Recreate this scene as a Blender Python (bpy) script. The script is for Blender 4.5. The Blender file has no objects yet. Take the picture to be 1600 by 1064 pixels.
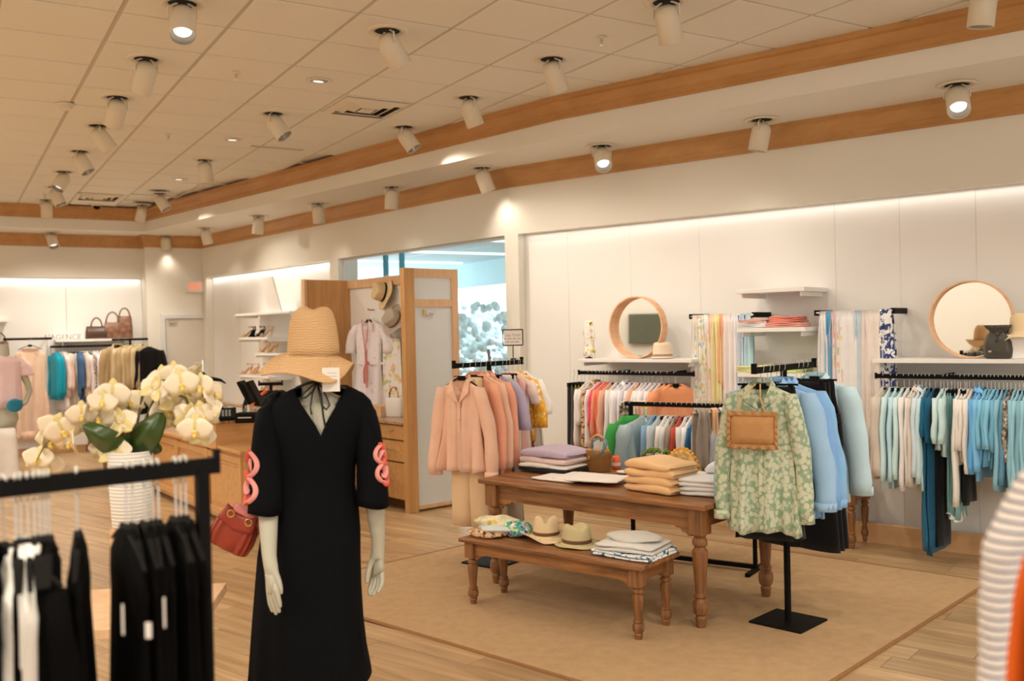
E_FRONT, E_LEFT, E_DAY, E_SPOT, SPOT_COL, E_COVE = 165., 250., 240., 42., (1, .90, .76), 3.
import bpy, math, random
import numpy as np
from mathutils import Vector, Matrix
sc = bpy.context.scene
PI = math.pi
# ---------------------------------------------------------------- camera
FPX, YAW, PITCH, ROLL, CAMH = 1485.82, 0.53951143, -0.00977688, -0.0211359, 1.75
cf = np.array([math.sin(YAW)*math.cos(PITCH), math.cos(YAW)*math.cos(PITCH), math.sin(PITCH)])
_r = np.array([math.cos(YAW), -math.sin(YAW), 0.]); _u = np.cross(_r, cf)
cr = _r*math.cos(ROLL)+_u*math.sin(ROLL); cu = -_r*math.sin(ROLL)+_u*math.cos(ROLL)
CP = np.array([0, 0, CAMH])
cam = bpy.data.cameras.new('camera'); camo = bpy.data.objects.new('camera', cam); sc.collection.objects.link(camo)
cam.sensor_width = 36; cam.lens = FPX/1600*36; cam.clip_end = 200; cam.clip_start = .05
camo.matrix_world = Matrix(((cr[0], cu[0], -cf[0], 0), (cr[1], cu[1], -cf[1], 0), (cr[2], cu[2], -cf[2], CAMH), (0, 0, 0, 1)))
cam.dof.use_dof = True; cam.dof.focus_distance = 5.3; cam.dof.aperture_fstop = 2.5
sc.camera = camo
sc.view_settings.view_transform = 'Standard'; sc.view_settings.look = 'None'
sc.view_settings.gamma = 1; sc.view_settings.use_curve_mapping = False
sc.view_settings.exposure = 0.38
# ---------------------------------------------------------------- world and big lights
w = bpy.data.worlds.new('sky'); sc.world = w; w.use_nodes = True
bg = w.node_tree.nodes['Background']; bg.inputs[0].default_value = (.82, .94, 1, 1); bg.inputs[1].default_value = 2.6
def area(name, loc, rot, sx, sy, e, col):
    l = bpy.data.lights.new(name, 'AREA'); l.shape = 'RECTANGLE'; l.size = sx; l.size_y = sy; l.energy = e; l.color = col
    o = bpy.data.objects.new(name, l); o.location = loc; o.rotation_euler = rot; sc.collection.objects.link(o); return o
# added fill lights, out of view: one behind the camera, one overhead at left
area('front_fill', (2.6, -3.6, 1.9), (math.radians(90), 0, math.radians(-15)), 8, 3.2, E_FRONT, (1, .95, .88))
area('left_fill', (-2.9, 6.5, 3.70), (0, 0, 0), 3, 12, E_LEFT, (1, .95, .86))
# ---------------------------------------------------------------- projection helpers
def ray(x, y): return cf + cr*(x-800)/FPX - cu*(y-532)/FPX
def onz(x, y, z=0.):
    d = ray(x, y); return CP + d*(z-CAMH)/d[2]
def onpl(x, y, p, n):
    d = ray(x, y); n = np.array([n[0], n[1], 0.]); p = np.array([p[0], p[1], 0.]); return CP + d*((p-CP)@n)/(d@n)
def atd(x, y, depth): return CP + ray(x, y)*depth
def proj(P):
    v = np.array(P, float)-CP; z = v@cf; return 800+FPX*(v@cr)/z, 532-FPX*(v@cu)/z
def zat(x, y, q):
    return onpl(x, y, q, (math.sin(YAW), math.cos(YAW)))[2]
def along(px, p0, p1):
    p0 = np.array(p0, float); p1 = np.array(p1, float); a, b = -2., 3.
    fa = proj(p0+(p1-p0)*0)[0] < proj(p1)[0]
    a, b = -.4, 1.6
    for _ in range(40):
        m = (a+b)/2; x = proj(p0+(p1-p0)*m)[0]
        if (x < px) == fa: a = m
        else: b = m
    return p0+(p1-p0)*m
AB = .34943774
nB = np.array([math.cos(AB), math.sin(AB), 0]); dB = np.array([-math.sin(AB), math.cos(AB), 0])
WBD = 7.70
def WB(s, d, z=0.): return nB*(WBD-d)+dB*s+np.array([0, 0, z])
PAB = np.array([5.097, 8.5]); PAF = np.array([3.76, 16.35])
dA = (PAF-PAB)/np.hypot(*(PAF-PAB)); nA = np.array([dA[1], -dA[0]])
def WA(t, d, z=0.):
    q = PAB+dA*t-nA*d; return np.array([q[0], q[1], z])
# ---------------------------------------------------------------- colour and material helpers
def lin(c): return tuple((v/12.92 if v <= .04045 else ((v+.055)/1.055)**2.4) for v in [k/255 for k in c])
def C(r, g, b):           # albedo from a colour seen in the warm light of the shop
    l = lin((r, g, b)); return tuple(min(.88, v/k) for v, k in zip(l, (.84, .79, .71)))
MATS = {}
def mat(key, col, rough=.6, metal=0, var=.06, vs=6., bump=0., bs=80., spec=.5, coat=0, sheen=0, emit=None, est=1., trans=0., stretch=(1, 1, 1), alpha=1., isl=0.):
    if key in MATS: return MATS[key]
    m = bpy.data.materials.new(key); m.use_nodes = True; nt = m.node_tree; b = nt.nodes['Principled BSDF']; MATS[key] = m
    b.inputs['Roughness'].default_value = rough; b.inputs['Metallic'].default_value = metal
    b.inputs['Specular IOR Level'].default_value = spec; b.inputs['Coat Weight'].default_value = coat
    if sheen: b.inputs['Sheen Weight'].default_value = sheen
    if trans: b.inputs['Transmission Weight'].default_value = trans
    if alpha < 1: b.inputs['Alpha'].default_value = alpha
    b.inputs['Base Color'].default_value = (*col, 1)
    if emit: b.inputs['Emission Color'].default_value = (*emit, 1); b.inputs['Emission Strength'].default_value = est
    if var or bump:
        tc = nt.nodes.new('ShaderNodeTexCoord'); mp = nt.nodes.new('ShaderNodeMapping'); mp.inputs['Scale'].default_value = stretch
        nt.links.new(tc.outputs['Object'], mp.inputs[0])
    if var:
        n = nt.nodes.new('ShaderNodeTexNoise'); n.inputs['Scale'].default_value = vs; n.inputs['Detail'].default_value = 4
        nt.links.new(mp.outputs[0], n.inputs['Vector'])
        mx = nt.nodes.new('ShaderNodeMix'); mx.data_type = 'RGBA'
        mx.inputs[6].default_value = (*[v*(1-var*1.6) for v in col], 1); mx.inputs[7].default_value = (*[min(.95, v*(1+var*1.6)) for v in col], 1)
        nt.links.new(n.outputs['Fac'], mx.inputs[0]); out = mx.outputs[2]
        if isl:
            oi = nt.nodes.new('ShaderNodeObjectInfo'); g = nt.nodes.new('ShaderNodeNewGeometry'); ad = nt.nodes.new('ShaderNodeMath'); ad.operation = 'ADD'
            nt.links.new(oi.outputs['Random'], ad.inputs[0]); nt.links.new(g.outputs['Random Per Island'], ad.inputs[1])
            fr = nt.nodes.new('ShaderNodeMath'); fr.operation = 'FRACT'; nt.links.new(ad.outputs[0], fr.inputs[0])
            mr = nt.nodes.new('ShaderNodeMapRange'); mr.inputs[3].default_value = 1-isl; mr.inputs[4].default_value = 1+isl
            nt.links.new(fr.outputs[0], mr.inputs[0]); hs = nt.nodes.new('ShaderNodeHueSaturation')
            nt.links.new(mr.outputs[0], hs.inputs['Value']); nt.links.new(out, hs.inputs['Color']); out = hs.outputs[0]
            va = nt.nodes.new('ShaderNodeVectorMath'); va.operation = 'ADD'; nt.links.new(mp.outputs[0], va.inputs[0])
            sc_ = nt.nodes.new('ShaderNodeMath'); sc_.operation = 'MULTIPLY'; sc_.inputs[1].default_value = 37.
            nt.links.new(fr.outputs[0], sc_.inputs[0]); nt.links.new(sc_.outputs[0], va.inputs[1]); nt.links.new(va.outputs[0], n.inputs['Vector'])
        nt.links.new(out, b.inputs['Base Color'])
    if bump:
        n2 = nt.nodes.new('ShaderNodeTexNoise'); n2.inputs['Scale'].default_value = bs; n2.inputs['Detail'].default_value = 3
        nt.links.new(mp.outputs[0], n2.inputs['Vector']); bp = nt.nodes.new('ShaderNodeBump'); bp.inputs['Strength'].default_value = bump
        bp.inputs['Distance'].default_value = .01
        nt.links.new(n2.outputs['Fac'], bp.inputs['Height']); nt.links.new(bp.outputs[0], b.inputs['Normal'])
    return m
def fab(r, g, b, var=.05): return mat('cloth_%d_%d_%d' % (r, g, b), C(r, g, b), .9, var=var, vs=9, bump=.25, bs=220, spec=.15, sheen=.15)
def ramp_mat(key, kind, scale, stops, rough=.85, stretch=(1, 1, 1), dist=0., const=True, bump=.15, spec=.2, noise=0.):
    if key in MATS: return MATS[key]
    m = bpy.data.materials.new(key); m.use_nodes = True; nt = m.node_tree; b = nt.nodes['Principled BSDF']; MATS[key] = m
    b.inputs['Roughness'].default_value = rough; b.inputs['Specular IOR Level'].default_value = spec
    tc = nt.nodes.new('ShaderNodeTexCoord'); mp = nt.nodes.new('ShaderNodeMapping'); mp.inputs['Scale'].default_value = stretch
    nt.links.new(tc.outputs['Object'], mp.inputs[0]); vec = mp.outputs[0]
    if noise:
        n = nt.nodes.new('ShaderNodeTexNoise'); n.inputs['Scale'].default_value = scale*.6; nt.links.new(vec, n.inputs['Vector'])
        mm = nt.nodes.new('ShaderNodeMix'); mm.data_type = 'VECTOR'; mm.inputs[0].default_value = noise
        nt.links.new(vec, mm.inputs[4]); nt.links.new(n.outputs['Color'], mm.inputs[5]); vec = mm.outputs[1]
    if kind == 'voro': t = nt.nodes.new('ShaderNodeTexVoronoi'); o = t.outputs['Distance']
    elif kind == 'cell': t = nt.nodes.new('ShaderNodeTexVoronoi'); o = t.outputs['Color']
    elif kind == 'wave':
        t = nt.nodes.new('ShaderNodeTexWave'); t.bands_direction = 'Z'; t.inputs['Distortion'].default_value = dist; o = t.outputs['Fac']
    elif kind == 'wavex':
        t = nt.nodes.new('ShaderNodeTexWave'); t.bands_direction = 'X'; t.inputs['Distortion'].default_value = dist; o = t.outputs['Fac']
    else: t = nt.nodes.new('ShaderNodeTexNoise'); t.inputs['Detail'].default_value = 3; o = t.outputs['Fac']
    t.inputs['Scale'].default_value = scale; nt.links.new(vec, t.inputs['Vector'])
    rp = nt.nodes.new('ShaderNodeValToRGB'); rp.color_ramp.interpolation = 'CONSTANT' if const else 'LINEAR'
    if kind == 'cell':
        sp = nt.nodes.new('ShaderNodeSeparateColor'); nt.links.new(o, sp.inputs[0]); o = sp.outputs[0]
    nt.links.new(o, rp.inputs[0])
    e = rp.color_ramp.elements
    while len(e) < len(stops): e.new(.5)
    for k, (p, c) in enumerate(stops): e[k].position = p; e[k].color = (*C(*c), 1)
    nt.links.new(rp.outputs[0], b.inputs['Base Color'])
    if bump:
        bp = nt.nodes.new('ShaderNodeBump'); bp.inputs['Strength'].default_value = bump; bp.inputs['Distance'].default_value = .005
        nt.links.new(o, bp.inputs['Height']); nt.links.new(bp.outputs[0], b.inputs['Normal'])
    return m
def wood(key, c1, c2, rough=.45, scale=2.2, axis='x', ring=5., isl=0., bump=.1):
    """long-grained wood: noise stretched along the grain"""
    if key in MATS: return MATS[key]
    m = bpy.data.materials.new(key); m.use_nodes = True; nt = m.node_tree; b = nt.nodes['Principled BSDF']; MATS[key] = m
    b.inputs['Roughness'].default_value = rough
    tc = nt.nodes.new('ShaderNodeTexCoord'); mp = nt.nodes.new('ShaderNodeMapping')
    s = {'x': (.6, 8, 8), 'y': (8, .6, 8), 'z': (8, 8, .6)}[axis]; mp.inputs['Scale'].default_value = s
    nt.links.new(tc.outputs['Object'], mp.inputs[0]); vec = mp.outputs[0]
    if isl:
        oi = nt.nodes.new('ShaderNodeObjectInfo'); g = nt.nodes.new('ShaderNodeNewGeometry'); ad = nt.nodes.new('ShaderNodeMath'); ad.operation = 'ADD'
        nt.links.new(oi.outputs['Random'], ad.inputs[0]); nt.links.new(g.outputs['Random Per Island'], ad.inputs[1])
        fr = nt.nodes.new('ShaderNodeMath'); fr.operation = 'FRACT'; nt.links.new(ad.outputs[0], fr.inputs[0])
        sc_ = nt.nodes.new('ShaderNodeMath'); sc_.operation = 'MULTIPLY'; sc_.inputs[1].default_value = 53.
        nt.links.new(fr.outputs[0], sc_.inputs[0]); va = nt.nodes.new('ShaderNodeVectorMath'); va.operation = 'ADD'
        nt.links.new(vec, va.inputs[0]); nt.links.new(sc_.outputs[0], va.inputs[1]); vec = va.outputs[0]
    n = nt.nodes.new('ShaderNodeTexNoise'); n.inputs['Scale'].default_value = scale; n.inputs['Detail'].default_value = 6; n.inputs['Roughness'].default_value = .65
    n.inputs['Distortion'].default_value = .4
    nt.links.new(vec, n.inputs['Vector'])
    rp = nt.nodes.new('ShaderNodeValToRGB'); e = rp.color_ramp.elements; e[0].position = .34; e[1].position = .68
    e[0].color = (*C(*c1), 1); e[1].color = (*C(*c2), 1)
    nt.links.new(n.outputs['Fac'], rp.inputs[0]); out = rp.outputs[0]
    if isl:
        mr = nt.nodes.new('ShaderNodeMapRange'); mr.inputs[3].default_value = 1-isl; mr.inputs[4].default_value = 1+isl
        nt.links.new(fr.outputs[0], mr.inputs[0]); hs = nt.nodes.new('ShaderNodeHueSaturation')
        nt.links.new(mr.outputs[0], hs.inputs['Value']); nt.links.new(out, hs.inputs['Color']); out = hs.outputs[0]
    nt.links.new(out, b.inputs['Base Color'])
    bp = nt.nodes.new('ShaderNodeBump'); bp.inputs['Strength'].default_value = bump; bp.inputs['Distance'].default_value = .004
    nt.links.new(n.outputs['Fac'], bp.inputs['Height']); nt.links.new(bp.outputs[0], b.inputs['Normal'])
    return m
# ---------------------------------------------------------------- mesh helpers
class MB:
    def __init__(s): s.v = []; s.f = []
    def add(s, vs, fs):
        o = len(s.v); s.v += [tuple(map(float, p)) for p in vs]; s.f += [tuple(i+o for i in f) for f in fs]; return s
    def box(s, cx, cy, cz, sx, sy, sz, rz=0.):
        c, n = math.cos(rz), math.sin(rz); vs = []
        for dz in (-.5, .5):
            for dx, dy in ((-.5, -.5), (.5, -.5), (.5, .5), (-.5, .5)):
                x, y = dx*sx, dy*sy; vs.append((cx+x*c-y*n, cy+x*n+y*c, cz+dz*sz))
        return s.add(vs, [(3, 2, 1, 0), (4, 5, 6, 7), (0, 1, 5, 4), (1, 2, 6, 5), (2, 3, 7, 6), (3, 0, 4, 7)])
    def prism(s, poly, z0, z1):
        n = len(poly); vs = [(x, y, z0) for x, y in poly]+[(x, y, z1) for x, y in poly]
        return s.add(vs, [tuple(range(n))[::-1], tuple(range(n, 2*n))]+[(i, (i+1) % n, n+(i+1) % n, n+i) for i in range(n)])
    def loft(s, rings, closed=True, cap=True):
        n = len(rings[0]); vs = [p for r in rings for p in r]; fs = []
        for k in range(len(rings)-1):
            for i in range(n if closed else n-1):
                j = (i+1) % n; fs.append((k*n+i, k*n+j, (k+1)*n+j, (k+1)*n+i))
        if cap and closed: fs.append(tuple(range(n))[::-1]); fs.append(tuple((len(rings)-1)*n+i for i in range(n)))
        return s.add(vs, fs)
    def lathe(s, prof, c=(0, 0, 0), n=16, sx=1., sy=1., cap=True):
        return s.loft([[(c[0]+r*sx*math.cos(2*PI*i/n), c[1]+r*sy*math.sin(2*PI*i/n), c[2]+z) for i in range(n)] for r, z in prof], True, cap)
    def tube(s, pts, r, n=8, cap=True, flat=1.):
        pts = [Vector(p) for p in pts]; rings = []; R = r if hasattr(r, '__len__') else [r]*len(pts)
        up = None
        for k, p in enumerate(pts):
            t = (pts[min(k+1, len(pts)-1)]-pts[max(k-1, 0)]).normalized()
            if up is None: up = Vector((0, 0, 1)) if abs(t.z) < .9 else Vector((1, 0, 0))
            a = t.cross(up)
            if a.length < 1e-4: a = t.cross(Vector((0, 1, 0)))
            a.normalize(); b = a.cross(t).normalized(); up = b
            rings.append([tuple(p+a*R[k]*math.cos(2*PI*i/n)+b*R[k]*flat*math.sin(2*PI*i/n)) for i in range(n)])
        return s.loft(rings, True, cap)
    def sphere(s, c, r, n=12, m=8, sx=1, sy=1, sz=1):
        prof = [(max(1e-4, math.sin(PI*k/m))*r, -math.cos(PI*k/m)*r*sz) for k in range(m+1)]
        return s.lathe(prof, c, n, sx, sy)
    def grid(s, fn, nu, nv):
        vs = [fn(i/nu, j/nv) for j in range(nv+1) for i in range(nu+1)]
        return s.add(vs, [(j*(nu+1)+i, j*(nu+1)+i+1, (j+1)*(nu+1)+i+1, (j+1)*(nu+1)+i) for j in range(nv) for i in range(nu)])
    def xf(s, M):
        s.v = [tuple(M @ Vector(p)) for p in s.v]; return s
def obj(name, mb, m, parent=None, smooth=False, bevel=0., world=False, solid=0., sub=0, share=None):
    if share is not None: me = share
    else:
        me = bpy.data.meshes.new(name); me.from_pydata(mb.v, [], mb.f); me.validate(); me.update()
        me.materials.append(m)
        if smooth:
            for p in me.polygons: p.use_smooth = True
    o = bpy.data.objects.new(name, me); sc.collection.objects.link(o)
    if parent is not None:
        o.parent = parent
        if world: o.matrix_parent_inverse = lm(parent).inverted()
    if bevel:
        b = o.modifiers.new('bevel', 'BEVEL'); b.width = bevel; b.segments = 2; b.limit_method = 'ANGLE'; b.angle_limit = .6
    if solid: b = o.modifiers.new('solid', 'SOLIDIFY'); b.thickness = solid; b.offset = 0
    if sub: b = o.modifiers.new('sub', 'SUBSURF'); b.levels = sub; b.render_levels = sub
    return o
def lm(o):
    return Matrix.Translation(o.location) @ o.rotation_euler.to_matrix().to_4x4()
def tag(o, label, cat, group=None):
    o['label'] = label; o['category'] = cat
    if group: o['group'] = group
    return o
def thing(name, label, cat, loc=(0, 0, 0), rz=0., group=None, rot=None):
    o = bpy.data.objects.new(name, None); sc.collection.objects.link(o); o.empty_display_size = .1
    o.location = [float(v) for v in loc]; o.rotation_euler = rot if rot else (0, 0, rz); return tag(o, label, cat, group)
def struct(name, mb=None, m=None, smooth=False, bevel=0.):
    if mb is None:
        o = bpy.data.objects.new(name, None); sc.collection.objects.link(o)
    else: o = obj(name, mb, m, smooth=smooth, bevel=bevel)
    o['kind'] = 'structure'; return o
def text(s, size, m, parent, loc, rot, ext=.002, name='lettering', align='CENTER', font_scale_x=1., sp=1.):
    cu_ = bpy.data.curves.new(name, 'FONT'); cu_.body = s; cu_.size = size; cu_.extrude = ext; cu_.align_x = align; cu_.align_y = 'CENTER'; cu_.space_character = sp
    cu_.materials.append(m); o = bpy.data.objects.new(name, cu_); sc.collection.objects.link(o)
    me = bpy.data.meshes.new_from_object(o.evaluated_get(bpy.context.evaluated_depsgraph_get())); bpy.data.objects.remove(o); o = bpy.data.objects.new(name, me); sc.collection.objects.link(o); o.parent = parent
    o.location = loc; o.rotation_euler = rot; o.scale = (font_scale_x, 1, 1); return o
ORD = ['first', 'second', 'third', 'fourth', 'fifth', 'sixth', 'seventh', 'eighth', 'ninth', 'tenth', 'eleventh', 'twelfth', 'thirteenth', 'fourteenth', 'fifteenth', 'sixteenth', 'seventeenth', 'eighteenth', 'nineteenth', 'twentieth']
ORD += ['twenty-'+k for k in ORD[:9]]+['thirtieth']+['thirty-'+k for k in ORD[:9]]+['fortieth']+['forty-'+k for k in ORD[:9]]
# ---------------------------------------------------------------- common materials
M_WHITE = mat('white_panel', (.86, .84, .81), .55, var=.012, vs=2)
M_PAINT = mat('cream_paint', (.80, .765, .68), .7, var=.015, vs=2)
M_SOFF = mat('soffit_paint', (.80, .765, .68), .7, var=.01, vs=2)
M_TILE = mat('ceiling_tile', (.80, .765, .67), .9, var=.02, vs=30, bump=.15, bs=300, isl=.012)
M_TBAR = mat('tbar', (.56, .50, .40), .6, var=0)
M_TRIM = wood('trim_wood', (166, 116, 62), (184, 134, 78), .4, scale=.8, axis='y', bump=.02)
M_BASE = wood('base_wood', (190, 144, 96), (206, 162, 114), .45, scale=.8, axis='y', bump=.02)
M_FLOOR = wood('floor_wood', (146, 114, 76), (190, 154, 110), .32, scale=1.6, axis='x', isl=.10, bump=.02)
M_HONEY = wood('honey_wood', (178, 128, 74), (198, 148, 92), .4, axis='z', bump=.03)
M_HONEYH = wood('honey_wood_flat', (178, 128, 74), (198, 148, 92), .4, axis='x', bump=.03)
M_PALEW = wood('pale_wood', (196, 154, 112), (214, 174, 132), .45, axis='z', bump=.03)
M_OLD = wood('old_table_wood', (96, 58, 28), (160, 106, 58), .42, scale=3, axis='y', bump=.15)
M_OLDL = wood('old_leg_wood', (92, 56, 28), (150, 100, 56), .45, scale=3, axis='z', bump=.15)
M_BLACK = mat('black_metal', (.005, .0042, .0038), .6, var=0, spec=.12)
M_BPLAS = mat('black_plastic', (.004, .0036, .0032), .6, var=0, spec=.12)
M_CHROME = mat('chrome', (.75, .72, .66), .22, metal=1, var=0)
M_HOOK = mat('hook_metal', (.62, .60, .56), .35, metal=.5, var=0)
M_FIX = mat('fixture_cream', (.74, .66, .52), .45, var=0)
M_FIXIN = mat('fixture_inside', (.30, .27, .22), .3, metal=.6, var=0)
M_HOLE = mat('dark_hole', (.01, .008, .006), .8, var=0)
M_LAMP = mat('lamp_glow', (.9, .9, .9), .5, var=0, emit=(1, .93, .85), est=.85)
M_RUG = mat('jute_rug', C(186, 150, 108), .95, var=.10, vs=14, bump=.6, bs=420, spec=.1)
M_RUGE = mat('rug_binding', C(140, 98, 56), .9, var=.1, vs=40)
# ================================================================ STRUCTURE
# floor: sub-base and planks running along the long wall
flo = struct('floor', MB().box(2, 7, -.03, 20, 24, .05), mat('subfloor', C(120, 84, 52), .8, var=0))
random.seed(5)
PL, PW = 1.30, .20
corn = [(1.886, 6.47), (4.912, 7.19), (5.973, 3.82), (2.94, 2.98)]
def inpoly(x, y, P):
    s = 0
    for i in range(len(P)):
        a, b = P[i], P[(i+1) % len(P)]; c = (b[0]-a[0])*(y-a[1])-(b[1]-a[1])*(x-a[0])
        if c > 0: return False
    return True
pk = MB().box(0, 0, -.002, PL-.003, PW-.003, .004); plank_me = None
planks = []; rest = MB()
for r in range(-5, 62):
    off = random.random()*PL
    for q in range(-4, 18):
        s_ = q*PL+off-2; dd = r*PW
        c = nB*(WBD-.1-dd)+dB*s_
        if c[1] < .4 or c[1] > 17 or c[0] < -5.5 or c[0] > 9.5 or (c-CP)@cf < .8: continue
        if inpoly(c[0], c[1], corn) and all(inpoly(*(c+dB*e)[:2], corn) for e in (-.66, .66)): continue
        px, py = proj((c[0], c[1], 0)); vis = -120 < px < 1720 and py < 1130
        planks.append((not vis, float((c-CP)@cf), c))
planks.sort(key=lambda t: (t[0], t[1]))
for k, (nv, dist, c) in enumerate(planks):
    if k < 290 and not nv:
        o = obj('floor_plank', pk, M_FLOOR, flo) if plank_me is None else obj('floor_plank', None, None, flo, share=plank_me)
        plank_me = o.data; o.location = (c[0], c[1], 0); o.rotation_euler = (0, 0, AB+PI/2)
    else: rest.box(c[0], c[1], -.002, PL-.003, PW-.003, .004, AB+PI/2)
o = obj('floor_planks_beyond', rest, M_FLOOR, flo); o['kind'] = 'stuff'

# walls
def seg(mb, a, b, z0, z1, t=.15, side=1):
    """wall slab from a to b, thickness t away from the room (to the right of a->b when side=1)"""
    a = np.array(a[:2]); b = np.array(b[:2]); d = (b-a)/np.hypot(*(b-a)); n = np.array([d[1], -d[0]])*side*t
    poly = [tuple(a), tuple(b), tuple(b+n), tuple(a+n)]
    if side > 0: poly = poly[::-1]
    return mb.prism(poly, z0, z1)
ZN, ZC = 2.755, 3.80
S_K = float(np.array([*PAB, 0]) @ dB)      # s of the bend on wall B
S_N = float(WBD*0+onpl(812, 500, nB*WBD, nB)@dB)
S_E = -4.0
wr = MB(); seg(wr, WB(S_E, 0), WB(S_K, 0), ZN, ZC, .3); seg(wr, WB(S_N, 0), WB(S_K, 0), 0, ZN, .3)
seg(wr, WB(S_E, -.12), WB(S_N, -.12), 0, ZN, .18)
W_R = struct('wall_right', wr, M_PAINT)
# white wall panels with slotted uprights at the joints
js = [S_N-.004]
for px in (880, 1087, 1300, 1402, 1522): js.append(float(onpl(px, 540, nB*WBD, nB)@dB))
js = [S_N-.002, js[1], (js[1]+js[2])/2, js[2], js[3], js[4], js[5]]
while js[-1] > S_E+1: js.append(js[-1]-.95)
for a, b in zip(js[:-1], js[1:]):
    p, q = WB(b+.006, -.115), WB(a-.006, -.115); m = (p+q)/2
    obj('wall_panel', MB().box(m[0], m[1], ZN/2, np.hypot(*(p-q)[:2])+.010, .012, ZN-.002, AB+PI/2), M_WHITE, W_R)
M_SLOT = mat('upright_slot', C(216, 208, 196), .4, var=0)
for a in js[1:-1]:
    m = WB(a, -.110); obj('slotted_upright', MB().box(m[0], m[1], 1.25, .010, .008, 1.9, AB+PI/2), M_SLOT, W_R)
# wall A (with the tall window)
def tA(px, z=2.0):
    return float((onpl(px, 450, PAB, nA)[:2]-PAB)@dA)
T0, T1, T2, T3, TEND = tA(790), tA(529), tA(516), tA(322), float(np.hypot(*(PAF-PAB)))
T1 = tA(529)
wa = MB(); seg(wa, WA(0, 0), WA(TEND, 0), ZN, ZC, .3); seg(wa, WA(0, 0), WA(T0, 0), 0, ZN, .3)
seg(wa, WA(T1, 0), WA(T2, 0), 0, ZN, .3); seg(wa, WA(T2, -.12), WA(T3, -.12), 0, ZN, .18); seg(wa, WA(T3, 0), WA(TEND, 0), 0, ZN, .3)
W_A = struct('wall_right_rear', wa, M_PAINT)
ts = np.linspace(T2, T3, 5)
for a, b in zip(ts[:-1], ts[1:]):
    p, q = WA(a+.006, -.115), WA(b-.006, -.115); m = (p+q)/2; r = math.atan2(dA[1], dA[0])
    obj('wall_panel', MB().box(m[0], m[1], ZN/2, abs(b-a)-.012, .012, ZN-.002, r), M_WHITE, W_A)
# window 1: glazing bars and panes
rA = math.atan2(dA[1], dA[0])
M_TEAL = mat('teal_mullion', C(60, 140, 160), .4, var=0)
M_PALEF = mat('window_frame_paint', C(205, 200, 190), .4, var=0)
M_GLASS = mat('clear_glass', (.95, 1, 1), .02, var=0, trans=1.); 
_b = M_GLASS.node_tree.nodes['Principled BSDF']; _b.inputs['IOR'].default_value = 1.02
win = struct('window_1')
wf = MB()
for z in (.05, ZN-.012): m = (WA(T0, -.10)+WA(T1, -.10))/2; wf.box(m[0], m[1], z, T1-T0, .05, .05 if z < 1 else .02, rA)
for t in (T0+.012, T1-.012): m = WA(t, -.10); wf.box(m[0], m[1], ZN/2, .022, .05, ZN, rA)
obj('window_frame', wf, M_PALEF, win, world=False)
tt = [T0+.02, tA(640), tA(592), T1-.02]
for a, b in zip(tt[:-1], tt[1:]):
    m = (WA(a, -.12)+WA(b, -.12))/2; obj('window_pane', MB().box(m[0], m[1], 1.38, abs(b-a)-.01, .006, 2.6, rA), M_GLASS, win)
for px in (592, 617):
    m = WA(tA(px), -.11); obj('glazing_bar', MB().box(m[0], m[1], ZN/2, .05, .05, ZN, rA), M_TEAL, win)
# cove lamps hidden in the recess above the white panels
def cove(name, p, q, z, e):
    m = (np.array(p)+np.array(q))/2; d = np.array(q)-np.array(p); area(name, (m[0], m[1], z), (0, 0, math.atan2(d[1], d[0])), float(np.hypot(*d[:2])), .05, e, (1, .96, .88))
cove('cove_lamp', WB(S_N-.05, -.06), WB(-1.0, -.06), ZN-.012, E_COVE*1.0)
cove('cove_lamp', WA(T2+.05, -.06), WA(T3-.05, -.06), ZN-.012, E_COVE*1.3)
# far walls
YE, YL = 16.35, 16.65
XJ = float(onpl(228, 430, (0, YE), (0, 1))[0])
wb = MB()
wb.prism([(XJ, YE), (PAF[0], YE), (PAF[0]+.6, YE), (PAF[0]+.6, YE+.8), (XJ, YE+.8)], 0, ZC)
W_E = struct('wall_back', wb, M_PAINT)
wl = MB(); wl.prism([(-5.2, YL), (XJ, YL), (XJ, YL+.2), (-5.2, YL+.2)], ZN, ZC); wl.prism([(-5.2, YL+.12), (XJ, YL+.12), (XJ, YL+.2), (-5.2, YL+.2)], 0, ZN)
W_L = struct('wall_back_left', wl, M_PAINT)
xs = [XJ-.003-k*1.15 for k in range(6)]
for a, b in zip(xs[:-1], xs[1:]):
    obj('wall_panel', MB().box((a+b)/2, YL+.112, ZN/2, abs(a-b)-.012, .012, ZN-.002), M_WHITE, W_L)
struct('wall_left', MB().box(-5.1, 6.3, 1.9, .2, 20.8, 3.8), M_PAINT)
struct('wall_front', MB().box(2.5, -4.1, 1.9, 15.5, .2, 3.8), M_PAINT)
# baseboards
def strip(name, pts, z0, z1, t, m, prof=None):
    """moulding swept along a plan polyline; profile is (offset into the room, z) pairs; the room lies left of the path"""
    P = [np.array(p[:2], float) for p in pts]; prof = prof or [(0, z0), (t, z0), (t, z1-.012), (t*.5, z1), (0, z1)]
    rings = []
    for k, p in enumerate(P):
        ds = []
        if k > 0: d = P[k]-P[k-1]; ds.append(d/np.hypot(*d))
        if k < len(P)-1: d = P[k+1]-P[k]; ds.append(d/np.hypot(*d))
        ns = [np.array([-d[1], d[0]]) for d in ds]
        n = ns[0] if len(ns) == 1 else (ns[0]+ns[1])/(1+ns[0]@ns[1])
        rings.append([(p[0]+n[0]*o, p[1]+n[1]*o, z) for o, z in prof])
    return struct(name, MB().loft(rings, True, True), m)
cove('cove_lamp', (XJ-.05, YL+.06), (-2., YL+.06), ZN-.012, E_COVE*1.8)
strip('baseboard_right', [WB(S_E, 0), WB(S_K, 0), WA(T0, 0)], 0, .16, .018, M_BASE)
strip('baseboard_right_rear', [WA(T1, 0), WA(TEND, 0)], 0, .16, .018, M_BASE)
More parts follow.
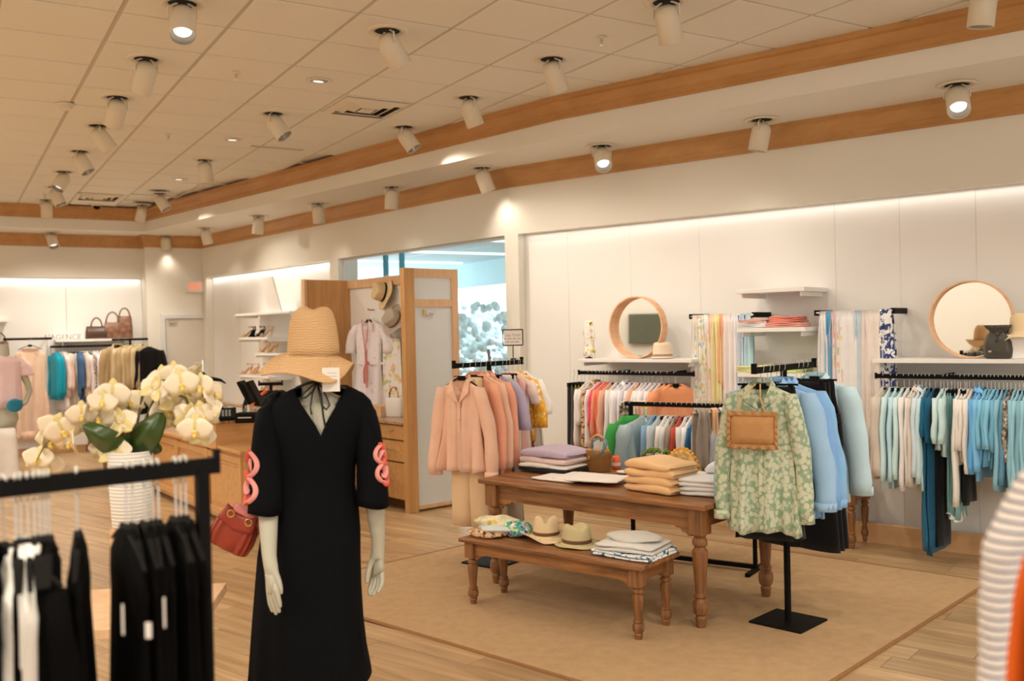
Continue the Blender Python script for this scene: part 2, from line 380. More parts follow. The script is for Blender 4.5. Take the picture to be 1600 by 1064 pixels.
XD0, XD1 = float(onpl(253, 600, (0, YE), (0, 1))[0]), float(onpl(351, 600, (0, YE), (0, 1))[0])
strip('baseboard_back', [(XD0-.02, YE), (XJ, YE)], 0, .16, .018, M_BASE)
strip('baseboard_back_left', [(XJ, YL+.1), (-5, YL+.1)], 0, .22, .03, M_BASE)
# lower cornice on the walls
prL = [(0, 3.243), (.022, 3.243), (.022, 3.262), (.030, 3.268), (.030, 3.30), (.038, 3.31), (.062, 3.40), (.075, 3.408), (.075, 3.44), (0, 3.44)]
strip('trim_1', [WB(S_E, 0), (PAB[0], PAB[1]), (PAF[0], PAF[1]), (XJ, YE), (XJ, YL), (-5, YL)], 0, 0, 0, M_TRIM, prL)
# soffit, its front face and the upper cornice
FB = 6.80
fk = nB*FB; fA0 = np.array([4.495, 7.9]); fA1 = np.array([2.767, 15.9]); dfa = (fA1-fA0)/np.hypot(*(fA1-fA0)); nfa = np.array([dfa[1], -dfa[0]])
Mx = np.array([nB[:2], nfa]); FK = np.linalg.solve(Mx, np.array([FB, nfa@fA0]))
FC = fA0+dfa*((15.85-fA0[1])/dfa[1])
FE = (nB*FB+dB*S_E)[:2]
fas = [tuple(FE), tuple(FK), tuple(FC), (-5.1, 15.85)]
wallp = [tuple(WB(S_E, -.1)[:2]), tuple(WB(S_K+.05, -.1)[:2]), (PAF[0]+.1, PAF[1]+.1), (XJ, YE+.3), (XJ, YL+.1), (-5.1, YL+.1)]
def quadstrip(a, b, z0, z1):
    mb = MB()
    for (p, q), (r, s_) in zip(zip(a[:-1], a[1:]), zip(b[:-1], b[1:])): mb.prism([p, r, s_, q], z0, z1)
    return mb
sf = quadstrip([fas[0], fas[1], fas[2], fas[3]], [wallp[0], wallp[1], (PAF[0]+.2, PAF[1]+.4), (-5.1, 17.05)], 3.44, ZC)
struct('ceiling_soffit', sf, M_SOFF)
prU = [(0, 3.60), (.020, 3.60), (.020, 3.618), (.028, 3.624), (.028, 3.665), (.036, 3.673), (.060, 3.745), (.085, 3.755), (.085, 3.792), (0, 3.792)]
strip('trim_2', [(p[0], p[1]) for p in fas], 0, 0, 0, M_TRIM, prU)
# ceiling: slab, bars, tiles
ceil = struct('ceiling', MB().box(2.2, 6.4, 3.86, 15.4, 21.4, .06), M_SOFF)
GX, GY, GP = 1.0, 5.03, .6625
bars = MB()
for k in range(-9, 13): bars.box(GX+k*GP, 6.3, 3.802, .024, 20.4, .008)
o = obj('ceiling_bars', bars, M_TBAR, ceil); o['kind'] = 'stuff'
bars = MB()
for k in range(-13, 18): bars.box(2.2, GY+k*GP, 3.803, 14.6, .024, .008)
o = obj('ceiling_cross_bars', bars, M_TBAR, ceil); o['kind'] = 'stuff'
tm = MB(); h = GP/2-.010; hb = h-.006
tm.add([(-h, -h, .014), (h, -h, .014), (h, h, .014), (-h, h, .014), (-hb, -hb, 0), (hb, -hb, 0), (hb, hb, 0), (-hb, hb, 0)],
       [(7, 6, 5, 4), (0, 4, 5, 1), (1, 5, 6, 2), (2, 6, 7, 3), (3, 7, 4, 0)])
tile_me = None; rest = MB()
for i in range(-9, 12):
    for j in range(-13, 17):
        x, y = GX+(i+.5)*GP, GY+(j+.5)*GP
        if x > 9 or y > 16 or nB[:2]@(x, y) > FB+.45 or (nfa@(x, y) > nfa@fA0+.45 and y > 7): continue
        px, py = proj((x, y, 3.8)); d = (np.array([x, y, 3.8])-CP)@cf
        if d > 1 and -160 < px < 1760 and py > -130:
            o = obj('ceiling_tile', tm, M_TILE, ceil) if tile_me is None else obj('ceiling_tile', None, None, ceil, share=tile_me)
            tile_me = o.data; o.location = (x, y, 3.793)
        else: rest.add([(vx+x, vy+y, vz+3.793) for vx, vy, vz in tm.v], tm.f)
o = obj('ceiling_tiles_beyond', rest, M_TILE, ceil); o['kind'] = 'stuff'
# door on the far wall
dz = float(onpl(300, 495, (0, YE), (0, 1))[2])
door = struct('door_1')
fr = MB(); fw = .07
for x in (XD0+fw/2, XD1-fw/2): fr.box(x, YE-.015, (dz+.04)/2, fw, .05, dz+.04)
fr.box((XD0+XD1)/2, YE-.015, dz+.01, XD1-XD0-.002, .052, fw)
obj('door_frame', fr, M_PALEF, door, bevel=.004)
obj('door_leaf', MB().box((XD0+XD1)/2, YE-.004, dz/2-.01, XD1-XD0-2*fw-.012, .02, dz-.05), mat('door_paint', (.70, .65, .57), .5, var=0), door)
obj('push_bar', MB().box(XD1-.35, YE-.05, 1.01, .42, .045, .06), mat('push_bar_metal', C(165, 160, 145), .4, metal=.3, var=0), door, bevel=.006)
obj('door_closer', MB().box(XD0+.18, YE-.03, dz-.08, .12, .05, .04), M_CHROME, door, bevel=.004)
# exit sign
ex = onpl(304, 448, (0, YE), (0, 1))
es = thing('exit_sign', 'white box exit sign with glowing red-orange letters above the far door', 'sign', (ex[0], YE-.035, ex[2]))
obj('housing', MB().box(0, 0, 0, .30, .06, .19), mat('sign_white', (.75, .70, .62), .5, var=0), es, bevel=.006)
M_EX = mat('exit_glow', (.8, .2, .1), .5, var=0, emit=(1, .10, .03), est=.8)
text('EXIT', .165, M_EX, es, (0, -.032, -.004), (PI/2, 0, 0), font_scale_x=.52, sp=1.22)
# outside, seen through the window
M_OUTG = mat('pale_paving', (.8, .8, .78), .8, var=.03)
struct('ground_outside', MB().box(18, 12, -.12, 18, 40, .1), M_OUTG)
M_CAN = mat('canopy_blue', (.60, .78, .82), .7, var=.02)
cn = thing('entrance_canopy', 'pale blue canopy ceiling outside the tall window', 'canopy', (7.6, 11.5, 0))
obj('canopy_deck', MB().box(.6, 3, 3.25, 3.4, 16, .12), M_CAN, cn); obj('canopy_beam', MB().box(2.0, 3, 2.95, .25, 16, .5), M_CAN, cn)
for k in range(5): obj('canopy_light', MB().box(.4, -3+k*2.2, 3.17, 2.4, .05, .03), mat('canopy_lamp', (.9, .9, .9), .5, var=0, emit=(1, 1, 1), est=.8), cn)
for k in range(3): obj('canopy_post', MB().box(2.0, -5.2+k*7.4, 1.5, .12, .12, 3.1), M_TEAL, cn)
M_FOL = mat('pale_foliage', (.74, .88, .90), .9, var=.10, vs=3)
random.seed(3)
for k, (x, y) in enumerate([tuple(CP[:2]+ray(764, 500)[:2]*17.5), tuple(CP[:2]+ray(742, 500)[:2]*22.), tuple(CP[:2]+ray(700, 500)[:2]*20.), tuple(CP[:2]+ray(786, 500)[:2]*21.)]):
    t = thing('tree', 'pale green young tree outside the window, '+ORD[k]+' along the paving', 'tree', (x, y, -.07), group='trees outside')
    tr = MB().tube([(0, 0, 0), (.05, 0, .8), (0, .05, 1.5)], [.07, .05, .03]); obj('trunk', tr, mat('tree_bark', (.25, .2, .15), .9), t, smooth=True)
    lf = MB()
    for q in range(110):
        a, b, r = random.random()*2*PI, math.acos(1-2*random.random()), .30+.55*random.random()**.5
        lf.sphere((r*math.cos(a)*math.sin(b), r*math.sin(a)*math.sin(b), 1.65+.9*math.cos(b)*r), .05+.06*random.random(), 6, 4, sz=.8)
    o = obj('foliage', lf, M_FOL, t); o['kind'] = 'stuff'
struct('building_outside', MB().box(23, 14, 3.2, 1, 40, 6.6), mat('pale_facade', (.8, .84, .85), .8, var=.02))
# jute rug
rg = thing('area_rug', 'large plain tan jute rug with dark bound edge under the display table', 'rug', (0, 0, 0))
obj('rug_field', MB().prism([(x, y) for x, y in corn[::-1]], .0005, .009), M_RUG, rg)
bd = MB()
for a, b in zip(corn, corn[1:]+corn[:1]):
    a, b = np.array(a), np.array(b); m = (a+b)/2; d = b-a; bd.box(m[0], m[1], .0055, np.hypot(*d), .022, .0095, math.atan2(d[1], d[0]))
obj('rug_binding', bd, M_RUGE, rg)
# ================================================================ CEILING FIXTURES
def lookaxis(px, py, zc, mx, my, tilt_toward):
    """canopy centre and barrel axis from the tilt seen in the photo"""
    c = onz(px, py, zc); d = (c-CP)@cf; lat = (mx-px)/FPX*d; dn = (my-py)/FPX*d
    ax = cr*lat-cu*max(dn, .08)+cf*tilt_toward; return c, ax/np.linalg.norm(ax)
FIX_ME = {}
def spot_fixture(px, py, mx, my, tow, zc, label, group, lit=False, loc=None, axis=None, energy=None, rad=.078):
    if loc is None: c, ax = lookaxis(px, py, zc, mx, my, tow)
    else: c, ax = np.array(loc, float), np.array(axis, float)/np.linalg.norm(axis)
    t = thing('track_spotlight', label, 'spotlight', c, 0, group)
    if 'ring' not in FIX_ME:
        FIX_ME['ring'] = obj('trim_ring', MB().lathe([(.085, .0), (.085, -.006), (.12, -.012), (.135, -.006), (.138, 0)], n=28, cap=False), M_FIX, t, smooth=True).data
        FIX_ME['hole'] = obj('recess', MB().lathe([(.0001, -.001), (.086, -.001), (.086, -.004)], n=24, cap=False), M_HOLE, t).data
    else:
        obj('trim_ring', None, None, t, share=FIX_ME['ring']); obj('recess', None, None, t, share=FIX_ME['hole'])
    q = Vector(ax).to_track_quat('-Z', 'Y')
    L, r = .235, rad
    piv = np.array([0, 0, -.055]); 
    if 'barrel' not in FIX_ME:
        mb = MB().lathe([(.001, .055), (.03, .052), (.058, .035), (r*.97, .0), (r, -.03), (r, -L+.055), (r-.005, -L+.052), (r-.008, -L+.085)], n=28, cap=False)
        FIX_ME['barrel'] = obj('barrel', mb, M_FIX, None, smooth=True).data; bpy.data.objects.remove(bpy.data.objects['barrel'])
        mb = MB().lathe([(.0001, 0), (r-.022, 0)], c=(0, 0, -L+.105), n=24, cap=False)
        FIX_ME['lens'] = obj('lens', mb, M_LAMP, None).data; bpy.data.objects.remove(bpy.data.objects['lens'])
        mb = MB().lathe([(r-.004, -L+.056), (r-.020, -L+.106)], n=24, cap=False)
        FIX_ME['refl'] = obj('reflector', mb, M_FIXIN, None, smooth=True).data; bpy.data.objects.remove(bpy.data.objects['reflector'])
    for nm, k in (('barrel', 'barrel'), ('lens', 'lens'), ('reflector', 'refl')):
        o = obj(nm, None, None, t, share=FIX_ME[k]); o.location = piv+np.array([0, 0, -.02]); o.rotation_mode = 'QUATERNION'; o.rotation_quaternion = q
    yk = None
    side = np.cross(ax, (0, 0, 1.)); side = side/np.linalg.norm(side) if np.linalg.norm(side) > 1e-3 else np.array([1., 0, 0])
    for s_ in (-1, 1): obj('yoke_arm', MB().tube([side*s_*.03+(0, 0, 0.), side*s_*(r+.006)+(0, 0, -.03), side*s_*(r+.006)+piv-(0, 0, .04)], .007, 6), M_FIX, t)
    l = bpy.data.lights.new('spot', 'SPOT'); l.energy = energy or E_SPOT; l.color = SPOT_COL; l.spot_size = math.radians(105); l.spot_blend = .9; l.shadow_soft_size = .05
    lo = bpy.data.objects.new('spot_beam', l); sc.collection.objects.link(lo); lo.parent = t; lo.location = piv+ax*(L-.02)
    lo.rotation_mode = 'QUATERNION'; lo.rotation_quaternion = q
    return t
CL = [(285, 5, 294, 50, -.10, 1), (228, 92, 208, 135, .10, 0), (183, 152, 166, 185, .10, 0), (153, 196, 172, 226, .08, 0), (124, 236, 140, 262, .0, 0), (100, 268, 94, 290, -.1, 1), (85, 292, 96, 313, .0, 0), (72, 312, 70, 333, .06, 0)]
for k, (a, b, c, d, e, l) in enumerate(CL): spot_fixture(a, b, c, d, e, 3.793, 'cream swivel ceiling spotlight, '+ORD[k]+' from the front in the leftmost row', 'left row of ceiling spotlights', energy=E_SPOT*(2.4 if k > 4 else 1))
CM = [(605, 48, 635, 98, .10, 0), (427, 177, 449, 206, -.02, 0), (320, 250, 322, 279, .05, 0), (249, 302, 261, 320, .0, 0), (222, 320, 216, 342, .03, 0)]
for k, (a, b, c, d, e, l) in enumerate(CM): spot_fixture(a, b, c, d, e, 3.793, 'cream swivel ceiling spotlight, '+ORD[k]+' from the front in the middle row', 'middle row of ceiling spotlights', energy=E_SPOT*(2.2 if k > 2 else 1))
CRr = [(1041, 3, 1056, 60, .10, 0), (862, 92, 880, 136, .08, 0), (732, 152, 746, 190, .06, 0), (631, 198, 652, 228, -.02, 0)]
for k, (a, b, c, d, e, l) in enumerate(CRr): spot_fixture(a, b, c, d, e, 3.793, 'cream swivel ceiling spotlight, '+ORD[k]+' from the front in the right row', 'right row of ceiling spotlights')
spot_fixture(1537, -25, 1535, 12, .02, 3.793, 'cream ceiling spotlight cut by the top right edge beside the upper cornice', None)
CS = [(1495, 132, 1486, 163, -.12, 'lit spotlight facing the camera under the soffit at far right'), (1190, 187, 1185, 216, .02, 'straight hanging soffit spotlight above the scarf shelves'),
      (940, 228, 941, 250, -.12, 'lit soffit spotlight above the left round mirror'), (753, 262, 762, 284, .03, 'soffit spotlight above the right edge of the window'),
      (612, 292, 611, 313, .02, 'soffit spotlight above the wooden partition'), (497, 318, 498, 336, .02, 'soffit spotlight above the wooden side panel'),
      (404, 337, 402, 353, .02, 'soffit spotlight above the shoe shelves'), (321, 356, 324, 370, .02, 'soffit spotlight in the far corner'),
      (258, 368, 260, 382, .0, 'soffit spotlight to the left of the exit sign'), (80, 363, 86, 376, -.05, 'lit soffit spotlight over the far left wall')]
for a, b, c, d, e, lab in CS: spot_fixture(a, b, c, d, e, 3.437, 'cream '+lab, 'soffit spotlights', energy=E_SPOT*.14)
k = 0
for x in (-3.9, -1.6, .1):
    for y in (-1.5, 1.6, 4.8, 8.0, 11.2, 14.4):
        if x == .1 and y > 3: continue
        k += 1; spot_fixture(0, 0, 0, 0, 0, 0, 'cream ceiling spotlight outside the frame, %s in the row at the left' % ORD[k-1], 'spotlights outside the frame', loc=(x, y, 3.793), axis=(.25, .1, -1), energy=E_SPOT*2.4)
for k, (x, y) in enumerate(((1.9, 1.3), (3.9, 1.3), (6.0, 1.0), (3.0, -1.4), (6.4, -1.4))):
    spot_fixture(0, 0, 0, 0, 0, 0, 'cream ceiling spotlight behind the camera, %s of five' % ORD[k], 'spotlights outside the frame', loc=(x, y, 3.793), axis=(.1, .45, -1), energy=E_SPOT*1.6)
# downlights, sprinklers, diffusers, detector, camera dome
for k, (a, b) in enumerate([(499, 126), (364, 218), (280, 280)]):
    c = onz(a, b, 3.79); t = thing('recessed_downlight', 'round recessed downlight flush in the ceiling, '+ORD[k]+' from the front', 'downlight', c, 0, 'recessed downlights')
    obj('trim_ring', MB().lathe([(.07, .0), (.075, -.006), (.095, -.004), (.098, 0)], n=28, cap=False), M_FIX, t, smooth=True)
    obj('can', MB().lathe([(.0001, -.0005), (.073, -.0005), (.073, -.002)], n=24, cap=False), M_FIXIN, t)
    obj('lens', MB().lathe([(.0001, 0), (.045, 0)], c=(.0, .026, -.0025), n=20, cap=False, sy=.55), M_LAMP, t)
for k, (a, b) in enumerate([(940, 58), (369, 113), (263, 209), (70, 303)]):
    c = onz(a, b, 3.79); t = thing('sprinkler_head', 'small chrome sprinkler head in the ceiling, '+ORD[k]+' from the front', 'sprinkler', c, 0, 'ceiling sprinklers')
    obj('escutcheon', MB().lathe([(.002, -.010), (.03, -.008), (.036, 0)], n=16, cap=False), M_FIX, t, smooth=True)
    obj('sprinkler_body', MB().lathe([(.012, -.005), (.012, -.03), (.006, -.034), (.006, -.05), (.02, -.052), (.02, -.056)], n=12), M_CHROME, t)
for k, (i, j) in enumerate([(3, 4), (1, 14)]):
    x, y = GX+(i-.5)*GP if k == 0 else 1.95, GY+(j+.5)*GP
    if k == 0: x, y = GX+(3+.5)*GP, GY+(4+.5)*GP
    t = thing('air_diffuser', ('near' if k == 0 else 'far')+' square stepped air diffuser in the ceiling grid', 'air vent', (x, y, 3.788), 0, 'ceiling air diffusers')
    obj('dark_throat', MB().box(0, 0, .001, .54, .54, .004), M_HOLE, t)
    for q, hw in enumerate((.30, .215, .14)):
        f = MB(); z1, z0 = -.002, -.028
        for sx_, sy_ in ((1, 0), (-1, 0), (0, 1), (0, -1)):
            i_ = hw-.055
            if sx_: f.add([(sx_*hw, -hw, z1), (sx_*hw, hw, z1), (sx_*i_, i_, z0), (sx_*i_, -i_, z0)], [(0, 1, 2, 3)])
            else: f.add([(-hw, sy_*hw, z1), (hw, sy_*hw, z1), (i_, sy_*i_, z0), (-i_, sy_*i_, z0)], [(0, 1, 2, 3)])
        obj('louvre_ring', f, M_FIX, t, solid=.004)
    obj('centre_plate', MB().box(0, 0, -.028, .13, .13, .006), M_FIX, t, bevel=.002)
c = onz(102, 162, 3.79); t = thing('smoke_detector', 'round white smoke detector on the ceiling at left', 'detector', c)
obj('base', MB().lathe([(.075, 0), (.075, -.018), (.06, -.022)], n=24), M_FIX, t, smooth=True); obj('cap', MB().lathe([(.055, -.02), (.055, -.045), (.04, -.052), (.001, -.053)], n=24), M_FIX, t)
c = onz(151, 320, 3.79); t = thing('security_camera', 'small black security camera dome on the ceiling beyond the far diffuser', 'camera', c)
obj('base', MB().lathe([(.07, 0), (.07, -.02)], n=20), M_FIX, t); obj('dome', MB().sphere((0, 0, -.03), .048, sz=.9), M_BPLAS, t, smooth=True)
c = onz(434, 231, 3.79); t = thing('linear_vent', 'thin dark slot vent in the ceiling between the rows', 'air vent', c)
obj('slot', MB().box(0, 0, -.002, .56, .03, .006), M_HOLE, t); obj('slot_frame', MB().box(0, .022, -.003, .58, .012, .008).box(0, -.022, -.003, .58, .012, .008), M_FIX, t)
# ================================================================ GARMENTS
def hanger(t, W=.40, hookh=.075, drop=.05, col=None):
    """hanger as a part with its hook as sub-part; origin is the rail axis"""
    mb = MB(); y = -hookh-.02
    mb.tube([(-W*.46, 0, y-drop), (-W*.30, 0, y-drop*.55), (-W*.1, 0, y-.006), (0, 0, y), (W*.1, 0, y-.006), (W*.30, 0, y-drop*.55), (W*.46, 0, y-drop)], [.009, .011, .011, .012, .011, .011, .009], 6, flat=.5)
    mb.box(0, 0, y-.004, .055, .020, .034)
    h = obj('hanger', mb, col or M_BPLAS, t)
    hk = MB().tube([(0, 0, y), (0, 0, -.035), (.016, 0, -.018), (.018, 0, .004), (.006, 0, .022), (-.012, 0, .020), (-.018, 0, .006)], .0024, 5)
    obj('hook', hk, M_HOOK, h)
    return h
def body_mb(L, W, T, hem, rnd, n=24, vneck=0., vw=.07, shoulder=True, top=None, sleeve=True, wav=1., tfl=.35):
    """soft lofted garment body hanging from its hanger; local x is the width, -y the front"""
    ph1, ph2, f1, f2 = rnd.random()*6, rnd.random()*6, 3+rnd.random()*2.5, 6+rnd.random()*3
    zt = -.095 if top is None else top
    hw = W/2
    if shoulder: prof = [(zt+.012, vw*.86, .35), (zt-.004, vw*1.15, .5), (zt-.028, hw*.62, .8), (zt-.052, hw*.93, .95), (zt-.085, hw*1.0, 1), (zt-.13, hw*.96, 1)]
    else: prof = [(zt, hw*.9, .8), (zt-.03, hw*.92, 1)]
    z0, w0 = prof[-1][0], prof[-1][1]; N = max(4, int((L+z0)/.075))
    waist = hw*.93 if shoulder else w0
    for k in range(1, N+1):
        u = k/N; z = z0+(-L-z0)*u; wv = w0+(waist-w0)*min(1, u*2.5) if u < .4 else waist+(hem/2-waist)*((u-.4)/.6)
        prof.append((z, wv, 1+tfl*u))
    if n >= 40:
        P2 = []
        for a, b in zip(prof[:-1], prof[1:]): P2 += [a, tuple((p+q)/2 for p, q in zip(a, b))]
        prof = P2+[prof[-1]]
    rings = []
    for z, wv, tk in prof:
        u = max(0, min(1, (z0-z)/(L+z0+1e-6))) if z < z0 else 0; amp = wav*T*(.15+.75*u)
        ring = []
        for i in range(n):
            a = 2*PI*i/n; ca, sa = math.cos(a), math.sin(a)
            x = wv*math.copysign(abs(ca)**.75, ca); y = T*.5*tk*math.copysign(abs(sa)**.8, sa)
            fx = x/hw; y += amp*(.6*math.sin(f1*fx*2+ph1+u*1.2)+.4*math.sin(f2*fx*2+ph2))*(1 if abs(ca) < .97 else .5)
            if vneck and sa < 0 and z > zt-vneck:
                lim = vw*1.05*(1-(zt+.01-z)/(vneck+.01))
                if abs(x) < lim: y = T*.5*tk*.55
            zz = z + (.010*math.sin(f1*fx+ph2) if z <= -L+.01 else 0)
            ring.append((x, y, zz))
        rings.append(ring)
    return MB().loft(rings, True, True)
def sleeve_mb(sx, W, zt, SL, rnd, T, spread=.05, r0=.062, r1=.042, puff=0.):
    pts = []; rad = []; N = 6 if SL < .35 else 9; ph = rnd.random()*6; dy = (rnd.random()-.5)*T*.8
    for k in range(N+1):
        u = k/N; x = sx*(W/2*.90+spread*math.sin(u*PI*.55)); z = zt-.07-SL*u
        pts.append((x+.004*math.sin(ph+u*6), dy*u+.006*math.sin(ph+u*8), z)); rad.append((r0+(r1-r0)*u)*(1+.08*math.sin(ph*2+u*14))+puff*math.sin(PI*u))
    mb = MB(); rings = []
    for k, (p, r) in enumerate(zip(pts, rad)):
        fl = min(1, max(.35, T*.55/r*1.3)); tl = .35 if k == 0 else 1
        rings.append([(p[0]+r*math.cos(2*PI*i/12)*(.6 if k == 0 else 1), p[1]+r*fl*math.sin(2*PI*i/12), p[2]+(r*.8*math.sin(0) if k else .02)) for i in range(12)])
    return mb.loft(rings, True, True)
def garment(name, label, cat, loc, rz, m, L=.70, W=.40, T=.035, hem=None, sl=.55, seed=0, group=None, vneck=0., vw=.07, n=24, spread=.05, trim=None, collar=None, cuffs=False, buttons=0, placket=False, hang=True, zt=None, puff=0., r0=.062, r1=.042, wav=1., hcol=None, pocket=False, rot=None, tfl=.35):
    rnd = random.Random(seed*7+3); t = thing(name, label, cat, loc, rz, group, rot)
    hem = hem or W*1.04; z0 = -.095 if zt is None else zt
    obj('body', body_mb(L, W, T, hem, rnd, n, vneck, vw, True, z0, wav=wav, tfl=tfl), m, t, smooth=True)
    if sl:
        for s in (-1, 1):
            so = obj('sleeve', sleeve_mb(s, W, z0, sl, rnd, T, spread, r0, r1, puff), m, t, smooth=True)
            if cuffs:
                x = s*(W/2*.90+spread*math.sin(PI*.55)); zc = z0-.07-sl
                obj('cuff', MB().loft([[(x+(r1+.006)*math.cos(2*PI*i/14), (r1+.006)*min(1, max(.4, T*.75/r1))*math.sin(2*PI*i/14), zc+dz) for i in range(14)] for dz in (.035, -.012)], True, True), m, so, smooth=True)
    if collar:
        for s in (-1, 1):
            yf = -T*.5-.012
            v = [(s*.003, yf*.95, z0-vneck*.98), (s*vw*.62, yf, z0-vneck*.40), (s*vw*.98, yf*.7, z0+.006), (s*vw*.85, T*.45, z0+.030), (s*.004, T*.55, z0+.034), (s*vw*1.40, yf*.62, z0-.012), (s*vw*1.50, yf-.006, z0-vneck*.35-.03), (s*vw*1.05, yf-.008, z0-vneck*.55-.02), (s*vw*1.18, T*.50, z0+.0), (s*.004, T*.62, z0+.004)]
            obj('collar', MB().add(v, [(0, 1, 7), (1, 2, 5, 6), (1, 6, 7), (2, 3, 8, 5), (3, 4, 9, 8)]), m if collar is True else collar, t, solid=.005)
    if placket:
        zz = [z0-vneck+.01, -L+.012]; obj('placket', MB().box(0, -T*.5*1.15-.002, (zz[0]+zz[1])/2, .026, .006, zz[0]-zz[1]), m, t, bevel=.002)
    for k in range(buttons):
        z = z0-vneck-.01-(L+z0-vneck-.08)*k/max(1, buttons-1); obj('button', MB().lathe([(.001, -.002), (.0055, -.002), (.0055, .002), (.001, .002)], n=8).xf(Matrix.Rotation(PI/2, 4, 'X')), mat('shell_button', (.7, .62, .5), .3, var=0), t).location = (0, -T*.62-.007, z)
    if pocket: obj('pocket', MB().box(.09, -T*.55-.004, z0-.24, .09, .005, .11), m, t, bevel=.002)
    if hang: hanger(t, W*.84, hookh=.080, drop=.062, col=hcol)
    return t
def trousers(name, label, loc, rz, m, L=.95, W=.22, T=.035, seed=0, group=None, cuff=None, legs=False, cat='trousers', flare=1.15):
    rnd = random.Random(seed*11+5); t = thing(name, label, cat, loc, rz, group)
    if legs:
        obj('waist', body_mb(.36, W, T, W*1.1, rnd, 28, shoulder=False, top=-.10), m, t, smooth=True)
        for s in (-1, 1):
            rr = []
            for k in range(9):
                u = k/8; z = -.30-(L-.30)*u; w_ = W*.27*(1+(flare-1)*u)
                rr.append([(s*(W*.28+.012*u)+w_*math.cos(2*PI*i/14)+.004*math.sin(u*8), T*.55*math.sin(2*PI*i/14)+.006*math.sin(5*u+i), z) for i in range(14)])
            obj('leg', MB().loft(rr), m, t, smooth=True)
    else: obj('folded_legs', body_mb(L, W, T, W*flare, rnd, 20, shoulder=False, top=-.11, wav=.7), m, t, smooth=True)
    if cuff: obj('turned_cuff', body_mb(.055, W*flare*1.03, T*1.5, W*flare*1.03, rnd, 20, shoulder=False, top=0, wav=.3), cuff, t, smooth=True).location = (0, 0, -L+.05)
    h = MB().tube([(-W*.5, 0, -.098), (W*.5, 0, -.098)], .006, 6); hh = obj('hanger', h, M_BPLAS, t)
    for s in (-1, 1): obj('clip', MB().box(s*W*.38, 0, -.112, .028, .03, .04), M_BPLAS, hh, bevel=.003)
    obj('hook', MB().tube([(0, 0, -.098), (0, 0, -.03), (.016, 0, -.016), (.018, 0, .004), (.004, 0, .022), (-.014, 0, .016)], .0024, 5), M_HOOK, hh)
    return t
def rack_t(name, label, base, top, axis, blen, bz, basew=.34, m=M_BLACK, brz=0., off=0.):
    """T stand: square foot plate, upright, top bar"""
    t = thing(name, label, 'clothing rack', (base[0], base[1], 0.009))
    obj('foot_plate', MB().box(0, 0, .006, basew, basew, .012, brz), m, t, bevel=.002)
    obj('upright', MB().box(0, 0, bz/2, .028, .028, bz-.02), m, t, bevel=.002)
    a = math.atan2(axis[1], axis[0]); c = np.array(axis[:2])*off
    obj('top_bar', MB().box(c[0], c[1], bz-.009-.012, blen, .022, .036, a), m, t, bevel=.002)
    for s in (-1, 1): e = c+np.array(axis[:2])*s*blen/2; obj('bar_stop', MB().box(e[0], e[1], bz-.009-.002, .012, .03, .058, a), m, t)
    return t
# patterned cloths
P_MINT = ramp_mat('mint_floral', 'voro', 37, [(0, (196, 192, 160)), (.52, (188, 188, 158)), (.60, (150, 162, 132)), (.80, (134, 154, 120))], const=False, noise=.02)
P_STRIPEB = ramp_mat('blue_white_stripe', 'wavex', 34, [(0, (226, 228, 226)), (.62, (120, 160, 196))])
P_NAVYW = ramp_mat('navy_print', 'noise', 26, [(0, (58, 70, 112)), (.49, (224, 218, 208))])
P_MULTI = ramp_mat('multi_floral', 'cell', 42, [(0, (224, 214, 196)), (.40, (226, 176, 146)), (.5, (224, 204, 140)), (.64, (176, 190, 156)), (.78, (150, 176, 190)), (.86, (224, 212, 202))])
P_FLOR = ramp_mat('soft_floral', 'cell', 24, [(0, (226, 214, 202)), (.66, (216, 200, 134)), (.76, (184, 186, 128)), (.86, (230, 176, 136)), (.94, (236, 214, 208))], noise=.05)
P_TEALM = ramp_mat('green_mosaic', 'cell', 60, [(0, (70, 150, 130)), (.3, (180, 190, 130)), (.5, (60, 80, 140)), (.66, (210, 150, 190)), (.8, (60, 170, 110)), (.92, (220, 210, 180))])
P_SNAKE = ramp_mat('snake_print', 'noise', 40, [(0, (84, 72, 62)), (.45, (150, 134, 116)), (.58, (206, 192, 172))])
P_ORFL = ramp_mat('orange_floral', 'noise', 30, [(0, (226, 150, 40)), (.48, (232, 168, 56)), (.60, (240, 226, 200))])
P_DKFL = ramp_mat('dark_mosaic', 'cell', 55, [(0, (90, 40, 40)), (.3, (222, 120, 70)), (.5, (230, 210, 180)), (.7, (60, 60, 70)), (.85, (190, 60, 60))])
P_TIE = ramp_mat('tie_dye', 'noise', 22, [(0, (40, 100, 144)), (.38, (70, 110, 140)), (.44, (218, 216, 206)), (.64, (70, 84, 100))])
P_PINKF = ramp_mat('pink_floral', 'noise', 26, [(0, (236, 212, 206)), (.60, (232, 200, 194)), (.68, (226, 176, 170))])
P_GSCRF = ramp_mat('green_scarf', 'noise', 14, [(0, (60, 160, 110)), (.42, (206, 190, 150)), (.56, (226, 206, 172)), (.66, (208, 176, 70)), (.72, (80, 150, 110))], const=False)
P_LEOP = ramp_mat('brown_spot', 'noise', 45, [(0, (70, 50, 40)), (.42, (190, 150, 110)), (.55, (214, 176, 132))])
P_STRP = ramp_mat('navy_stripe_knit', 'wave', 25, [(0, (214, 200, 182)), (.76, (84, 82, 100))], bump=.3)
P_CHECK = ramp_mat('aqua_check', 'wave', 30, [(0, (206, 220, 216)), (.7, (150, 190, 196))])
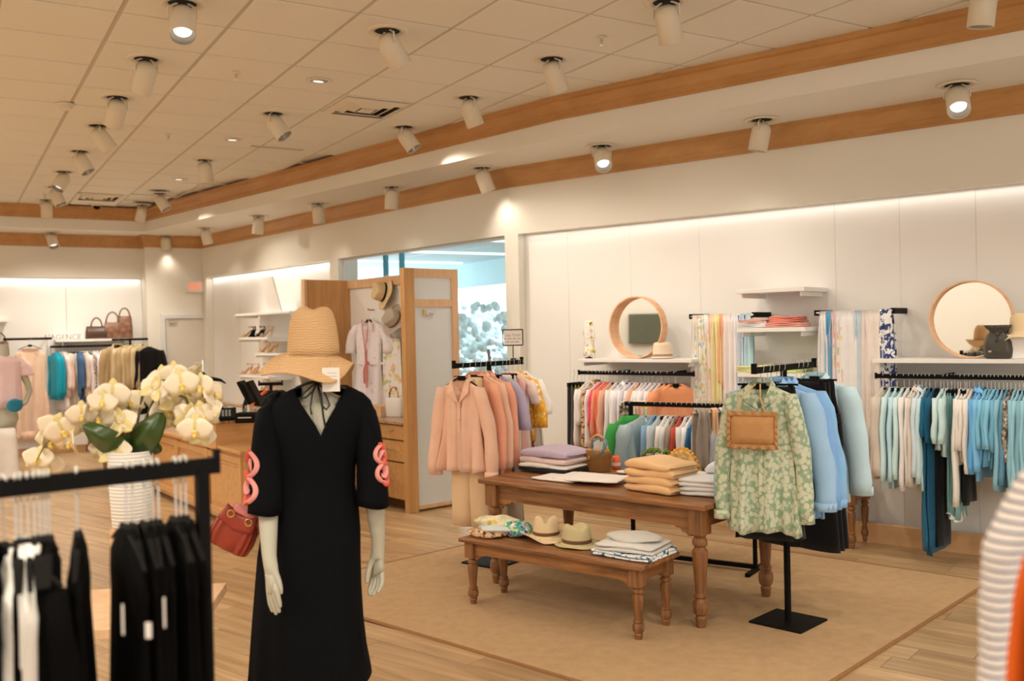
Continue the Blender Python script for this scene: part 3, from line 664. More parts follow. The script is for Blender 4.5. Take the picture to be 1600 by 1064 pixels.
# ---------------------------------------------------------------- wall shelf units
def railrange(px0, px1, d, z):
    a = onpl(px0, 590, nB*(WBD-d), nB)@dB; b = onpl(px1, 590, nB*(WBD-d), nB)@dB; return float(a), float(b)
DR = .32
def wall_rail(label, s0, s1, z, d=DR, brk=2):
    t = thing('wall_rail', label, 'clothes rail', (0, 0, 0))
    m = (WB(s0, d)+WB(s1, d))/2; obj('bar', MB().box(m[0], m[1], z, abs(s0-s1), .014, .034, AB+PI/2), M_BLACK, t, bevel=.002)
    for k in range(brk):
        s = s0+(s1-s0)*(k+.5)/brk; m = WB(s, d/2-.05); obj('bracket', MB().box(m[0], m[1], z, d+.10, .012, .026, AB), M_BLACK, t)
    for s in (s0, s1): m = WB(s, d); obj('end_stop', MB().box(m[0], m[1], z+.002, .012, .022, .046, AB+PI/2), M_BLACK, t)
    return t
def shelf(label, s0, s1, z, depth, th=.030, group=None):
    t = thing('wall_shelf', label, 'shelf', (0, 0, 0), group=group)
    m = (WB(s0, depth/2-.055)+WB(s1, depth/2-.055))/2
    obj('board', MB().box(m[0], m[1], z-th/2, abs(s0-s1), depth+.10, th, AB+PI/2), M_WHITE, t, bevel=.003)
    for s in (s0-.04*np.sign(s0-s1), s1+.04*np.sign(s0-s1)):
        m = WB(s, depth/2-.06); obj('bracket', MB().box(m[0], m[1], z-th-.018, .012, depth+.05, .036, AB+PI/2), M_WHITE, t)
    return t
sR0, sR1 = 2.435, -1.2
ZS = 1.480; ZR = 1.350
shelf('long white wall shelf with the larger round mirror and black bag', sR0, sR1, ZS, .36)
wall_rail('long black wall rail of blue and white tops at right', 2.42, sR1, ZR, brk=4)
sL0, sL1 = float(onpl(903, 560, nB*(WBD-.36), nB)@dB), float(onpl(1080, 560, nB*(WBD-.36), nB)@dB)
shelf('white wall shelf with the smaller round mirror and pink hat', sL0, sL1, ZS-.005, .36)
wall_rail('black wall rail of coral and white tops at left', sL0+.02, sL1, ZR-.005, brk=2)
def rng_garments(items, rail_s, z, d, side, grp):
    """items: (px at top, kind, colour material, words, L, sleeve)"""
    cnt = 0
    for k, (px, kind, m, words, L, sl) in enumerate(items):
        s = float(onpl(px, 612, nB*(WBD-d), nB)@dB); p = WB(s, d, z); r = AB+(random.random()-.5)*.12
        lab = '%s, %s from the left on the %s' % (words, ORD[k], side)
        if kind == 'p': trousers('hanging_trousers', lab, p, r, m, L, .24, .03, seed=k, group=grp)
        elif kind == 'pc': trousers('hanging_trousers', lab, p, r, m, L, .24, .03, seed=k, group=grp, cuff=fab(216, 214, 200))
        elif kind == 'd': garment('hanging_dress', lab, 'dress', p, r, m, L, .38, .03, hem=.46, sl=sl, seed=k, group=grp, spread=.02, n=20)
        elif kind == 'j': garment('hanging_jacket', lab, 'jacket', p, r, m, L, .42, .05, sl=sl, seed=k, group=grp, spread=.03, r0=.07, r1=.055, n=20)
        elif kind == 's': garment('hanging_shirt', lab, 'shirt', p, r, m, L, .40, .03, sl=sl, seed=k, group=grp, spread=.04, n=20, collar=True, vneck=.03)
        else: garment('hanging_tee', lab, 'top', p, r, m, L, .39, .028, sl=sl, seed=k, group=grp, spread=.035, n=20, r1=.045 if sl > .3 else .058)
random.seed(11)
G = fab
BR = [(1381, 'j', G(196, 180, 160), 'grey-beige long coat-like jacket', .76, .56), (1393, 't', G(196, 214, 212), 'pale aqua long sweater', .82, .60), (1402, 't', G(184, 208, 210), 'pale blue sweater', .82, .60),
      (1413, 't', G(196, 216, 214), 'icy blue top', .80, .58), (1421, 't', G(222, 212, 200), 'cream knit sweater', .80, .66), (1429, 't', G(220, 212, 200), 'off-white knit top', .78, .62),
      (1435, 's', G(206, 190, 172), 'beige shirt', .80, .62), (1441, 's', G(200, 208, 210), 'pale grey-blue shirt', .78, .55), (1447, 't', P_CHECK, 'aqua checked long top', .82, .60),
      (1453, 'd', G(30, 96, 122), 'deep teal long dress with short sleeves', 1.24, .26), (1462, 'd', G(24, 84, 110), 'dark teal long jumpsuit', 1.27, .30), (1470, 'p', G(22, 24, 24), 'black long trousers', 1.22, 0),
      (1475, 't', G(196, 214, 204), 'pale mint frilled tee', .52, .30), (1481, 't', G(190, 210, 202), 'pale mint tee', .56, .30), (1487, 'pc', G(122, 162, 156), 'sage green cuffed trousers', .98, 0),
      (1492, 'pc', G(112, 152, 148), 'darker sage cuffed trousers', 1.0, 0), (1497, 'pc', G(132, 170, 164), 'pale sage cuffed trousers', 1.02, 0),
      (1501, 't', G(226, 214, 198), 'cream long sleeved top', .62, .74), (1508, 't', G(222, 212, 198), 'cream tee', .56, .34), (1511, 'p', G(28, 30, 30), 'black shorter trousers', .90, 0), (1515, 't', G(220, 208, 192), 'soft white tee', .60, .34),
      (1522, 't', G(222, 210, 194), 'ivory top', .66, .5), (1530, 's', G(100, 164, 206), 'bright blue shirt', .62, .5), (1536, 's', G(122, 178, 208), 'sky blue blouse', .72, .48), (1543, 't', G(128, 184, 200), 'aqua blue tee', .60, .32),
      (1549, 't', G(116, 172, 190), 'soft turquoise tee', .62, .32), (1555, 't', G(134, 190, 204), 'light turquoise tee', .58, .32), (1561, 't', G(110, 164, 182), 'turquoise tee', .62, .34),
      (1568, 't', G(134, 176, 186), 'grey-teal sweater', .78, .6), (1574, 't', G(92, 140, 158), 'dusty teal cardigan', .72, .56), (1580, 't', P_SNAKE, 'grey patterned blouse', .56, .4), (1587, 't', G(140, 182, 190), 'pale teal sweater', .84, .62), (1593, 't', G(150, 190, 194), 'seafoam sweater', .88, .64), (1599, 't', G(126, 170, 180), 'blue-green sweater', .84, .62),
      (1606, 't', G(150, 190, 194), 'pale teal top', .84, .62), (1614, 't', G(134, 180, 190), 'teal-grey top', .84, .62)]
rng_garments(BR, None, ZR, DR, 'right wall rail', 'clothes on the right wall rail')
COR = (236, 150, 110)
BL = [(897, 'p', G(58, 52, 50), 'charcoal long trousers', 1.0, 0), (903, 'p', G(90, 84, 80), 'dark grey trousers', .98, 0), (909, 'p', G(150, 138, 40), 'olive yellow trousers', .96, 0), (914, 'p', G(140, 128, 44), 'olive trousers', .96, 0),
      (921, 't', G(222, 210, 200), 'white long sleeved top', .62, .5), (927, 't', G(216, 204, 190), 'off-white top', .60, .3), (933, 's', P_LEOP, 'brown patterned blouse', .60, .5), (939, 't', G(228, 212, 206), 'white striped top', .60, .5),
      (943, 't', G(216, 80, 96), 'raspberry red top', .58, .3), (948, 't', G(240, 148, 112), 'coral top', .58, .4), (953, 't', G(222, 108, 84), 'deep coral top', .56, .4), (958, 't', G(240, 170, 140), 'peach top', .56, .4),
      (966, 't', G(222, 212, 204), 'white blouse', .64, .5), (974, 't', G(226, 216, 208), 'soft white blouse', .64, .5), (981, 's', G(228, 216, 214), 'white shirt with upright collar', .72, .55), (988, 't', G(218, 206, 204), 'pale lilac top', .66, .5),
      (995, 't', G(220, 212, 206), 'white knit top', .60, .4), (1001, 't', G(240, 170, 136), 'light coral tee', .60, .3), (1007, 't', G(226, 214, 206), 'ivory tee', .60, .3), (1013, 't', G(230, 208, 202), 'blush tee', .60, .3),
      (1020, 't', G(224, 214, 206), 'milk white tee', .60, .3), (1027, 't', G(220, 206, 200), 'pale shell top', .60, .4), (1034, 't', G(224, 212, 204), 'white sweater', .58, .5)]
rng_garments(BL, None, ZR-.005, DR, 'left wall rail', 'clothes on the left wall rail')
# two coral sweaters, the outermost turned to the room
for k, (px, rr) in enumerate([(1045, AB-.25), (1056, AB-.75)]):
    s = float(onpl(px, 612, nB*(WBD-DR), nB)@dB)
    garment('hanging_sweater', ['coral sweater just behind the outermost one on the left wall rail', 'bright coral sweater facing the room at the right end of the left wall rail'][k], 'sweater', WB(s, DR, ZR-.005), rr, G(236, 146, 100), .56, .42, .06, sl=.50, seed=60+k, spread=.05, n=36, vneck=.035, collar=None)
# middle shelf bay
for k, (zz, wd) in enumerate([(2.055, 'top'), (1.735, 'middle'), (1.365, 'lowest')]):
    s0 = float(onpl(1150, 500, nB*(WBD-.40), nB)@dB); s1 = float(onpl(1257, 500, nB*(WBD-.40), nB)@dB)
    shelf('white %s shelf between the two scarf rails' % wd, s0, s1, zz, .40, .035, 'white bay shelves')
M_PBACK = mat('shelf_back_panel', (.84, .80, .70), .5, var=0)
def rail_scarf(label, px0, px1, z):
    a = float(onpl(px0, 495, nB*(WBD-.20), nB)@dB); b = float(onpl(px1, 495, nB*(WBD-.20), nB)@dB)
    t = thing('scarf_rail', label, 'rail', (0, 0, 0)); m = (WB(a, .20)+WB(b, .20))/2
    obj('bar', MB().tube([WB(a, .20, z), WB(b, .20, z)], .012, 10), M_CHROME, t)
    for s in (a, b):
        m = WB(s, .05); obj('bracket', MB().box(m[0], m[1], z, .32, .035, .045, AB), M_BLACK, t, bevel=.003)
    return a, b
def hanging_scarf(label, s, z, wid, L1, L2, m, seed, grp, fringe=None, d=.20):
    """one scarf folded over the rail: front and back fall as gathered cloth"""
    rnd = random.Random(seed); t = thing('hanging_scarf', label, 'scarf', WB(s, d, z), AB+PI/2, grp)
    ph = rnd.random()*6
    def fn(u, v):
        # v goes from the front hem over the bar to the back hem
        Lt = L1+L2+.05; q = v*Lt; gather = .55+.45*min(1, abs(q-L1)/.25)
        x = (u-.5)*wid*gather; wv = .012*math.sin(u*14+ph)+.006*math.sin(u*29+ph*2)
        if q < L1: y = -(.018+wv*min(1, (L1-q)/.1)*.9+.012*(L1-q)); z_ = -(L1-q)
        elif q < L1+.05: a = (q-L1)/.05*PI; y = -.018*math.cos(a); z_ = .018*math.sin(a)
        else: y = .018-wv*.5; z_ = -(q-L1-.05)
        if v <= 0.001: z_ += .03*math.sin(u*5+ph)
        return (x, -y, z_)
    obj('cloth', MB().grid(fn, 14, 22), m, t, smooth=True, solid=.003)
    if fringe:
        f = MB()
        for k in range(12): x = (k/11-.5)*wid*.98; f.tube([(x, .03, -L1+.01), (x, .034, -L1-.05)], .003, 4)
        o = obj('fringe', f, fringe, t); o['kind'] = 'stuff'
    return t
za = 1.845
a, b = rail_scarf('black-ended scarf rail to the left of the bay shelves', 1080, 1178, za)
SC1 = [(1087, .07, .95, G(214, 200, 184), 'thin beige scarf'), (1095, .09, 1.02, P_MULTI, 'speckled multicolour scarf with blue end'), (1104, .07, .80, P_FLOR, 'pale scarf with yellow flecks'), (1112, .07, .86, G(232, 190, 160), 'soft orange scarf'),
       (1120, .09, .78, G(226, 208, 144), 'yellow and lime scarf'), (1127, .06, .60, G(238, 160, 116), 'bright coral knotted scarf'), (1137, .11, .90, G(232, 206, 194), 'blush pink scarf'), (1149, .09, .92, G(224, 214, 206), 'white scarf beside the bay shelves'),
       (1160, .07, .84, P_STRIPEB, 'blue striped scarf behind the bay shelves'), (1170, .07, .82, G(184, 206, 220), 'light blue scarf behind the bay shelves')]
for k, (px, wd, L, m, lab) in enumerate(SC1):
    hanging_scarf(lab+' hanging on the left scarf rail', float(onpl(px, 495, nB*(WBD-.20), nB)@dB), za, wd*1.15, L, L*.8, m, k, 'scarves on the left scarf rail', d=.20)
a, b = rail_scarf('black-ended scarf rail to the right of the bay shelves', 1276, 1395, za)
SC2 = [(1287, .07, .92, G(224, 216, 212), 'white scarf nearest the bay shelves'), (1296, .05, .62, G(90, 160, 188), 'teal blue thin scarf'), (1303, .06, .86, G(214, 184, 180), 'dusty pink scarf'), (1311, .07, .90, P_FLOR, 'olive and white patterned scarf'),
       (1325, .16, 1.04, G(228, 214, 204), 'wide cream scarf with fringed end'), (1341, .08, .98, G(190, 200, 200), 'blue-grey scarf'), (1352, .08, .98, G(222, 204, 190), 'pale sand scarf'), (1366, .14, 1.0, G(236, 208, 192), 'long pale peach scarf with coral and yellow edge'), (1386, .11, .86, P_NAVYW, 'navy and white printed scarf')]
for k, (px, wd, L, m, lab) in enumerate(SC2):
    hanging_scarf(lab+' hanging on the right scarf rail', float(onpl(px, 495, nB*(WBD-.20), nB)@dB), za, wd*1.15, L, L*.8, m, 20+k, 'scarves on the right scarf rail', fringe=G(216, 200, 178) if k in (4, 7) else None)
# ---------------------------------------------------------------- folded clothes
def folded(name, label, cat, loc, rz, m, w=.34, d=.26, h=.035, seed=0, group=None, folds=2, sag=.006):
    rnd = random.Random(seed); t = thing(name, label, cat, loc, rz, group); ph = rnd.random()*6
    def slab(z0, hh, sx, dx):
        rings = []; X = w*sx/2; rr = min(hh*.55, .03)
        us = [-1, -.985, -.95, -.88]+[q/5 for q in range(-4, 5)]+[.88, .95, .985, 1]
        for u in us:
            x = u*X; q = max(0, abs(x)-(X-rr))/rr; e = max(.12, math.sqrt(max(0, 1-q*q))); ring = []
            for i in range(20):
                a = 2*PI*(i+.5)/20; ca, sa = math.cos(a), math.sin(a)
                y = d/2*math.copysign(abs(ca)**.22, ca)*(.965+.035*e)-.012*(abs(u)**6)*math.copysign(1, ca); z = hh/2*math.copysign(abs(sa)**.75, sa)*e
                z += sag*math.sin(u*3+ph)*(.5+.5*sa)+.0015*math.sin(i*2+u*7+ph)-(.25*hh*max(0, sa)*abs(u)**5)
                ring.append((x+dx, y+.004*math.sin(u*9+ph+k0*2), z0+hh/2+z))
            rings.append(ring)
        return MB().loft(rings)
    k0 = 0
    for k in range(folds): obj('folded_layer', slab(h*k/folds, h/folds*1.10, 1-.03*k*rnd.random(), .004*(rnd.random()-.5)), m, t, smooth=True)
    return t
# coral pile and friends on the bay shelves
def bay(px, z, **k): s = float(onpl(px, 500, nB*(WBD-.24), nB)@dB); return WB(s, .24, z)
for k in range(3): folded('folded_shirt', ['coral folded top lowest in the pile on the middle bay shelf', 'salmon folded top second in the pile on the middle bay shelf', 'bright coral folded top topmost on the middle bay shelf'][k], 'folded top', bay(1232, 1.737+k*.028), AB+PI/2, [G(240, 150, 130), G(242, 140, 120), G(240, 130, 108)][k], .30-.03*k, .24, .03, k, 'coral pile')
for k in range(3): folded('folded_shirt', ['white folded top lowest at left on the middle bay shelf', 'white-pink folded top at left on the middle bay shelf', 'blush folded top topmost at left on the middle bay shelf'][k], 'folded top', bay(1183, 1.737+k*.022), AB+PI/2, [G(226, 214, 206), G(232, 206, 200), G(238, 170, 150)][k], .26, .24, .024, k+5, 'pale pile')
for k in range(2): folded('folded_shirt', ['yellow folded top under another on the lowest bay shelf', 'pale yellow folded top on the lowest bay shelf'][k], 'folded top', bay(1180, 1.367+k*.025), AB+PI/2, G(238, 214, 150), .28, .24, .026, k+9, 'yellow pile')
for k in range(2): folded('folded_shirt', ['lime green folded top under another on the lowest bay shelf', 'pale lime folded top on the lowest bay shelf'][k], 'folded top', bay(1238, 1.367+k*.022), AB+PI/2, G(206, 214, 130), .26, .24, .024, k+13, 'lime pile')
# ---------------------------------------------------------------- round mirrors
M_MIR = mat('mirror_glass', (.92, .92, .90), .02, metal=1, var=0)
def mirror(label, px, py, R, d, z, depth=.085, tilt=.015):
    s = float(onpl(px, py, nB*(WBD-d), nB)@dB); c = WB(s, d, z)
    t = thing('round_mirror', label, 'mirror', c, 0, None, rot=(0, 0, 0))
    Mx_ = Matrix.Rotation(AB, 4, 'Z') @ Matrix.Rotation(-PI/2+tilt, 4, 'Y')
    rim = MB().lathe([(R-.012, 0), (R, 0), (R, depth), (R-.012, depth), (R-.012, .02)], n=64, cap=False)
    obj('wooden_rim', rim.xf(Mx_), wood('mirror_rim_wood', (206, 150, 104), (226, 178, 134), .45, bump=.02), t, smooth=False)
    obj('mirror_glass', MB().lathe([(.0001, .022), (R-.010, .022), (R-.010, .016), (.0001, .016)], n=64, cap=False).xf(Mx_), M_MIR, t)
    return t
mirror('smaller round mirror with deep wooden rim on the left wall shelf', 1001, 509, .285, .13, ZS-.005+.285, .10)
mirror('larger round mirror with wooden rim on the right wall shelf', 1519, 498, .285, .13, ZS+.285, .07)
# ---------------------------------------------------------------- hats
def hat(name, label, loc, rz, m, R=.095, H=.12, brim=.08, wave=.01, droop=0., pinch=.03, dent=.03, band=None, rot=None, group=None, oval=1.12, flare=None, n=48):
    t = thing(name, label, 'hat', loc, rz, group, rot)
    rings = []
    prof = [(R+brim, -.0), (R+brim-.002, .003), (R+brim*.6, .002), (R+brim*.25, .003), (R*1.03, .008), (R, .02), (R*.97, H*.45), (R*.92, H*.8), (R*.84, H*.95), (R*.66, H), (R*.40, H*.99), (R*.15, H*.97), (.001, H*.965)]
    for k, (r, z) in enumerate(prof):
        ring = []
        for i in range(n):
            a = 2*PI*i/n; x, y = r*math.cos(a), r*oval*math.sin(a); zz = z
            if r > R*1.02:
                f = (r-R)/brim; zz += wave*math.sin(2*a+.6)*f+wave*.5*math.sin(5*a)*f-droop*f*f
                if flare: zz += flare*max(0, math.cos(a-PI))*f*f
            if z > H*.6:
                q = (z/H-.6)/.4; zz -= dent*math.exp(-(x/(R*.35))**2)*(1 if k > 7 else .3)*q
                if y < 0: x *= 1-pinch/R*q*min(1, -y/(R*.5))
            ring.append((x, y, zz))
        rings.append(ring)
    obj('crown_and_brim', MB().loft(rings, True, False), m, t, smooth=True, solid=.003)
    if band:
        obj('hat_band', MB().lathe([(R*1.012, .012), (R*1.03, .014), (R*1.012, .034), (R*1.0, .036)], n=n, cap=False, sy=oval), band, t, smooth=True)
    return t
M_STRAW = ramp_mat('straw_weave', 'wave', 60, [(0, (206, 176, 130)), (1, (222, 196, 152))], const=False, bump=.5)
M_STRAW2 = ramp_mat('straw_weave_grey', 'wave', 60, [(0, (184, 166, 118)), (1, (204, 188, 142))], const=False, bump=.5)
M_RAFF = ramp_mat('raffia_weave', 'wave', 34, [(0, (190, 148, 100)), (1, (202, 162, 114))], const=False, bump=.35, dist=6)
M_BROWNB = mat('brown_band', C(96, 60, 36), .6, var=0)
s = float(onpl(1037, 553, nB*(WBD-.20), nB)@dB)
hat('cloche_hat', 'small pale pink cloche hat on the left wall shelf beside the mirror', WB(s, .22, ZS+.002), AB+PI/2, G(228, 196, 166), .085, .14, .02, 0, .0, 0, .01, band=G(150, 130, 100))
# ---------------------------------------------------------------- other shelf things
def bucket_bag(label, loc, rz, m, w=.21, h=.24):
    t = thing('bucket_bag', label, 'bag', loc, rz); rings = []
    for z, r, a_ in [(0, .40, 0), (.01, .47, 0), (h*.25, .50, .02), (h*.5, .47, .04), (h*.68, .38, .07), (h*.78, .26, .12), (h*.82, .25, .14), (h*.9, .33, .22), (h, .38, .25)]:
        rings.append([(w*r*(1+a_*math.sin(i*2*PI/32*8))*math.cos(i*2*PI/32), w*.62*r*(1+a_*math.sin(i*2*PI/32*8))*math.sin(i*2*PI/32), z) for i in range(32)])
    obj('pouch', MB().loft(rings), m, t, smooth=True)
    obj('drawstring', MB().tube([(w*.27*math.cos(k*2*PI/20), w*.18*math.sin(k*2*PI/20), h*.80+.004*(k % 2)) for k in range(21)], .005, 6), m, t)
    obj('metal_plate', MB().box(-w*.12, -w*.31, h*.22, .022, .004, .012), M_CHROME, t)
    obj('tassel_knot', MB().sphere((w*.1, -w*.22, h*.74), .018).tube([(w*.1, -w*.24, h*.72), (w*.12, -w*.33, h*.6), (w*.1, -w*.34, h*.5)], .006, 6), m, t, smooth=True)
    return t
s = float(onpl(1557, 555, nB*(WBD-.30), nB)@dB)
bucket_bag('gathered dark grey-black bucket bag on the right wall shelf', WB(s, .24, ZS+.001), AB-PI/2-.3, mat('black_leather', C(62, 58, 48), .38, var=.1, bump=.3, bs=60, spec=.5))
s = float(onpl(1596, 555, nB*(WBD-.2), nB)@dB)
t = thing('display_riser', 'plain white riser box on the right wall shelf under the peach hat', 'riser', WB(s-.02, .17, ZS+.001), AB); obj('box', MB().box(0, 0, .085, .2, .26, .17), M_WHITE, t, bevel=.003)
hat('sun_hat', 'pale peach bucket sun hat on the white riser at the right edge', WB(s-.02, .17, ZS+.172), AB, G(232, 196, 152), .09, .15, .07, .02, .03, 0, .02)
# scarf bust stand left of the small mirror
s = float(onpl(921, 555, nB*(WBD-.2), nB)@dB); t = thing('draped_print_scarf', 'white and mustard bird print scarf draped upright at the left wall shelf end', 'scarf', WB(s, .20, ZS-.002), AB-PI/2)
rings = []
for k in range(10):
    u = k/9; z = .02+.34*u; w_ = [.055, .062, .05, .045, .05, .055, .055, .05, .045, .03][k]
    rings.append([(w_*math.cos(i*2*PI/20)*(1+.18*math.sin(i*3+k)), w_*.7*math.sin(i*2*PI/20)*(1+.18*math.sin(i*2+k)), z) for i in range(20)])
P_BIRD = ramp_mat('bird_print', 'noise', 22, [(0, (60, 50, 50)), (.36, (214, 180, 70)), (.42, (228, 216, 200)), (.62, (232, 190, 170))])
obj('cloth', MB().loft(rings), P_BIRD, t, smooth=True); obj('loose_end', MB().grid(lambda u, v: (.04+.03*u+.012*math.sin(v*7), -.02+.01*math.sin(u*6), .30-.30*v), 6, 10), P_BIRD, t, smooth=True, solid=.004)
obj('stand_foot', MB().lathe([(.045, 0), (.045, .006), (.008, .012), (.006, .03)], n=20), M_BLACK, t)
# ---------------------------------------------------------------- turned-leg tables
def turned(mb, x, y, H, block, w, seed=0):
    zb = H-block; mb.box(x, y, H-block/2, w, w, block); r = w/2
    p = [(r*.55, 0), (r*.60, .012), (r*.72, zb*.10), (r*.60, zb*.13), (r*.86, zb*.15), (r*.98, zb*.22), (r*.92, zb*.28), (r*.66, zb*.315), (r*.84, zb*.33), (r*.84, zb*.35), (r*.62, zb*.37), (r*.72, zb*.5), (r*.92, zb*.74), (r*.94, zb*.82), (r*.70, zb*.845), (r*.66, zb*.86), (r*.90, zb*.89), (r*.92, zb*.93), (r*.66, zb*.965), (r*.9, zb)]
    mb.lathe(p, (x, y, 0), 18); return mb
def old_table(label, name, cat, c, ang, L, D, H, th, leg, inset, block, apron, z0, sc_=1., scallop=.05):
    t = thing(name, label, cat, (c[0], c[1], z0), ang)
    tp = MB(); n = 4; bw = L
    for k in range(3): tp = MB(); tp.box((k-1)*D/3, 0, H-th/2, D/3-.0015, L, th); obj('top_plank', tp, M_OLD, t, bevel=.006)
    lx, ly = D/2-inset, L/2-inset
    for sx_ in (-1, 1):
        for sy in (-1, 1): obj('leg', turned(MB(), sx_*lx, sy*ly, H-th-.001, block, leg), M_OLDL, t, smooth=False, bevel=0)
    for sx_ in (-1, 1):
        obj('apron', MB().box(sx_*(lx+.004), 0, H-th-apron/2-.001, .022, 2*ly-leg+.004, apron), M_OLD, t)
        for sy in (-1, 1):
            y1 = sy*(ly-leg/2); P_ = [(0, 0), (scallop*2.3, 0), (scallop*2.0, -scallop*.25), (scallop*1.4, -scallop*.3), (scallop*1.2, -scallop*.7), (scallop*.6, -scallop*.8), (scallop*.4, -scallop*1.1), (0, -scallop*1.1)]
            v = [(sx_*(lx+.004)+dx, y1-sy*px_, H-th-apron+pz) for dx in (-.010, .010) for px_, pz in P_]
            k = len(P_); obj('corner_bracket', MB().add(v, [tuple(range(k)), tuple(range(k, 2*k))[::-1]]+[(i, (i+1) % k, k+(i+1) % k, k+i) for i in range(k)]), M_OLD, t)
    for sy in (-1, 1): obj('apron', MB().box(0, sy*(ly+.004), H-th-apron/2-.001, 2*lx-leg+.004, .022, apron), wood('old_apron_end', (96, 58, 28), (150, 98, 54), .45, scale=3, axis='x', bump=.15), t)
    return t
TANG = math.atan2(-.30, .954)*-1  # long axis of the display table
TC = np.array([3.887, 5.067]); TA = math.atan2(.30, .954)
old_table('large brown wooden display table with turned legs on the rug', 'display_table', 'table', TC, TA, 1.78, .98, .726, .032, .098, .085, .15, .115, .009)
BC = np.array([3.243, 4.845]); BA = math.atan2(.345, .939)
old_table('low brown wooden bench with turned legs in front of the display table', 'display_bench', 'bench', BC, BA, 1.36, .44, .425, .026, .072, .065, .10, .075, .009, scallop=.032)
tv = np.array([math.cos(TA), math.sin(TA)]); tu = np.array([-math.sin(TA), math.cos(TA)])  # table depth and long axes
ZT = .009+.726
def tpt(px, py, z=ZT): return onz(px, py, z)
def top_thing(px, py, z=ZT+.001): q = onz(px, py, z); return (q[0], q[1], z)
# lilac pile: black at the bottom
cx = onz(843, 741, ZT); base = np.array([cx[0], cx[1]])+tv*.17
for k, (m, lab, h, w_) in enumerate([(G(24, 20, 18), 'black', .035, .44), (G(222, 210, 194), 'ivory', .034, .44), (G(214, 184, 172), 'blush beige', .042, .42), (G(178, 158, 168), 'lilac', .058, .42)]):
    folded('folded_sweater', '%s folded sweater, %s in the four-colour pile on the display table' % (lab, ['lowest', 'second', 'third', 'topmost'][k]), 'folded sweater', (base[0], base[1], ZT+.002+[0, .035, .069, .111][k]), TA+PI/2+.05*(k % 2), m, w_, .32, h, k, 'four-colour sweater pile', folds=1, sag=.008)
# lace-edged white tops laid flat
for k, (px, py) in enumerate([(872, 750), (905, 752), (925, 757)]):
    q = onz(px, py, ZT); q = q[:2]+tv*.06; folded('folded_shirt', 'flat white lace-edged top on the display table, %s from the left' % ORD[k], 'folded top', (q[0], q[1], ZT+.002+.012*k), TA+PI/2+.15*k, G(222, 208, 192), .36, .30, .016, 30+k, 'flat white tops', folds=1, sag=.002)
# peach pile
q = onz(1015, 771, ZT)[:2]+tv*.13
for k in range(4):
    folded('folded_sweater', 'peach orange folded sweater, %s of the four-high peach pile' % ['lowest', 'second from below', 'third from below', 'topmost'][k], 'folded sweater', (q[0], q[1], ZT+.002+.047*k), TA+PI/2-.1+.06*(k % 3-1), G(238, 178, 124), .40-.01*k, .30, .050, 40+k, 'peach sweater pile', folds=1, sag=.010)
# white pile at the right end
q = onz(1090, 777, ZT)[:2]+tv*.18-tu*.0
for k in range(4):
    folded('folded_shirt', 'white folded top, %s of the white pile on the display table' % ['lowest', 'second from below', 'third from below', 'topmost'][k], 'folded top', (q[0], q[1], ZT+.002+.026*k), TA+PI/2+.2, G(226, 216, 204), .34, .34, .028, 50+k, 'white pile', folds=1, sag=.004)
q2 = q+tv*.16-tu*.02
folded('folded_shirt', 'white top lying raised behind the white pile beside the mint shirt', 'folded top', (q2[0], q2[1], ZT+.110), TA+PI/2+.3, G(228, 220, 210), .26, .22, .05, 57, None, folds=1, sag=.012)
# wicker basket bag
M_WICK = ramp_mat('wicker', 'wave', 40, [(0, (136, 92, 46)), (1, (186, 132, 74))], const=False, bump=1.2, dist=.8)
q = onz(923, 737, ZT)[:2]+tv*.05
t = thing('wicker_basket_bag', 'small brown wicker box handbag with round handle on the display table', 'bag', (q[0], q[1], ZT+.002), TA+PI/2)
obj('basket', MB().loft([[(.112*s_*math.copysign(abs(math.cos(a))**.3, math.cos(a)), .065*s_*math.copysign(abs(math.sin(a))**.3, math.sin(a)), z) for a in np.linspace(0, 2*PI, 33)[:-1]] for z, s_ in [(0, .92), (.004, .96), (.06, 1.0), (.105, 1.02)]]), M_WICK, t)
obj('lid', MB().loft([[(.116*s_*math.copysign(abs(math.cos(a))**.3, math.cos(a)), .069*s_*math.copysign(abs(math.sin(a))**.3, math.sin(a)), z) for a in np.linspace(0, 2*PI, 33)[:-1]] for z, s_ in [(.106, 1.0), (.125, 1.0), (.145, .90), (.152, .70)]]), M_WICK, t)
obj('handle', MB().tube([(.085*math.cos(a), -.045, .125+.125*math.sin(a)) for a in np.linspace(0, PI, 17)], .009, 8), mat('cane_handle', C(190, 140, 84), .4, var=.2, vs=60), t, smooth=True)
obj('clasp', MB().box(0, .066, .10, .02, .01, .03).box(0, -.070, .012, .04, .006, .02), mat('brass', C(200, 160, 90), .3, metal=.8, var=0), t)
t = thing('headband', 'dusty blue fabric headband leaning on the wicker basket handbag', 'headband', (q[0]-.03, q[1]-.10, ZT+.19), TA+PI/2)
obj('band', MB().tube([(.068*math.cos(a), .012*math.sin(a*2), .054*math.sin(a)) for a in np.linspace(0, 2*PI, 33)], .009, 8, flat=.6), G(86, 126, 150), t, smooth=True); t.rotation_euler = (.25, .35, TA+PI/2)
q = onz(962, 734, ZT)[:2]
t = thing('perfume_box', 'small bright orange striped candle jar on the display table behind the peach pile', 'jar', (q[0]+.02, q[1]+.02, ZT+.002)); t.name = 'candle_jar'
obj('jar', MB().lathe([(.028, 0), (.032, .004), (.032, .075), (.026, .08), (.026, .095), (.001, .096)], n=20), mat('orange_glass', C(232, 96, 50), .3, var=0), t, smooth=True); obj('jar_label', MB().lathe([(.0328, .025), (.0328, .05)], n=20, cap=False), G(226, 200, 180), t)
q = onz(968, 741, ZT)[:2]
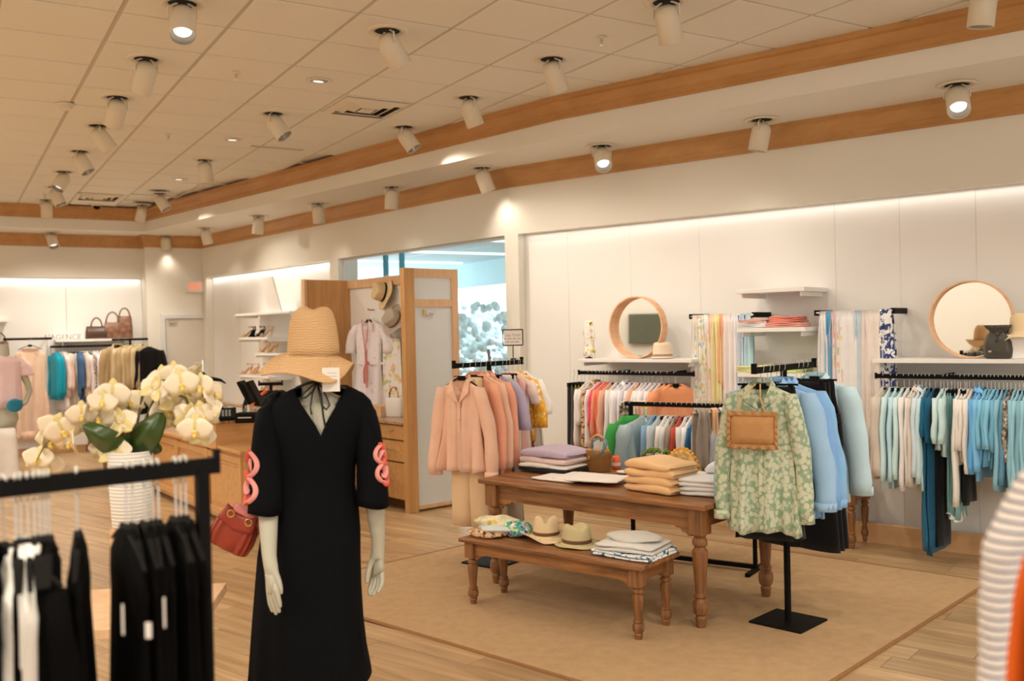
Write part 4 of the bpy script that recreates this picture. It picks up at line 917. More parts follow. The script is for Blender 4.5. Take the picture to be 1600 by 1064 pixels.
t = thing('jewellery_dish', 'small pale shell dish beside the orange jar on the display table', 'dish', (q[0]+.04, q[1], ZT+.002)); obj('dish', MB().lathe([(.02, 0), (.045, .006), (.055, .016), (.05, .014), (.018, .006), (.001, .005)], n=24), G(226, 214, 204), t, smooth=True)
# half-moon straw bag behind the peach pile
q = onz(1047, 752, ZT)[:2]+tv*.16
t = thing('straw_half_moon_bag', 'golden woven half-moon straw bag with scalloped top behind the peach pile', 'bag', (q[0], q[1], ZT+.002), TA+PI/2+.1)
rings = [[(.125*r*math.cos(a)*(1), y, .19*max(0, math.sin(a))*r+.002) for a in np.linspace(0, PI, 20)] for y, r in [(-.035, .90), (-.03, 1.0), (.03, 1.0), (.035, .90)]]
obj('pouch', MB().loft(rings), ramp_mat('gold_straw', 'cell', 60, [(0, (196, 150, 84)), (.5, (222, 184, 120)), (.8, (204, 164, 100))], bump=1.), t)
sm = MB()
for a in np.linspace(.1, PI-.1, 18): sm.sphere((.13*math.cos(a), 0, .197*math.sin(a)), .014, 8, 5)
o = obj('scalloped_edge', sm, mat('mustard_knots', C(210, 150, 60), .8, var=.1), t, smooth=True); o['kind'] = 'stuff'
q = onz(1003, 744, ZT)[:2]+tv*.2
t = thing('green_garland', 'small mossy green garland behind the peach pile', 'garland', (q[0], q[1], ZT+.10), TA+PI/2)
gm = MB(); rr = random.Random(9)
for k in range(60): u = rr.random(); gm.sphere(((u-.5)*.24, rr.uniform(-.02, .02), .03+.03*math.sin(u*PI)+rr.uniform(-.012, .012)), .012, 6, 4)
o = obj('leaves', gm, G(104, 124, 50), t); o['kind'] = 'stuff'
obj('garland_support', MB().box(0, 0, -.045, .22, .05, .11), M_WICK, t)
# table-top scarf stands
def top_stand(label, px, py, hpx, slabs, zb, bw, off=.0, dep=.5):
    q = onz(px, py, ZT)[:2]+tv*dep; hh = zat(hpx[0], hpx[1], q)-ZT
    t = thing('scarf_stand', label, 'stand', (q[0], q[1], ZT+.001), -YAW*.6)
    obj('foot', MB().box(0, 0, .005, .14, .12, .010), M_BLACK, t); obj('post', MB().tube([(0, 0, .01), (0, 0, hh)], .006, 8), M_CHROME, t); obj('arm', MB().tube([(-bw/2, 0, hh), (bw/2, 0, hh)], .011, 8), M_CHROME, t)
    for k, (x, w_, L, m, lab) in enumerate(slabs):
        rnd = random.Random(k+len(slabs)*7); ph = rnd.random()*6
        s_ = thing('draped_scarf', lab, 'scarf', t.location+Vector((0, 0, 0)), -YAW*.6)
        def fn(u, v, L=L, w_=w_, x=x, ph=ph):
            Lt = 2*L+.09; qd = v*Lt; g = .6+.4*min(1, abs(qd-L)/.2)
            if qd < L: y, z = -.024-.01*math.sin(u*12+ph)-.02*(L-qd), -(L-qd)
            elif qd < L+.09: a = (qd-L)/.09*PI; y, z = -.026*math.cos(a), .026*math.sin(a)
            else: y, z = .028+.006*math.sin(u*12+ph), -(qd-L-.09)*.8
            return (x+(u-.5)*w_*g, y, hh+z)
        obj('cloth', MB().grid(fn, 12, 20), m, s_, smooth=True, solid=.012)
    return t, hh
top_stand('chrome table-top T stand with scarves beside the green hoodie', 944, 722, (944, 634), [(-.075, .09, .34, P_SNAKE, 'grey snake print scarf draped on the left table-top stand'), (-.005, .07, .24, G(214, 200, 160), 'cream and lime scarf draped on the left table-top stand'), (.06, .10, .28, P_GSCRF, 'green and orange scarf draped on the left table-top stand'), (.03, .07, .36, G(236, 140, 130), 'pink chiffon scarf draped on the left table-top stand')], 0, .26, dep=.42)
top_stand('chrome table-top T stand with draped grey scarves near the mint shirt', 1078, 745, (1078, 645), [(-.09, .13, .42, G(150, 136, 120), 'brown-grey knotted scarf on the right table-top stand'), (.0, .06, .24, G(216, 170, 130), 'small peach and pink scarf on the right table-top stand'), (.09, .15, .40, G(206, 196, 180), 'pale grey linen scarf on the right table-top stand')], 0, .34, dep=.34)
# ---------------------------------------------------------------- things on the bench
ZB = .009+.425
bv = np.array([math.cos(BA), math.sin(BA)]); bu = np.array([-math.sin(BA), math.cos(BA)])
def crumple(name, label, cat, c, z, sx_, sy, h, m, seed, grp=None, rz=0.):
    t = thing(name, label, cat, (c[0], c[1], z), rz, grp); rnd = np.random.RandomState(seed); ph = rnd.rand(6)*6
    rings = []
    for k in range(11):
        u = k/10; e = math.sin(PI*max(.04, min(.96, u)))**.5; ring = []
        for i in range(22):
            a = 2*PI*i/22; r = 1+.10*math.sin(3*a+ph[0]+u*4)+.05*math.sin(7*a+ph[1]+u*9)
            y = sy/2*math.cos(a)*e*r; zz = h/2*(1+math.sin(a)*e*r*(1+.12*math.sin(u*13+ph[2])))
            ring.append(((u-.5)*sx_, y, max(.0, zz-h*.10)))
        rings.append(ring)
    obj('cloth', MB().loft(rings), m, t, smooth=True); return t
q = onz(758, 838, ZB)[:2]+bv*.02
crumple('folded_scarf', 'beige and brown spotted crumpled scarf at the left end of the bench', 'scarf', q, ZB+.001, .28, .22, .055, P_LEOP, 1, rz=BA+PI/2)
crumple('folded_scarf', 'cream and emerald folded scarf on top of the scarf heap on the bench', 'scarf', q+bv*.08+bu*-.02, ZB+.055, .30, .16, .075, P_GSCRF, 2, rz=BA+PI/2+.35)
crumple('folded_scarf', 'pale striped scarf in the middle of the scarf heap on the bench', 'scarf', q+bv*.04-bu*.05, ZB+.03, .26, .18, .05, G(196, 200, 190), 4, rz=BA+PI/2)
crumple('folded_scarf', 'teal mosaic print scarf beside the wide straw hat on the bench', 'scarf', q+bv*.11-bu*.16, ZB+.002, .24, .18, .105, P_TEALM, 3, rz=BA+PI/2-.5)
q = onz(845, 845, ZB)[:2]+bv*.06
hat('straw_hat', 'wide-brimmed pale straw hat with pinched crown and brown band on the bench', (q[0], q[1], ZB+.020), -YAW-.1, M_STRAW, .082, .125, .085, .010, .0, .035, .04, band=M_BROWNB, flare=.03)
q = onz(897, 853, ZB)[:2]+bv*.03
hat('straw_hat', 'rounder greenish straw hat with flat brim and brown band on the bench', (q[0], q[1], ZB+.008), -YAW+.3, M_STRAW2, .088, .12, .05, .004, .0, .012, .022, band=M_BROWNB)
q = onz(985, 868, ZB)[:2]+bv*.045
folded('folded_trousers', 'blue and white tie-dye folded cloth under the grey jeans on the bench', 'folded cloth', (q[0], q[1], ZB+.002), BA+PI/2, P_TIE, .40, .34, .035, 70, 'cloth pile on the bench', folds=2)
folded('folded_trousers', 'pale grey folded jeans, lower of the two on the bench pile', 'folded jeans', (q[0]-.01, q[1], ZB+.037), BA+PI/2+.12, G(206, 200, 186), .38, .30, .045, 71, 'cloth pile on the bench', folds=2)
crumple('folded_trousers', 'pale stone rumpled jeans, upper of the two on the bench pile', 'folded jeans', (q[0]+.01, q[1]+.01), ZB+.078, .33, .25, .055, G(194, 186, 170), 11, 'cloth pile on the bench', rz=BA+PI/2+.1)
# ================================================================ FREE-STANDING RACKS
RA = AB-PI/2
def lineat(px, c, ax, z): return along(px, (*(np.array(c)-np.array(ax[:2])*.6), z), (*(np.array(c)+np.array(ax[:2])*.6), z))
# ---- peach rack
pb = onz(771, 882)[:2]+np.array([.02, .04]); pz = zat(763, 566, pb)
e0, e1 = lineat(709, pb, nB, pz), lineat(815, pb, nB, pz)
blen = float(np.hypot(*(e1-e0)[:2])); off = float(((e0+e1)[:2]/2-pb)@nB[:2])
rack_t('clothing_rack', 'black T-stand clothes rack with the peach shirts beside the partition', pb, None, nB, blen, pz, .34, brz=AB, off=off)
def on_bar(t, a=e0, b=e1): q = a+(b-a)*t; return (q[0], q[1], pz-.0)
PE = G(238, 178, 148); PE2 = G(226, 156, 122)
def Lof(ypx, q): return float(q[2]-zat(700, ypx, q))
garment('hanging_shirt', 'peach long-sleeved shirt facing the room, outermost on the peach rack', 'shirt', on_bar(.10), RA+.12, PE, L=.78, W=.36, T=.07, hem=.40, sl=.62, seed=201, n=56, vneck=.17, vw=.062, spread=.085, collar=True, cuffs=True, buttons=5, placket=True, r0=.058, r1=.045, zt=-.12)
trousers('hanging_trousers', 'wide cream trousers under the outermost peach shirt', on_bar(.20), RA+.1, G(214, 180, 138), 1.20, .26, .08, 202, None, legs=True, flare=1.3)
for k in range(3): garment('hanging_shirt', 'peach shirt, %s behind the outermost one on the peach rack' % ORD[k], 'shirt', on_bar(.28+.075*k), RA+.05*k, [PE2, PE, PE2][k], L=.86, W=.43, T=.04, sl=.60, seed=210+k, group='peach shirts behind', spread=.06, collar=True, vneck=.03)
trousers('hanging_trousers', 'cream trousers between the peach shirts and the lilac dress', on_bar(.50), RA, G(214, 196, 170), 1.28, .24, .04, 203, None, legs=True)
garment('hanging_dress', 'lilac-grey short-sleeved dress behind the peach shirts', 'dress', on_bar(.57), RA, G(168, 156, 172), L=1.0, W=.40, T=.045, hem=.42, sl=.34, seed=215, spread=.10, r1=.06, n=28)
trousers('hanging_trousers', 'wide ivory trousers right of the lilac dress', on_bar(.68), RA, G(214, 200, 178), 1.20, .30, .05, 204, None, legs=True, flare=1.2)
trousers('hanging_trousers', 'soft white narrow trousers behind the ivory ones', on_bar(.74), RA-.05, G(222, 212, 198), 1.22, .24, .04, 205, None)
garment('hanging_tee', 'salmon pink sleeveless top on the peach rack', 'top', on_bar(.79), RA-.1, G(240, 170, 150), L=.82, W=.36, T=.04, sl=0, seed=216, n=28)
garment('hanging_tee', 'blush pink sleeveless top right of the salmon one', 'top', on_bar(.86), RA-.15, G(238, 196, 180), L=.84, W=.38, T=.04, sl=.16, seed=217, n=28, spread=.06)
garment('hanging_dress', 'yellow-orange floral blouse at the right of the peach rack', 'blouse', on_bar(.93), RA-.2, P_ORFL, L=.62, W=.40, T=.045, sl=.34, seed=218, spread=.08, r1=.075)
garment('hanging_skirt', 'dark red mosaic print dress under the yellow-orange blouse', 'dress', on_bar(.955), RA-.2, P_DKFL, L=.95, W=.34, T=.04, sl=0, seed=219)
garment('hanging_tee', 'white tee with yellow neckline, rearmost on the peach rack', 'top', on_bar(1.0), RA-.2, G(228, 214, 198), L=.72, W=.42, T=.04, sl=.24, seed=220, spread=.10, r1=.07)
# sign on the bar
q = lineat(802, pb, nB, pz); sg = thing('rack_sign', 'small black framed white sign standing on the peach rack bar', 'sign', (q[0], q[1], pz+.008), -YAW)
hs = zat(802, 515, q)-pz-.008; hb_ = zat(802, 539.5, q)-pz-.008; wd = 31/FPX*float((q-CP)@cf)
obj('stem', MB().tube([(0, 0, 0), (0, 0, hb_)], .004, 6).box(0, 0, .006, .04, .03, .012), M_BLACK, sg)
obj('card', MB().box(0, 0, (hs+hb_)/2, wd-.012, .006, hs-hb_-.01), mat('sign_card', C(216, 202, 186), .6, var=0), sg)
fm = MB(); zc = (hs+hb_)/2; hh = hs-hb_
for z in (hs, hb_): fm.box(0, 0, z, wd, .012, .008)
for x in (-wd/2, wd/2): fm.box(x, 0, zc, .008, .012, hh)
obj('frame', fm, M_BLACK, sg)
M_INK = mat('faded_ink', C(150, 140, 126), .8, var=0)
text('Lisa Todd', .030, M_INK, sg, (0, -.0045, zc+.018), (PI/2, 0, 0), .0004)
for z_, ws in ((zc-.010, (.020, .034, .026, .030)), (zc-.034, (.030, .022, .034))):
    x_ = -sum(ws)/2-.004*len(ws)
    for w__ in ws: obj('faint_print', MB().box(x_+w__/2, -.0038, z_, w__, .0008, .007), M_INK, sg); x_ += w__+.008
# ---- mint rack
mb_ = np.array([4.225, 3.965]); pz = 1.515
e0, e1 = lineat(1178, mb_, nB, pz), lineat(1272, mb_, nB, pz)
blen = float(np.hypot(*(e1-e0)[:2])); off = float(((e0+e1)[:2]/2-mb_)@nB[:2])
rack_t('clothing_rack', 'black T-stand clothes rack with the mint floral shirt in front', mb_, None, nB, blen, pz, .33, brz=math.radians(15), off=off)
q1 = on_bar(.10, e0, e1)
garment('hanging_shirt', 'mint green floral shirt facing the room, outermost on the right rack', 'shirt', q1, RA+.22, P_MINT, L=.92, W=.37, T=.07, hem=.43, sl=.68, seed=230, n=56, vneck=.14, vw=.06, spread=.065, collar=True, cuffs=True, buttons=5, placket=True, r0=.055, r1=.043)
trousers('hanging_skirt', 'black frayed-hem skirt hanging under the mint floral shirt', on_bar(.20, e0, e1), RA+.2, G(18, 17, 17), .97, .34, .07, 231, None, cat='skirt', flare=1.15)
BLU = [G(150, 182, 206), G(124, 164, 204), G(132, 176, 222)]
for k in range(3): garment('hanging_shirt', ['grey-blue shirt directly behind the mint floral shirt', 'mid-blue shirt, second behind the mint floral shirt', 'soft blue shirt, third behind the mint floral shirt'][k], 'shirt', on_bar(.26+.09*k, e0, e1), RA+.05, BLU[k], L=.84+.02*k, W=.46, T=.06, sl=.62, seed=232+k, spread=.09, collar=True, vneck=.04, cuffs=True, r0=.075, r1=.06, n=30)
for k in range(3): trousers('hanging_trousers', ['black trousers left of the others behind the blue shirts', 'black trousers in the middle behind the blue shirts', 'black trousers at right behind the blue shirts'][k], on_bar(.68+.08*k, e0, e1), RA-.1, G(16, 15, 16), 1.10, .40, .07, 236+k, 'black trousers on the right rack', legs=True, flare=1.25)
garment('hanging_shirt', 'pale blue shirt, rearmost on the right rack', 'shirt', on_bar(1.0, e0, e1), RA-.05, G(184, 206, 228), L=.84, W=.44, T=.08, sl=.62, seed=240, spread=.09, collar=True, vneck=.04, cuffs=True, r0=.078, r1=.062, n=30)
# ruffled tan bag hanging on the mint shirt
M_TAN = mat('tan_canvas', C(178, 130, 82), .85, var=.08, vs=20, bump=.4, bs=90, spec=.15)
fwd = np.array([math.cos(RA+.22), math.sin(RA+.22), 0]); frt = np.array([math.sin(RA+.22), -math.cos(RA+.22), 0])
bc = np.array(q1)+frt*.085+fwd*(-.035)
t = thing('ruffled_shoulder_bag', 'tan ruffle-edged shoulder bag hanging over the mint floral shirt', 'bag', (bc[0], bc[1], 0), RA+.22)
bz1, bz0 = zat(1183, 650, bc), zat(1183, 694, bc); bw = .24
def pillow(u, v, s): a = min(u, 1-u, v, 1-v); return ((u-.5)*bw, -s*(.035*min(1, a*5)**.5), bz0+(bz1-bz0)*v)
pm = MB().grid(lambda u, v: pillow(u, v, 1), 12, 8).grid(lambda u, v: pillow(u, v, -.6), 12, 8); obj('pouch', pm, M_TAN, t, smooth=True)
rf = []; N = 88; per = []
for k in range(N+1):
    u = k/N*4; sdx = int(u) % 4; f = u-int(u)
    c0 = [(-.5, 0), (.5, 0), (.5, 1), (-.5, 1)][sdx]; c1 = [(.5, 0), (.5, 1), (-.5, 1), (-.5, 0)][sdx]
    x = (c0[0]+(c1[0]-c0[0])*f)*bw; z = bz0+(c0[1]+(c1[1]-c0[1])*f)*(bz1-bz0); per.append((x, z))
zm = (bz0+bz1)/2
rufl = MB().grid(lambda u, v: (lambda p: (p[0]*(1+.16*v), -.004+.016*v*math.sin(u*2*PI*21), zm+(p[1]-zm)*(1+.34*v)))(per[int(round(u*N))]), N, 3)
obj('ruffle', rufl, M_TAN, t, smooth=True, solid=.003)
for s in (-1, 1): obj('strap', MB().tube([(s*.08, 0, bz1), (s*.05, -.01, (bz1+q1[2])/2-.03), (s*.012+.035, .01, q1[2]-.085)], .004, 6), mat('cord_strap', C(200, 160, 96), .6, var=.1), t)
# ---- middle rail behind the table
ma, mb2 = np.array([4.485, 5.75]), np.array([4.905, 4.90]); md = (mb2-ma)/np.hypot(*(mb2-ma)); mz = zat(978, 631, ma)
t = thing('clothing_rack', 'low black straight clothes rail standing behind the display table', 'clothing rack', (*((ma+mb2)/2), .009)); ang = math.atan2(md[1], md[0]); c = (ma+mb2)/2; L = float(np.hypot(*(mb2-ma)))
def loc2(p): return (p[0]-c[0], p[1]-c[1])
obj('top_bar', MB().box(0, 0, mz-.009, L+.10, .018, .032, ang), M_BLACK, t); obj('base_bar', MB().box(0, 0, .035, L, .03, .03, ang), M_BLACK, t)
for p in (ma, mb2):
    x, y = loc2(p); obj('upright', MB().box(x, y, mz/2, .026, .026, mz-.03, ang), M_BLACK, t); obj('cross_foot', MB().box(x, y, .014, .03, .36, .026, ang), M_BLACK, t)
pz = mz
MI = [(986, 's', G(56, 140, 62), 'bright green hooded top', .50, .42, -.15), (1012, 'v', G(110, 150, 180), 'clear blue see-through rain jacket', .52, .42, -.15), (1024, 't', G(120, 150, 172), 'steel blue tee', .50, .3, .3), (1033, 't', G(176, 180, 176), 'silver-grey knit', .52, .4, .3), (1042, 't', G(214, 206, 192), 'cream knit', .54, .4, .4), (1050, 't', G(200, 196, 188), 'light grey tee', .52, .3, .4),
      (1058, 't', G(150, 130, 112), 'taupe tee', .58, .3, .4), (1066, 't', G(178, 72, 52), 'rust top', .66, .2, .4), (1074, 't', G(206, 200, 192), 'pearl grey tee', .62, .3, .4), (1082, 't', G(226, 220, 210), 'white tee', .62, .3, .4), (1090, 't', G(40, 92, 128), 'deep blue top', .68, .3, .4), (1098, 't', G(196, 190, 182), 'light heather tee', .62, .4, .4),
      (1104, 't', G(90, 158, 190), 'sky-blue top', .60, .3, .4), (1111, 't', G(212, 208, 202), 'off-white shirt', .66, .5, .4), (1118, 't', G(188, 186, 182), 'grey sweater', .70, .5, .4), (1126, 't', G(170, 168, 166), 'mid-grey sweater', .72, .5, .4)]
M_CLEAR = mat('clear_film', (.62, .78, .88), .15, var=0, alpha=.45, spec=.8)
for k, (px, kd, m, wds, L_, sl, rr) in enumerate(MI):
    p = along(px, (*ma, mz), (*mb2, mz)); lab = '%s, %s from the left on the rail behind the table' % (wds, ORD[k])
    if kd == 's':
        t = garment('hooded_sweatshirt', lab, 'sweatshirt', p, -.1, m, L_, .36, .06, sl=sl, seed=250+k, spread=.06, n=36, vneck=.05)
        obj('hood', MB().loft([[(r*math.cos(a), .02+r*.6*math.sin(a), z) for a in np.linspace(0, 2*PI, 17)[:-1]] for z, r in [(-.15, .10), (-.12, .095), (-.10, .075), (-.09, .06)]], True, False), m, t, smooth=True, solid=.006)
    elif kd == 'v': garment('rain_jacket', lab, 'jacket', p, -.15, M_CLEAR, L_, .44, .10, sl=sl, seed=250+k, spread=.05, n=36)
    else: garment('hanging_tee', lab, 'top', p, rr+.1, m, L_, .36, .035, sl=sl, seed=250+k, group='clothes on the rail behind the table', spread=.03, n=20)
# ---- small bench against the wall at right
def small_table(label, legs_px, H, z0=0.):
    a, b = onz(*legs_px[0])[:2], onz(*legs_px[1])[:2]
    return a, b
a, b = onz(1327, 856)[:2], onz(1349, 846)[:2]
cc = (a+b)/2-dB[:2]*-.0; dd_ = (b-a)/np.hypot(*(b-a)); cen = (a+b)/2+dB[:2]*.42
old_table('small wooden side bench with turned legs against the right wall', 'side_bench', 'bench', (cen[0], cen[1]), AB, .98, .40, .46, .026, .065, .05, .09, .07, .0, scallop=.03)
q = cen-dB[:2]*.25
crumple('folded_shirt', 'crumpled white top on the small side bench at the right wall', 'folded top', q, .461, .24, .22, .09, G(224, 208, 192), 8, rz=AB)
# ================================================================ DISPLAY ARMOIRE (partition)
O = np.array([3.845, 8.43]); uA = math.atan2(nA[1], nA[0]); LEN = 1.99; DEP = .62
ar = thing('display_armoire', 'tall honey wood display armoire with drawers, white back and frosted side panel', 'armoire', (O[0], O[1], 0), uA)
zq = lambda y, px=690: zat(px, y, O+nA*.3)
ZT_ = zq(419)
# local frame: x toward the wall, y away from the camera
obj('corner_post', MB().box(.06, .035, ZT_/2, .12, .07, ZT_), M_HONEY, ar, bevel=.003)
rails = [(zq(433), ZT_), (zq(479), zq(467)), (.02, zq(787))]
wP = .60
for z0, z1 in rails: obj('panel_rail', MB().box(.12+(wP-.12)/2, .03, (z0+z1)/2, wP-.12, .04, z1-z0), M_PALEW if z0 > 1 else M_PALEW, ar, bevel=.002)
obj('panel_stile', MB().box(wP+.02, .03, ZT_/2, .08, .045, ZT_), M_PALEW, ar, bevel=.002)
M_FROST = mat('frosted_panel', C(205, 205, 198), .35, var=.01)
for z0, z1 in ((rails[1][1], rails[0][0]), (rails[2][1], rails[1][0])): obj('frosted_pane', MB().box(.12+(wP-.14)/2, .034, (z0+z1)/2, wP-.14+.02, .012, z1-z0), M_FROST, ar)
hk = obj('door_latch', MB().box(.30, .004, zq(488), .09, .012, .05), M_PALEF, ar, bevel=.003); obj('latch_lever', MB().tube([(.28, -.006, zq(489)), (.33, -.012, zq(489)-.006), (.345, -.012, zq(487)+.01)], .004, 6), M_CHROME, hk)
obj('hinge_plate', MB().box(.235, .006, zq(488), .02, .008, .07), mat('brass', C(200, 160, 90), .3, metal=.8, var=0), ar)
obj('far_side_panel', MB().box(DEP/2-.01, LEN, 1.19, DEP+.02, .04, 2.38), M_HONEY, ar, bevel=.002)
obj('far_side_edge', MB().box(-.01, LEN-.012, 1.19, .03, .07, 2.385), M_PALEW, ar)
obj('back_panel', MB().box(DEP-.03, LEN/2+.02, 1.66, .02, LEN-.06, 1.40), M_WHITE, ar)
obj('top_rail', MB().box(DEP-.05, LEN/2+.02, 2.33, .05, LEN-.08, .10), M_PALEW, ar, bevel=.002)
zc_ = .885
obj('cabinet_carcass', MB().box(DEP/2+.02, LEN/2+.03, (zc_-.03+.10)/2, DEP-.10, LEN-.10, zc_-.03-.10), M_HONEY, ar)
obj('plinth', MB().box(DEP/2+.06, LEN/2+.03, .05, DEP-.16, LEN-.10, .10), mat('plinth_dark', C(96, 60, 30), .6, var=0), ar)
M_GRAN = ramp_mat('speckled_granite', 'cell', 160, [(0, (120, 86, 54)), (.3, (176, 138, 96)), (.6, (206, 176, 138)), (.85, (90, 66, 46))], rough=.25, bump=0)
obj('granite_top', MB().box(DEP/2-.02, LEN/2+.03, zc_-.015, DEP-.02, LEN-.08, .03), M_GRAN, ar, bevel=.004)
for c_ in range(3):
    y0, y1 = .075+c_*(LEN-.12)/3, .075+(c_+1)*(LEN-.12)/3
    for z0, z1 in ((.70, .845), (.485, .69), (.115, .475)):
        dw = obj('drawer', MB().box(.03, (y0+y1)/2, (z0+z1)/2, .024, y1-y0-.008, z1-z0-.008), M_HONEYH, ar, bevel=.002)
        hz_ = (z0+z1)/2+.02; ym = y0+(y1-y0)*.38 if c_ == 0 else (y0+y1)/2
        obj('handle', MB().tube([(.02, ym-.05, hz_), (-.012, ym-.045, hz_-.004), (-.016, ym, hz_-.006), (-.012, ym+.045, hz_-.004), (.02, ym+.05, hz_)], .006, 6), M_CHROME, dw)
def arm_pt(px, py, dep): return onpl(px, py, O+nA[:2]*dep if len(nA) > 2 else O+nA*dep, nA)
ARZ = uA-PI/2+PI  # items hung on the back panel face -nA
frz = uA-PI/2     # local -y toward -nA
q = arm_pt(576, 487, DEP-.12)
rb = garment('hanging_robe', 'pale pink belted robe with red piping hanging on the armoire back panel', 'robe', q, frz+.15, P_PINKF, L=1.17, W=.44, T=.07, hem=.50, sl=.30, seed=300, n=48, vneck=.30, vw=.07, spread=.13, r0=.08, r1=.085)
M_PIPE = mat('red_piping', C(206, 120, 100), .7, var=0)
for s in (-1, 1): obj('piping', MB().tube([(s*.06, -.05, -.09), (s*.045, -.058, -.2), (-.0+s*.006, -.062, -.40), (.012, -.066, -.85)], .006, 6), M_PIPE, rb)
obj('belt', MB().loft([[(.222*math.cos(a), .048*math.sin(a)-.004, z) for a in np.linspace(0, 2*PI, 25)[:-1]] for z in (-.56, -.59)], True, False), M_PIPE if 0 else P_PINKF, rb, solid=.004)
obj('belt_tie', MB().tube([(0, -.06, -.575), (-.02, -.075, -.66), (-.015, -.075, -.80)], .009, 6).tube([(0, -.06, -.575), (.03, -.075, -.67), (.03, -.075, -.78)], .009, 6).tube([(0, -.065, -.575), (.06, -.075, -.56), (.07, -.075, -.59), (0, -.065, -.575)], .008, 6), M_PIPE, rb)
obj('price_tag', MB().box(.09, -.07, -.16, .035, .003, .10), mat('paper_white', (.82, .78, .72), .7, var=0), rb)
obj('wall_hook', MB().tube([(0, .12, .02), (0, .0, .02), (0, -.01, .035)], .006, 6), M_BLACK, rb)
q = arm_pt(601, 457, DEP-.07)
hat('straw_hat', 'straw hat with narrow black band hung high on the armoire back panel', (q[0], q[1], q[2]), 0, M_STRAW, .105, .13, .085, .01, 0, .0, .02, band=M_BPLAS, rot=(0, -PI/2+.2, uA-.25))
q = arm_pt(617, 500, DEP-.10)
hat('felt_hat', 'grey-beige hat with dark inside hung below the straw one on the armoire', (q[0], q[1], q[2]), 0, mat('felt_grey', C(176, 160, 140), .9, var=.06), .10, .12, .08, .02, 0, .0, .02, band=mat('hat_lining', C(110, 76, 52), .8, var=0), rot=(.3, -PI/2+.5, uA-.3))
q = arm_pt(609, 528, DEP-.08)
t = thing('hanging_dress', 'yellow and orange wildflower print scarf dress hanging below the hats on the armoire', 'dress', (q[0], q[1], q[2]), frz)
obj('cloth', MB().grid(lambda u, v: ((u-.5)*(.40+.06*v), .012*math.sin(u*22)+.004*math.sin(u*50), -.86*v), 30, 10), P_FLOR, t, smooth=True, solid=.006)
obj('top_bar', MB().tube([(-.22, 0, 0), (.22, 0, 0)], .008, 6), M_CHROME, t)
q = arm_pt(619, 655, .30); gz = zc_+.001
t = thing('tote_bag', 'white handbag with scarf handle on the armoire counter by the post', 'bag', (q[0], q[1], gz), frz+.3)
obj('body', MB().loft([[(.11*s_*math.copysign(abs(math.cos(a))**.5, math.cos(a)), .06*s_*math.copysign(abs(math.sin(a))**.5, math.sin(a)), z) for a in np.linspace(0, 2*PI, 25)[:-1]] for z, s_ in [(0, .92), (.01, 1), (.10, 1.04), (.19, .92), (.20, .85)]]), G(214, 204, 190), t, smooth=True)
obj('handle', MB().tube([(.06*math.cos(a), -.03, .19+.12*math.sin(a)) for a in np.linspace(0, PI, 13)], .010, 8), P_LEOP, t, smooth=True)
q = arm_pt(597, 652, .28)
t = thing('wooden_box', 'plain wooden riser box on the armoire counter', 'box', (q[0], q[1], gz), uA); obj('box_body', MB().box(0, 0, .05, .22, .30, .10), M_PALEW, t, bevel=.003); obj('box_lid', MB().box(0, 0, .107, .225, .305, .012), M_PALEW, t, bevel=.003)
# ================================================================ CASH COUNTER
cA, cB_ = np.array([2.233, 8.37]), np.array([2.014, 10.97]); dC = (cB_-cA)/np.hypot(*(cB_-cA)); aC = math.atan2(dC[1], dC[0])-PI/2
LC = float(np.hypot(*(cB_-cA)))+.35
ct = thing('cash_counter', 'honey wood cash desk with panelled front, glass case and granite till top', 'counter', (cA[0], cA[1], 0), aC)
# local: x into the desk, y away
obj('carcass', MB().box(.42, LC/2, .40, .80, LC, .68), M_HONEYH, ct)
obj('plinth', MB().box(.45, LC/2, .03, .78, LC-.04, .06), mat('plinth_dark', C(96, 60, 30), .6, var=0), ct)
np_ = 3
for k in range(np_):
    y0, y1 = .06+k*(LC-.10)/np_, .06+(k+1)*(LC-.10)/np_-.05
    for z0, z1, ya, yb in ((.10, .16, y0, y1), (.62, .68, y0, y1)): obj('front_rail', MB().box(.012, (ya+yb)/2, (z0+z1)/2, .030, yb-ya, z1-z0), M_HONEYH, ct, bevel=.004)
    for ya in (y0, y1): obj('front_stile', MB().box(.008, ya, .39, .034, .05, .60), M_HONEY, ct, bevel=.004)
    obj('front_panel', MB().box(.016, (y0+y1)/2, .39, .014, y1-y0-.14, .38), M_HONEYH, ct, bevel=.004)
obj('top_moulding', MB().box(.40, LC/2, .735, .86, LC+.04, .035), M_HONEYH, ct, bevel=.006)
obj('kick_strip', MB().box(.02, LC/2, .09, .02, LC, .012), M_CHROME, ct)
# glass case and till box
yb0 = .30; q = onz(359, 702, .705); lc = lm(ct).inverted() @ Vector(q); yn = lc.y; q = onz(330, 692, .72); lf = (lm(ct).inverted() @ Vector(q)).y
obj('till_box', MB().box(.42-.03, (yn+lf)/2, .83, .86, lf-yn, .24), M_HONEYH, ct, bevel=.004)
obj('granite_top', MB().box(.42-.03, (yn+lf)/2, .963, .90, lf-yn+.04, .026), M_GRAN, ct, bevel=.004)
M_CASE = mat('case_glass', (.9, .95, .93), .03, var=0, alpha=.18, spec=.8)
yg0, yg1 = lf+.01, LC-.25
for x in (.02, .78): obj('glass_side', MB().box(x, (yg0+yg1)/2, .86, .006, yg1-yg0, .21), M_CASE, ct)
obj('glass_top', MB().box(.40, (yg0+yg1)/2, .968, .78, yg1-yg0, .008), M_CASE, ct)
obj('case_rail', MB().box(.78, (yg0+yg1)/2, .985, .06, yg1-yg0, .03), M_GRAN, ct, bevel=.003)
obj('end_block', MB().box(.42, LC-.12, .86, .80, .24, .22), M_HONEYH, ct, bevel=.003)
obj('end_granite', MB().box(.42, LC-.12, .983, .84, .28, .026), M_GRAN, ct, bevel=.004)
CM_ = lm(ct)
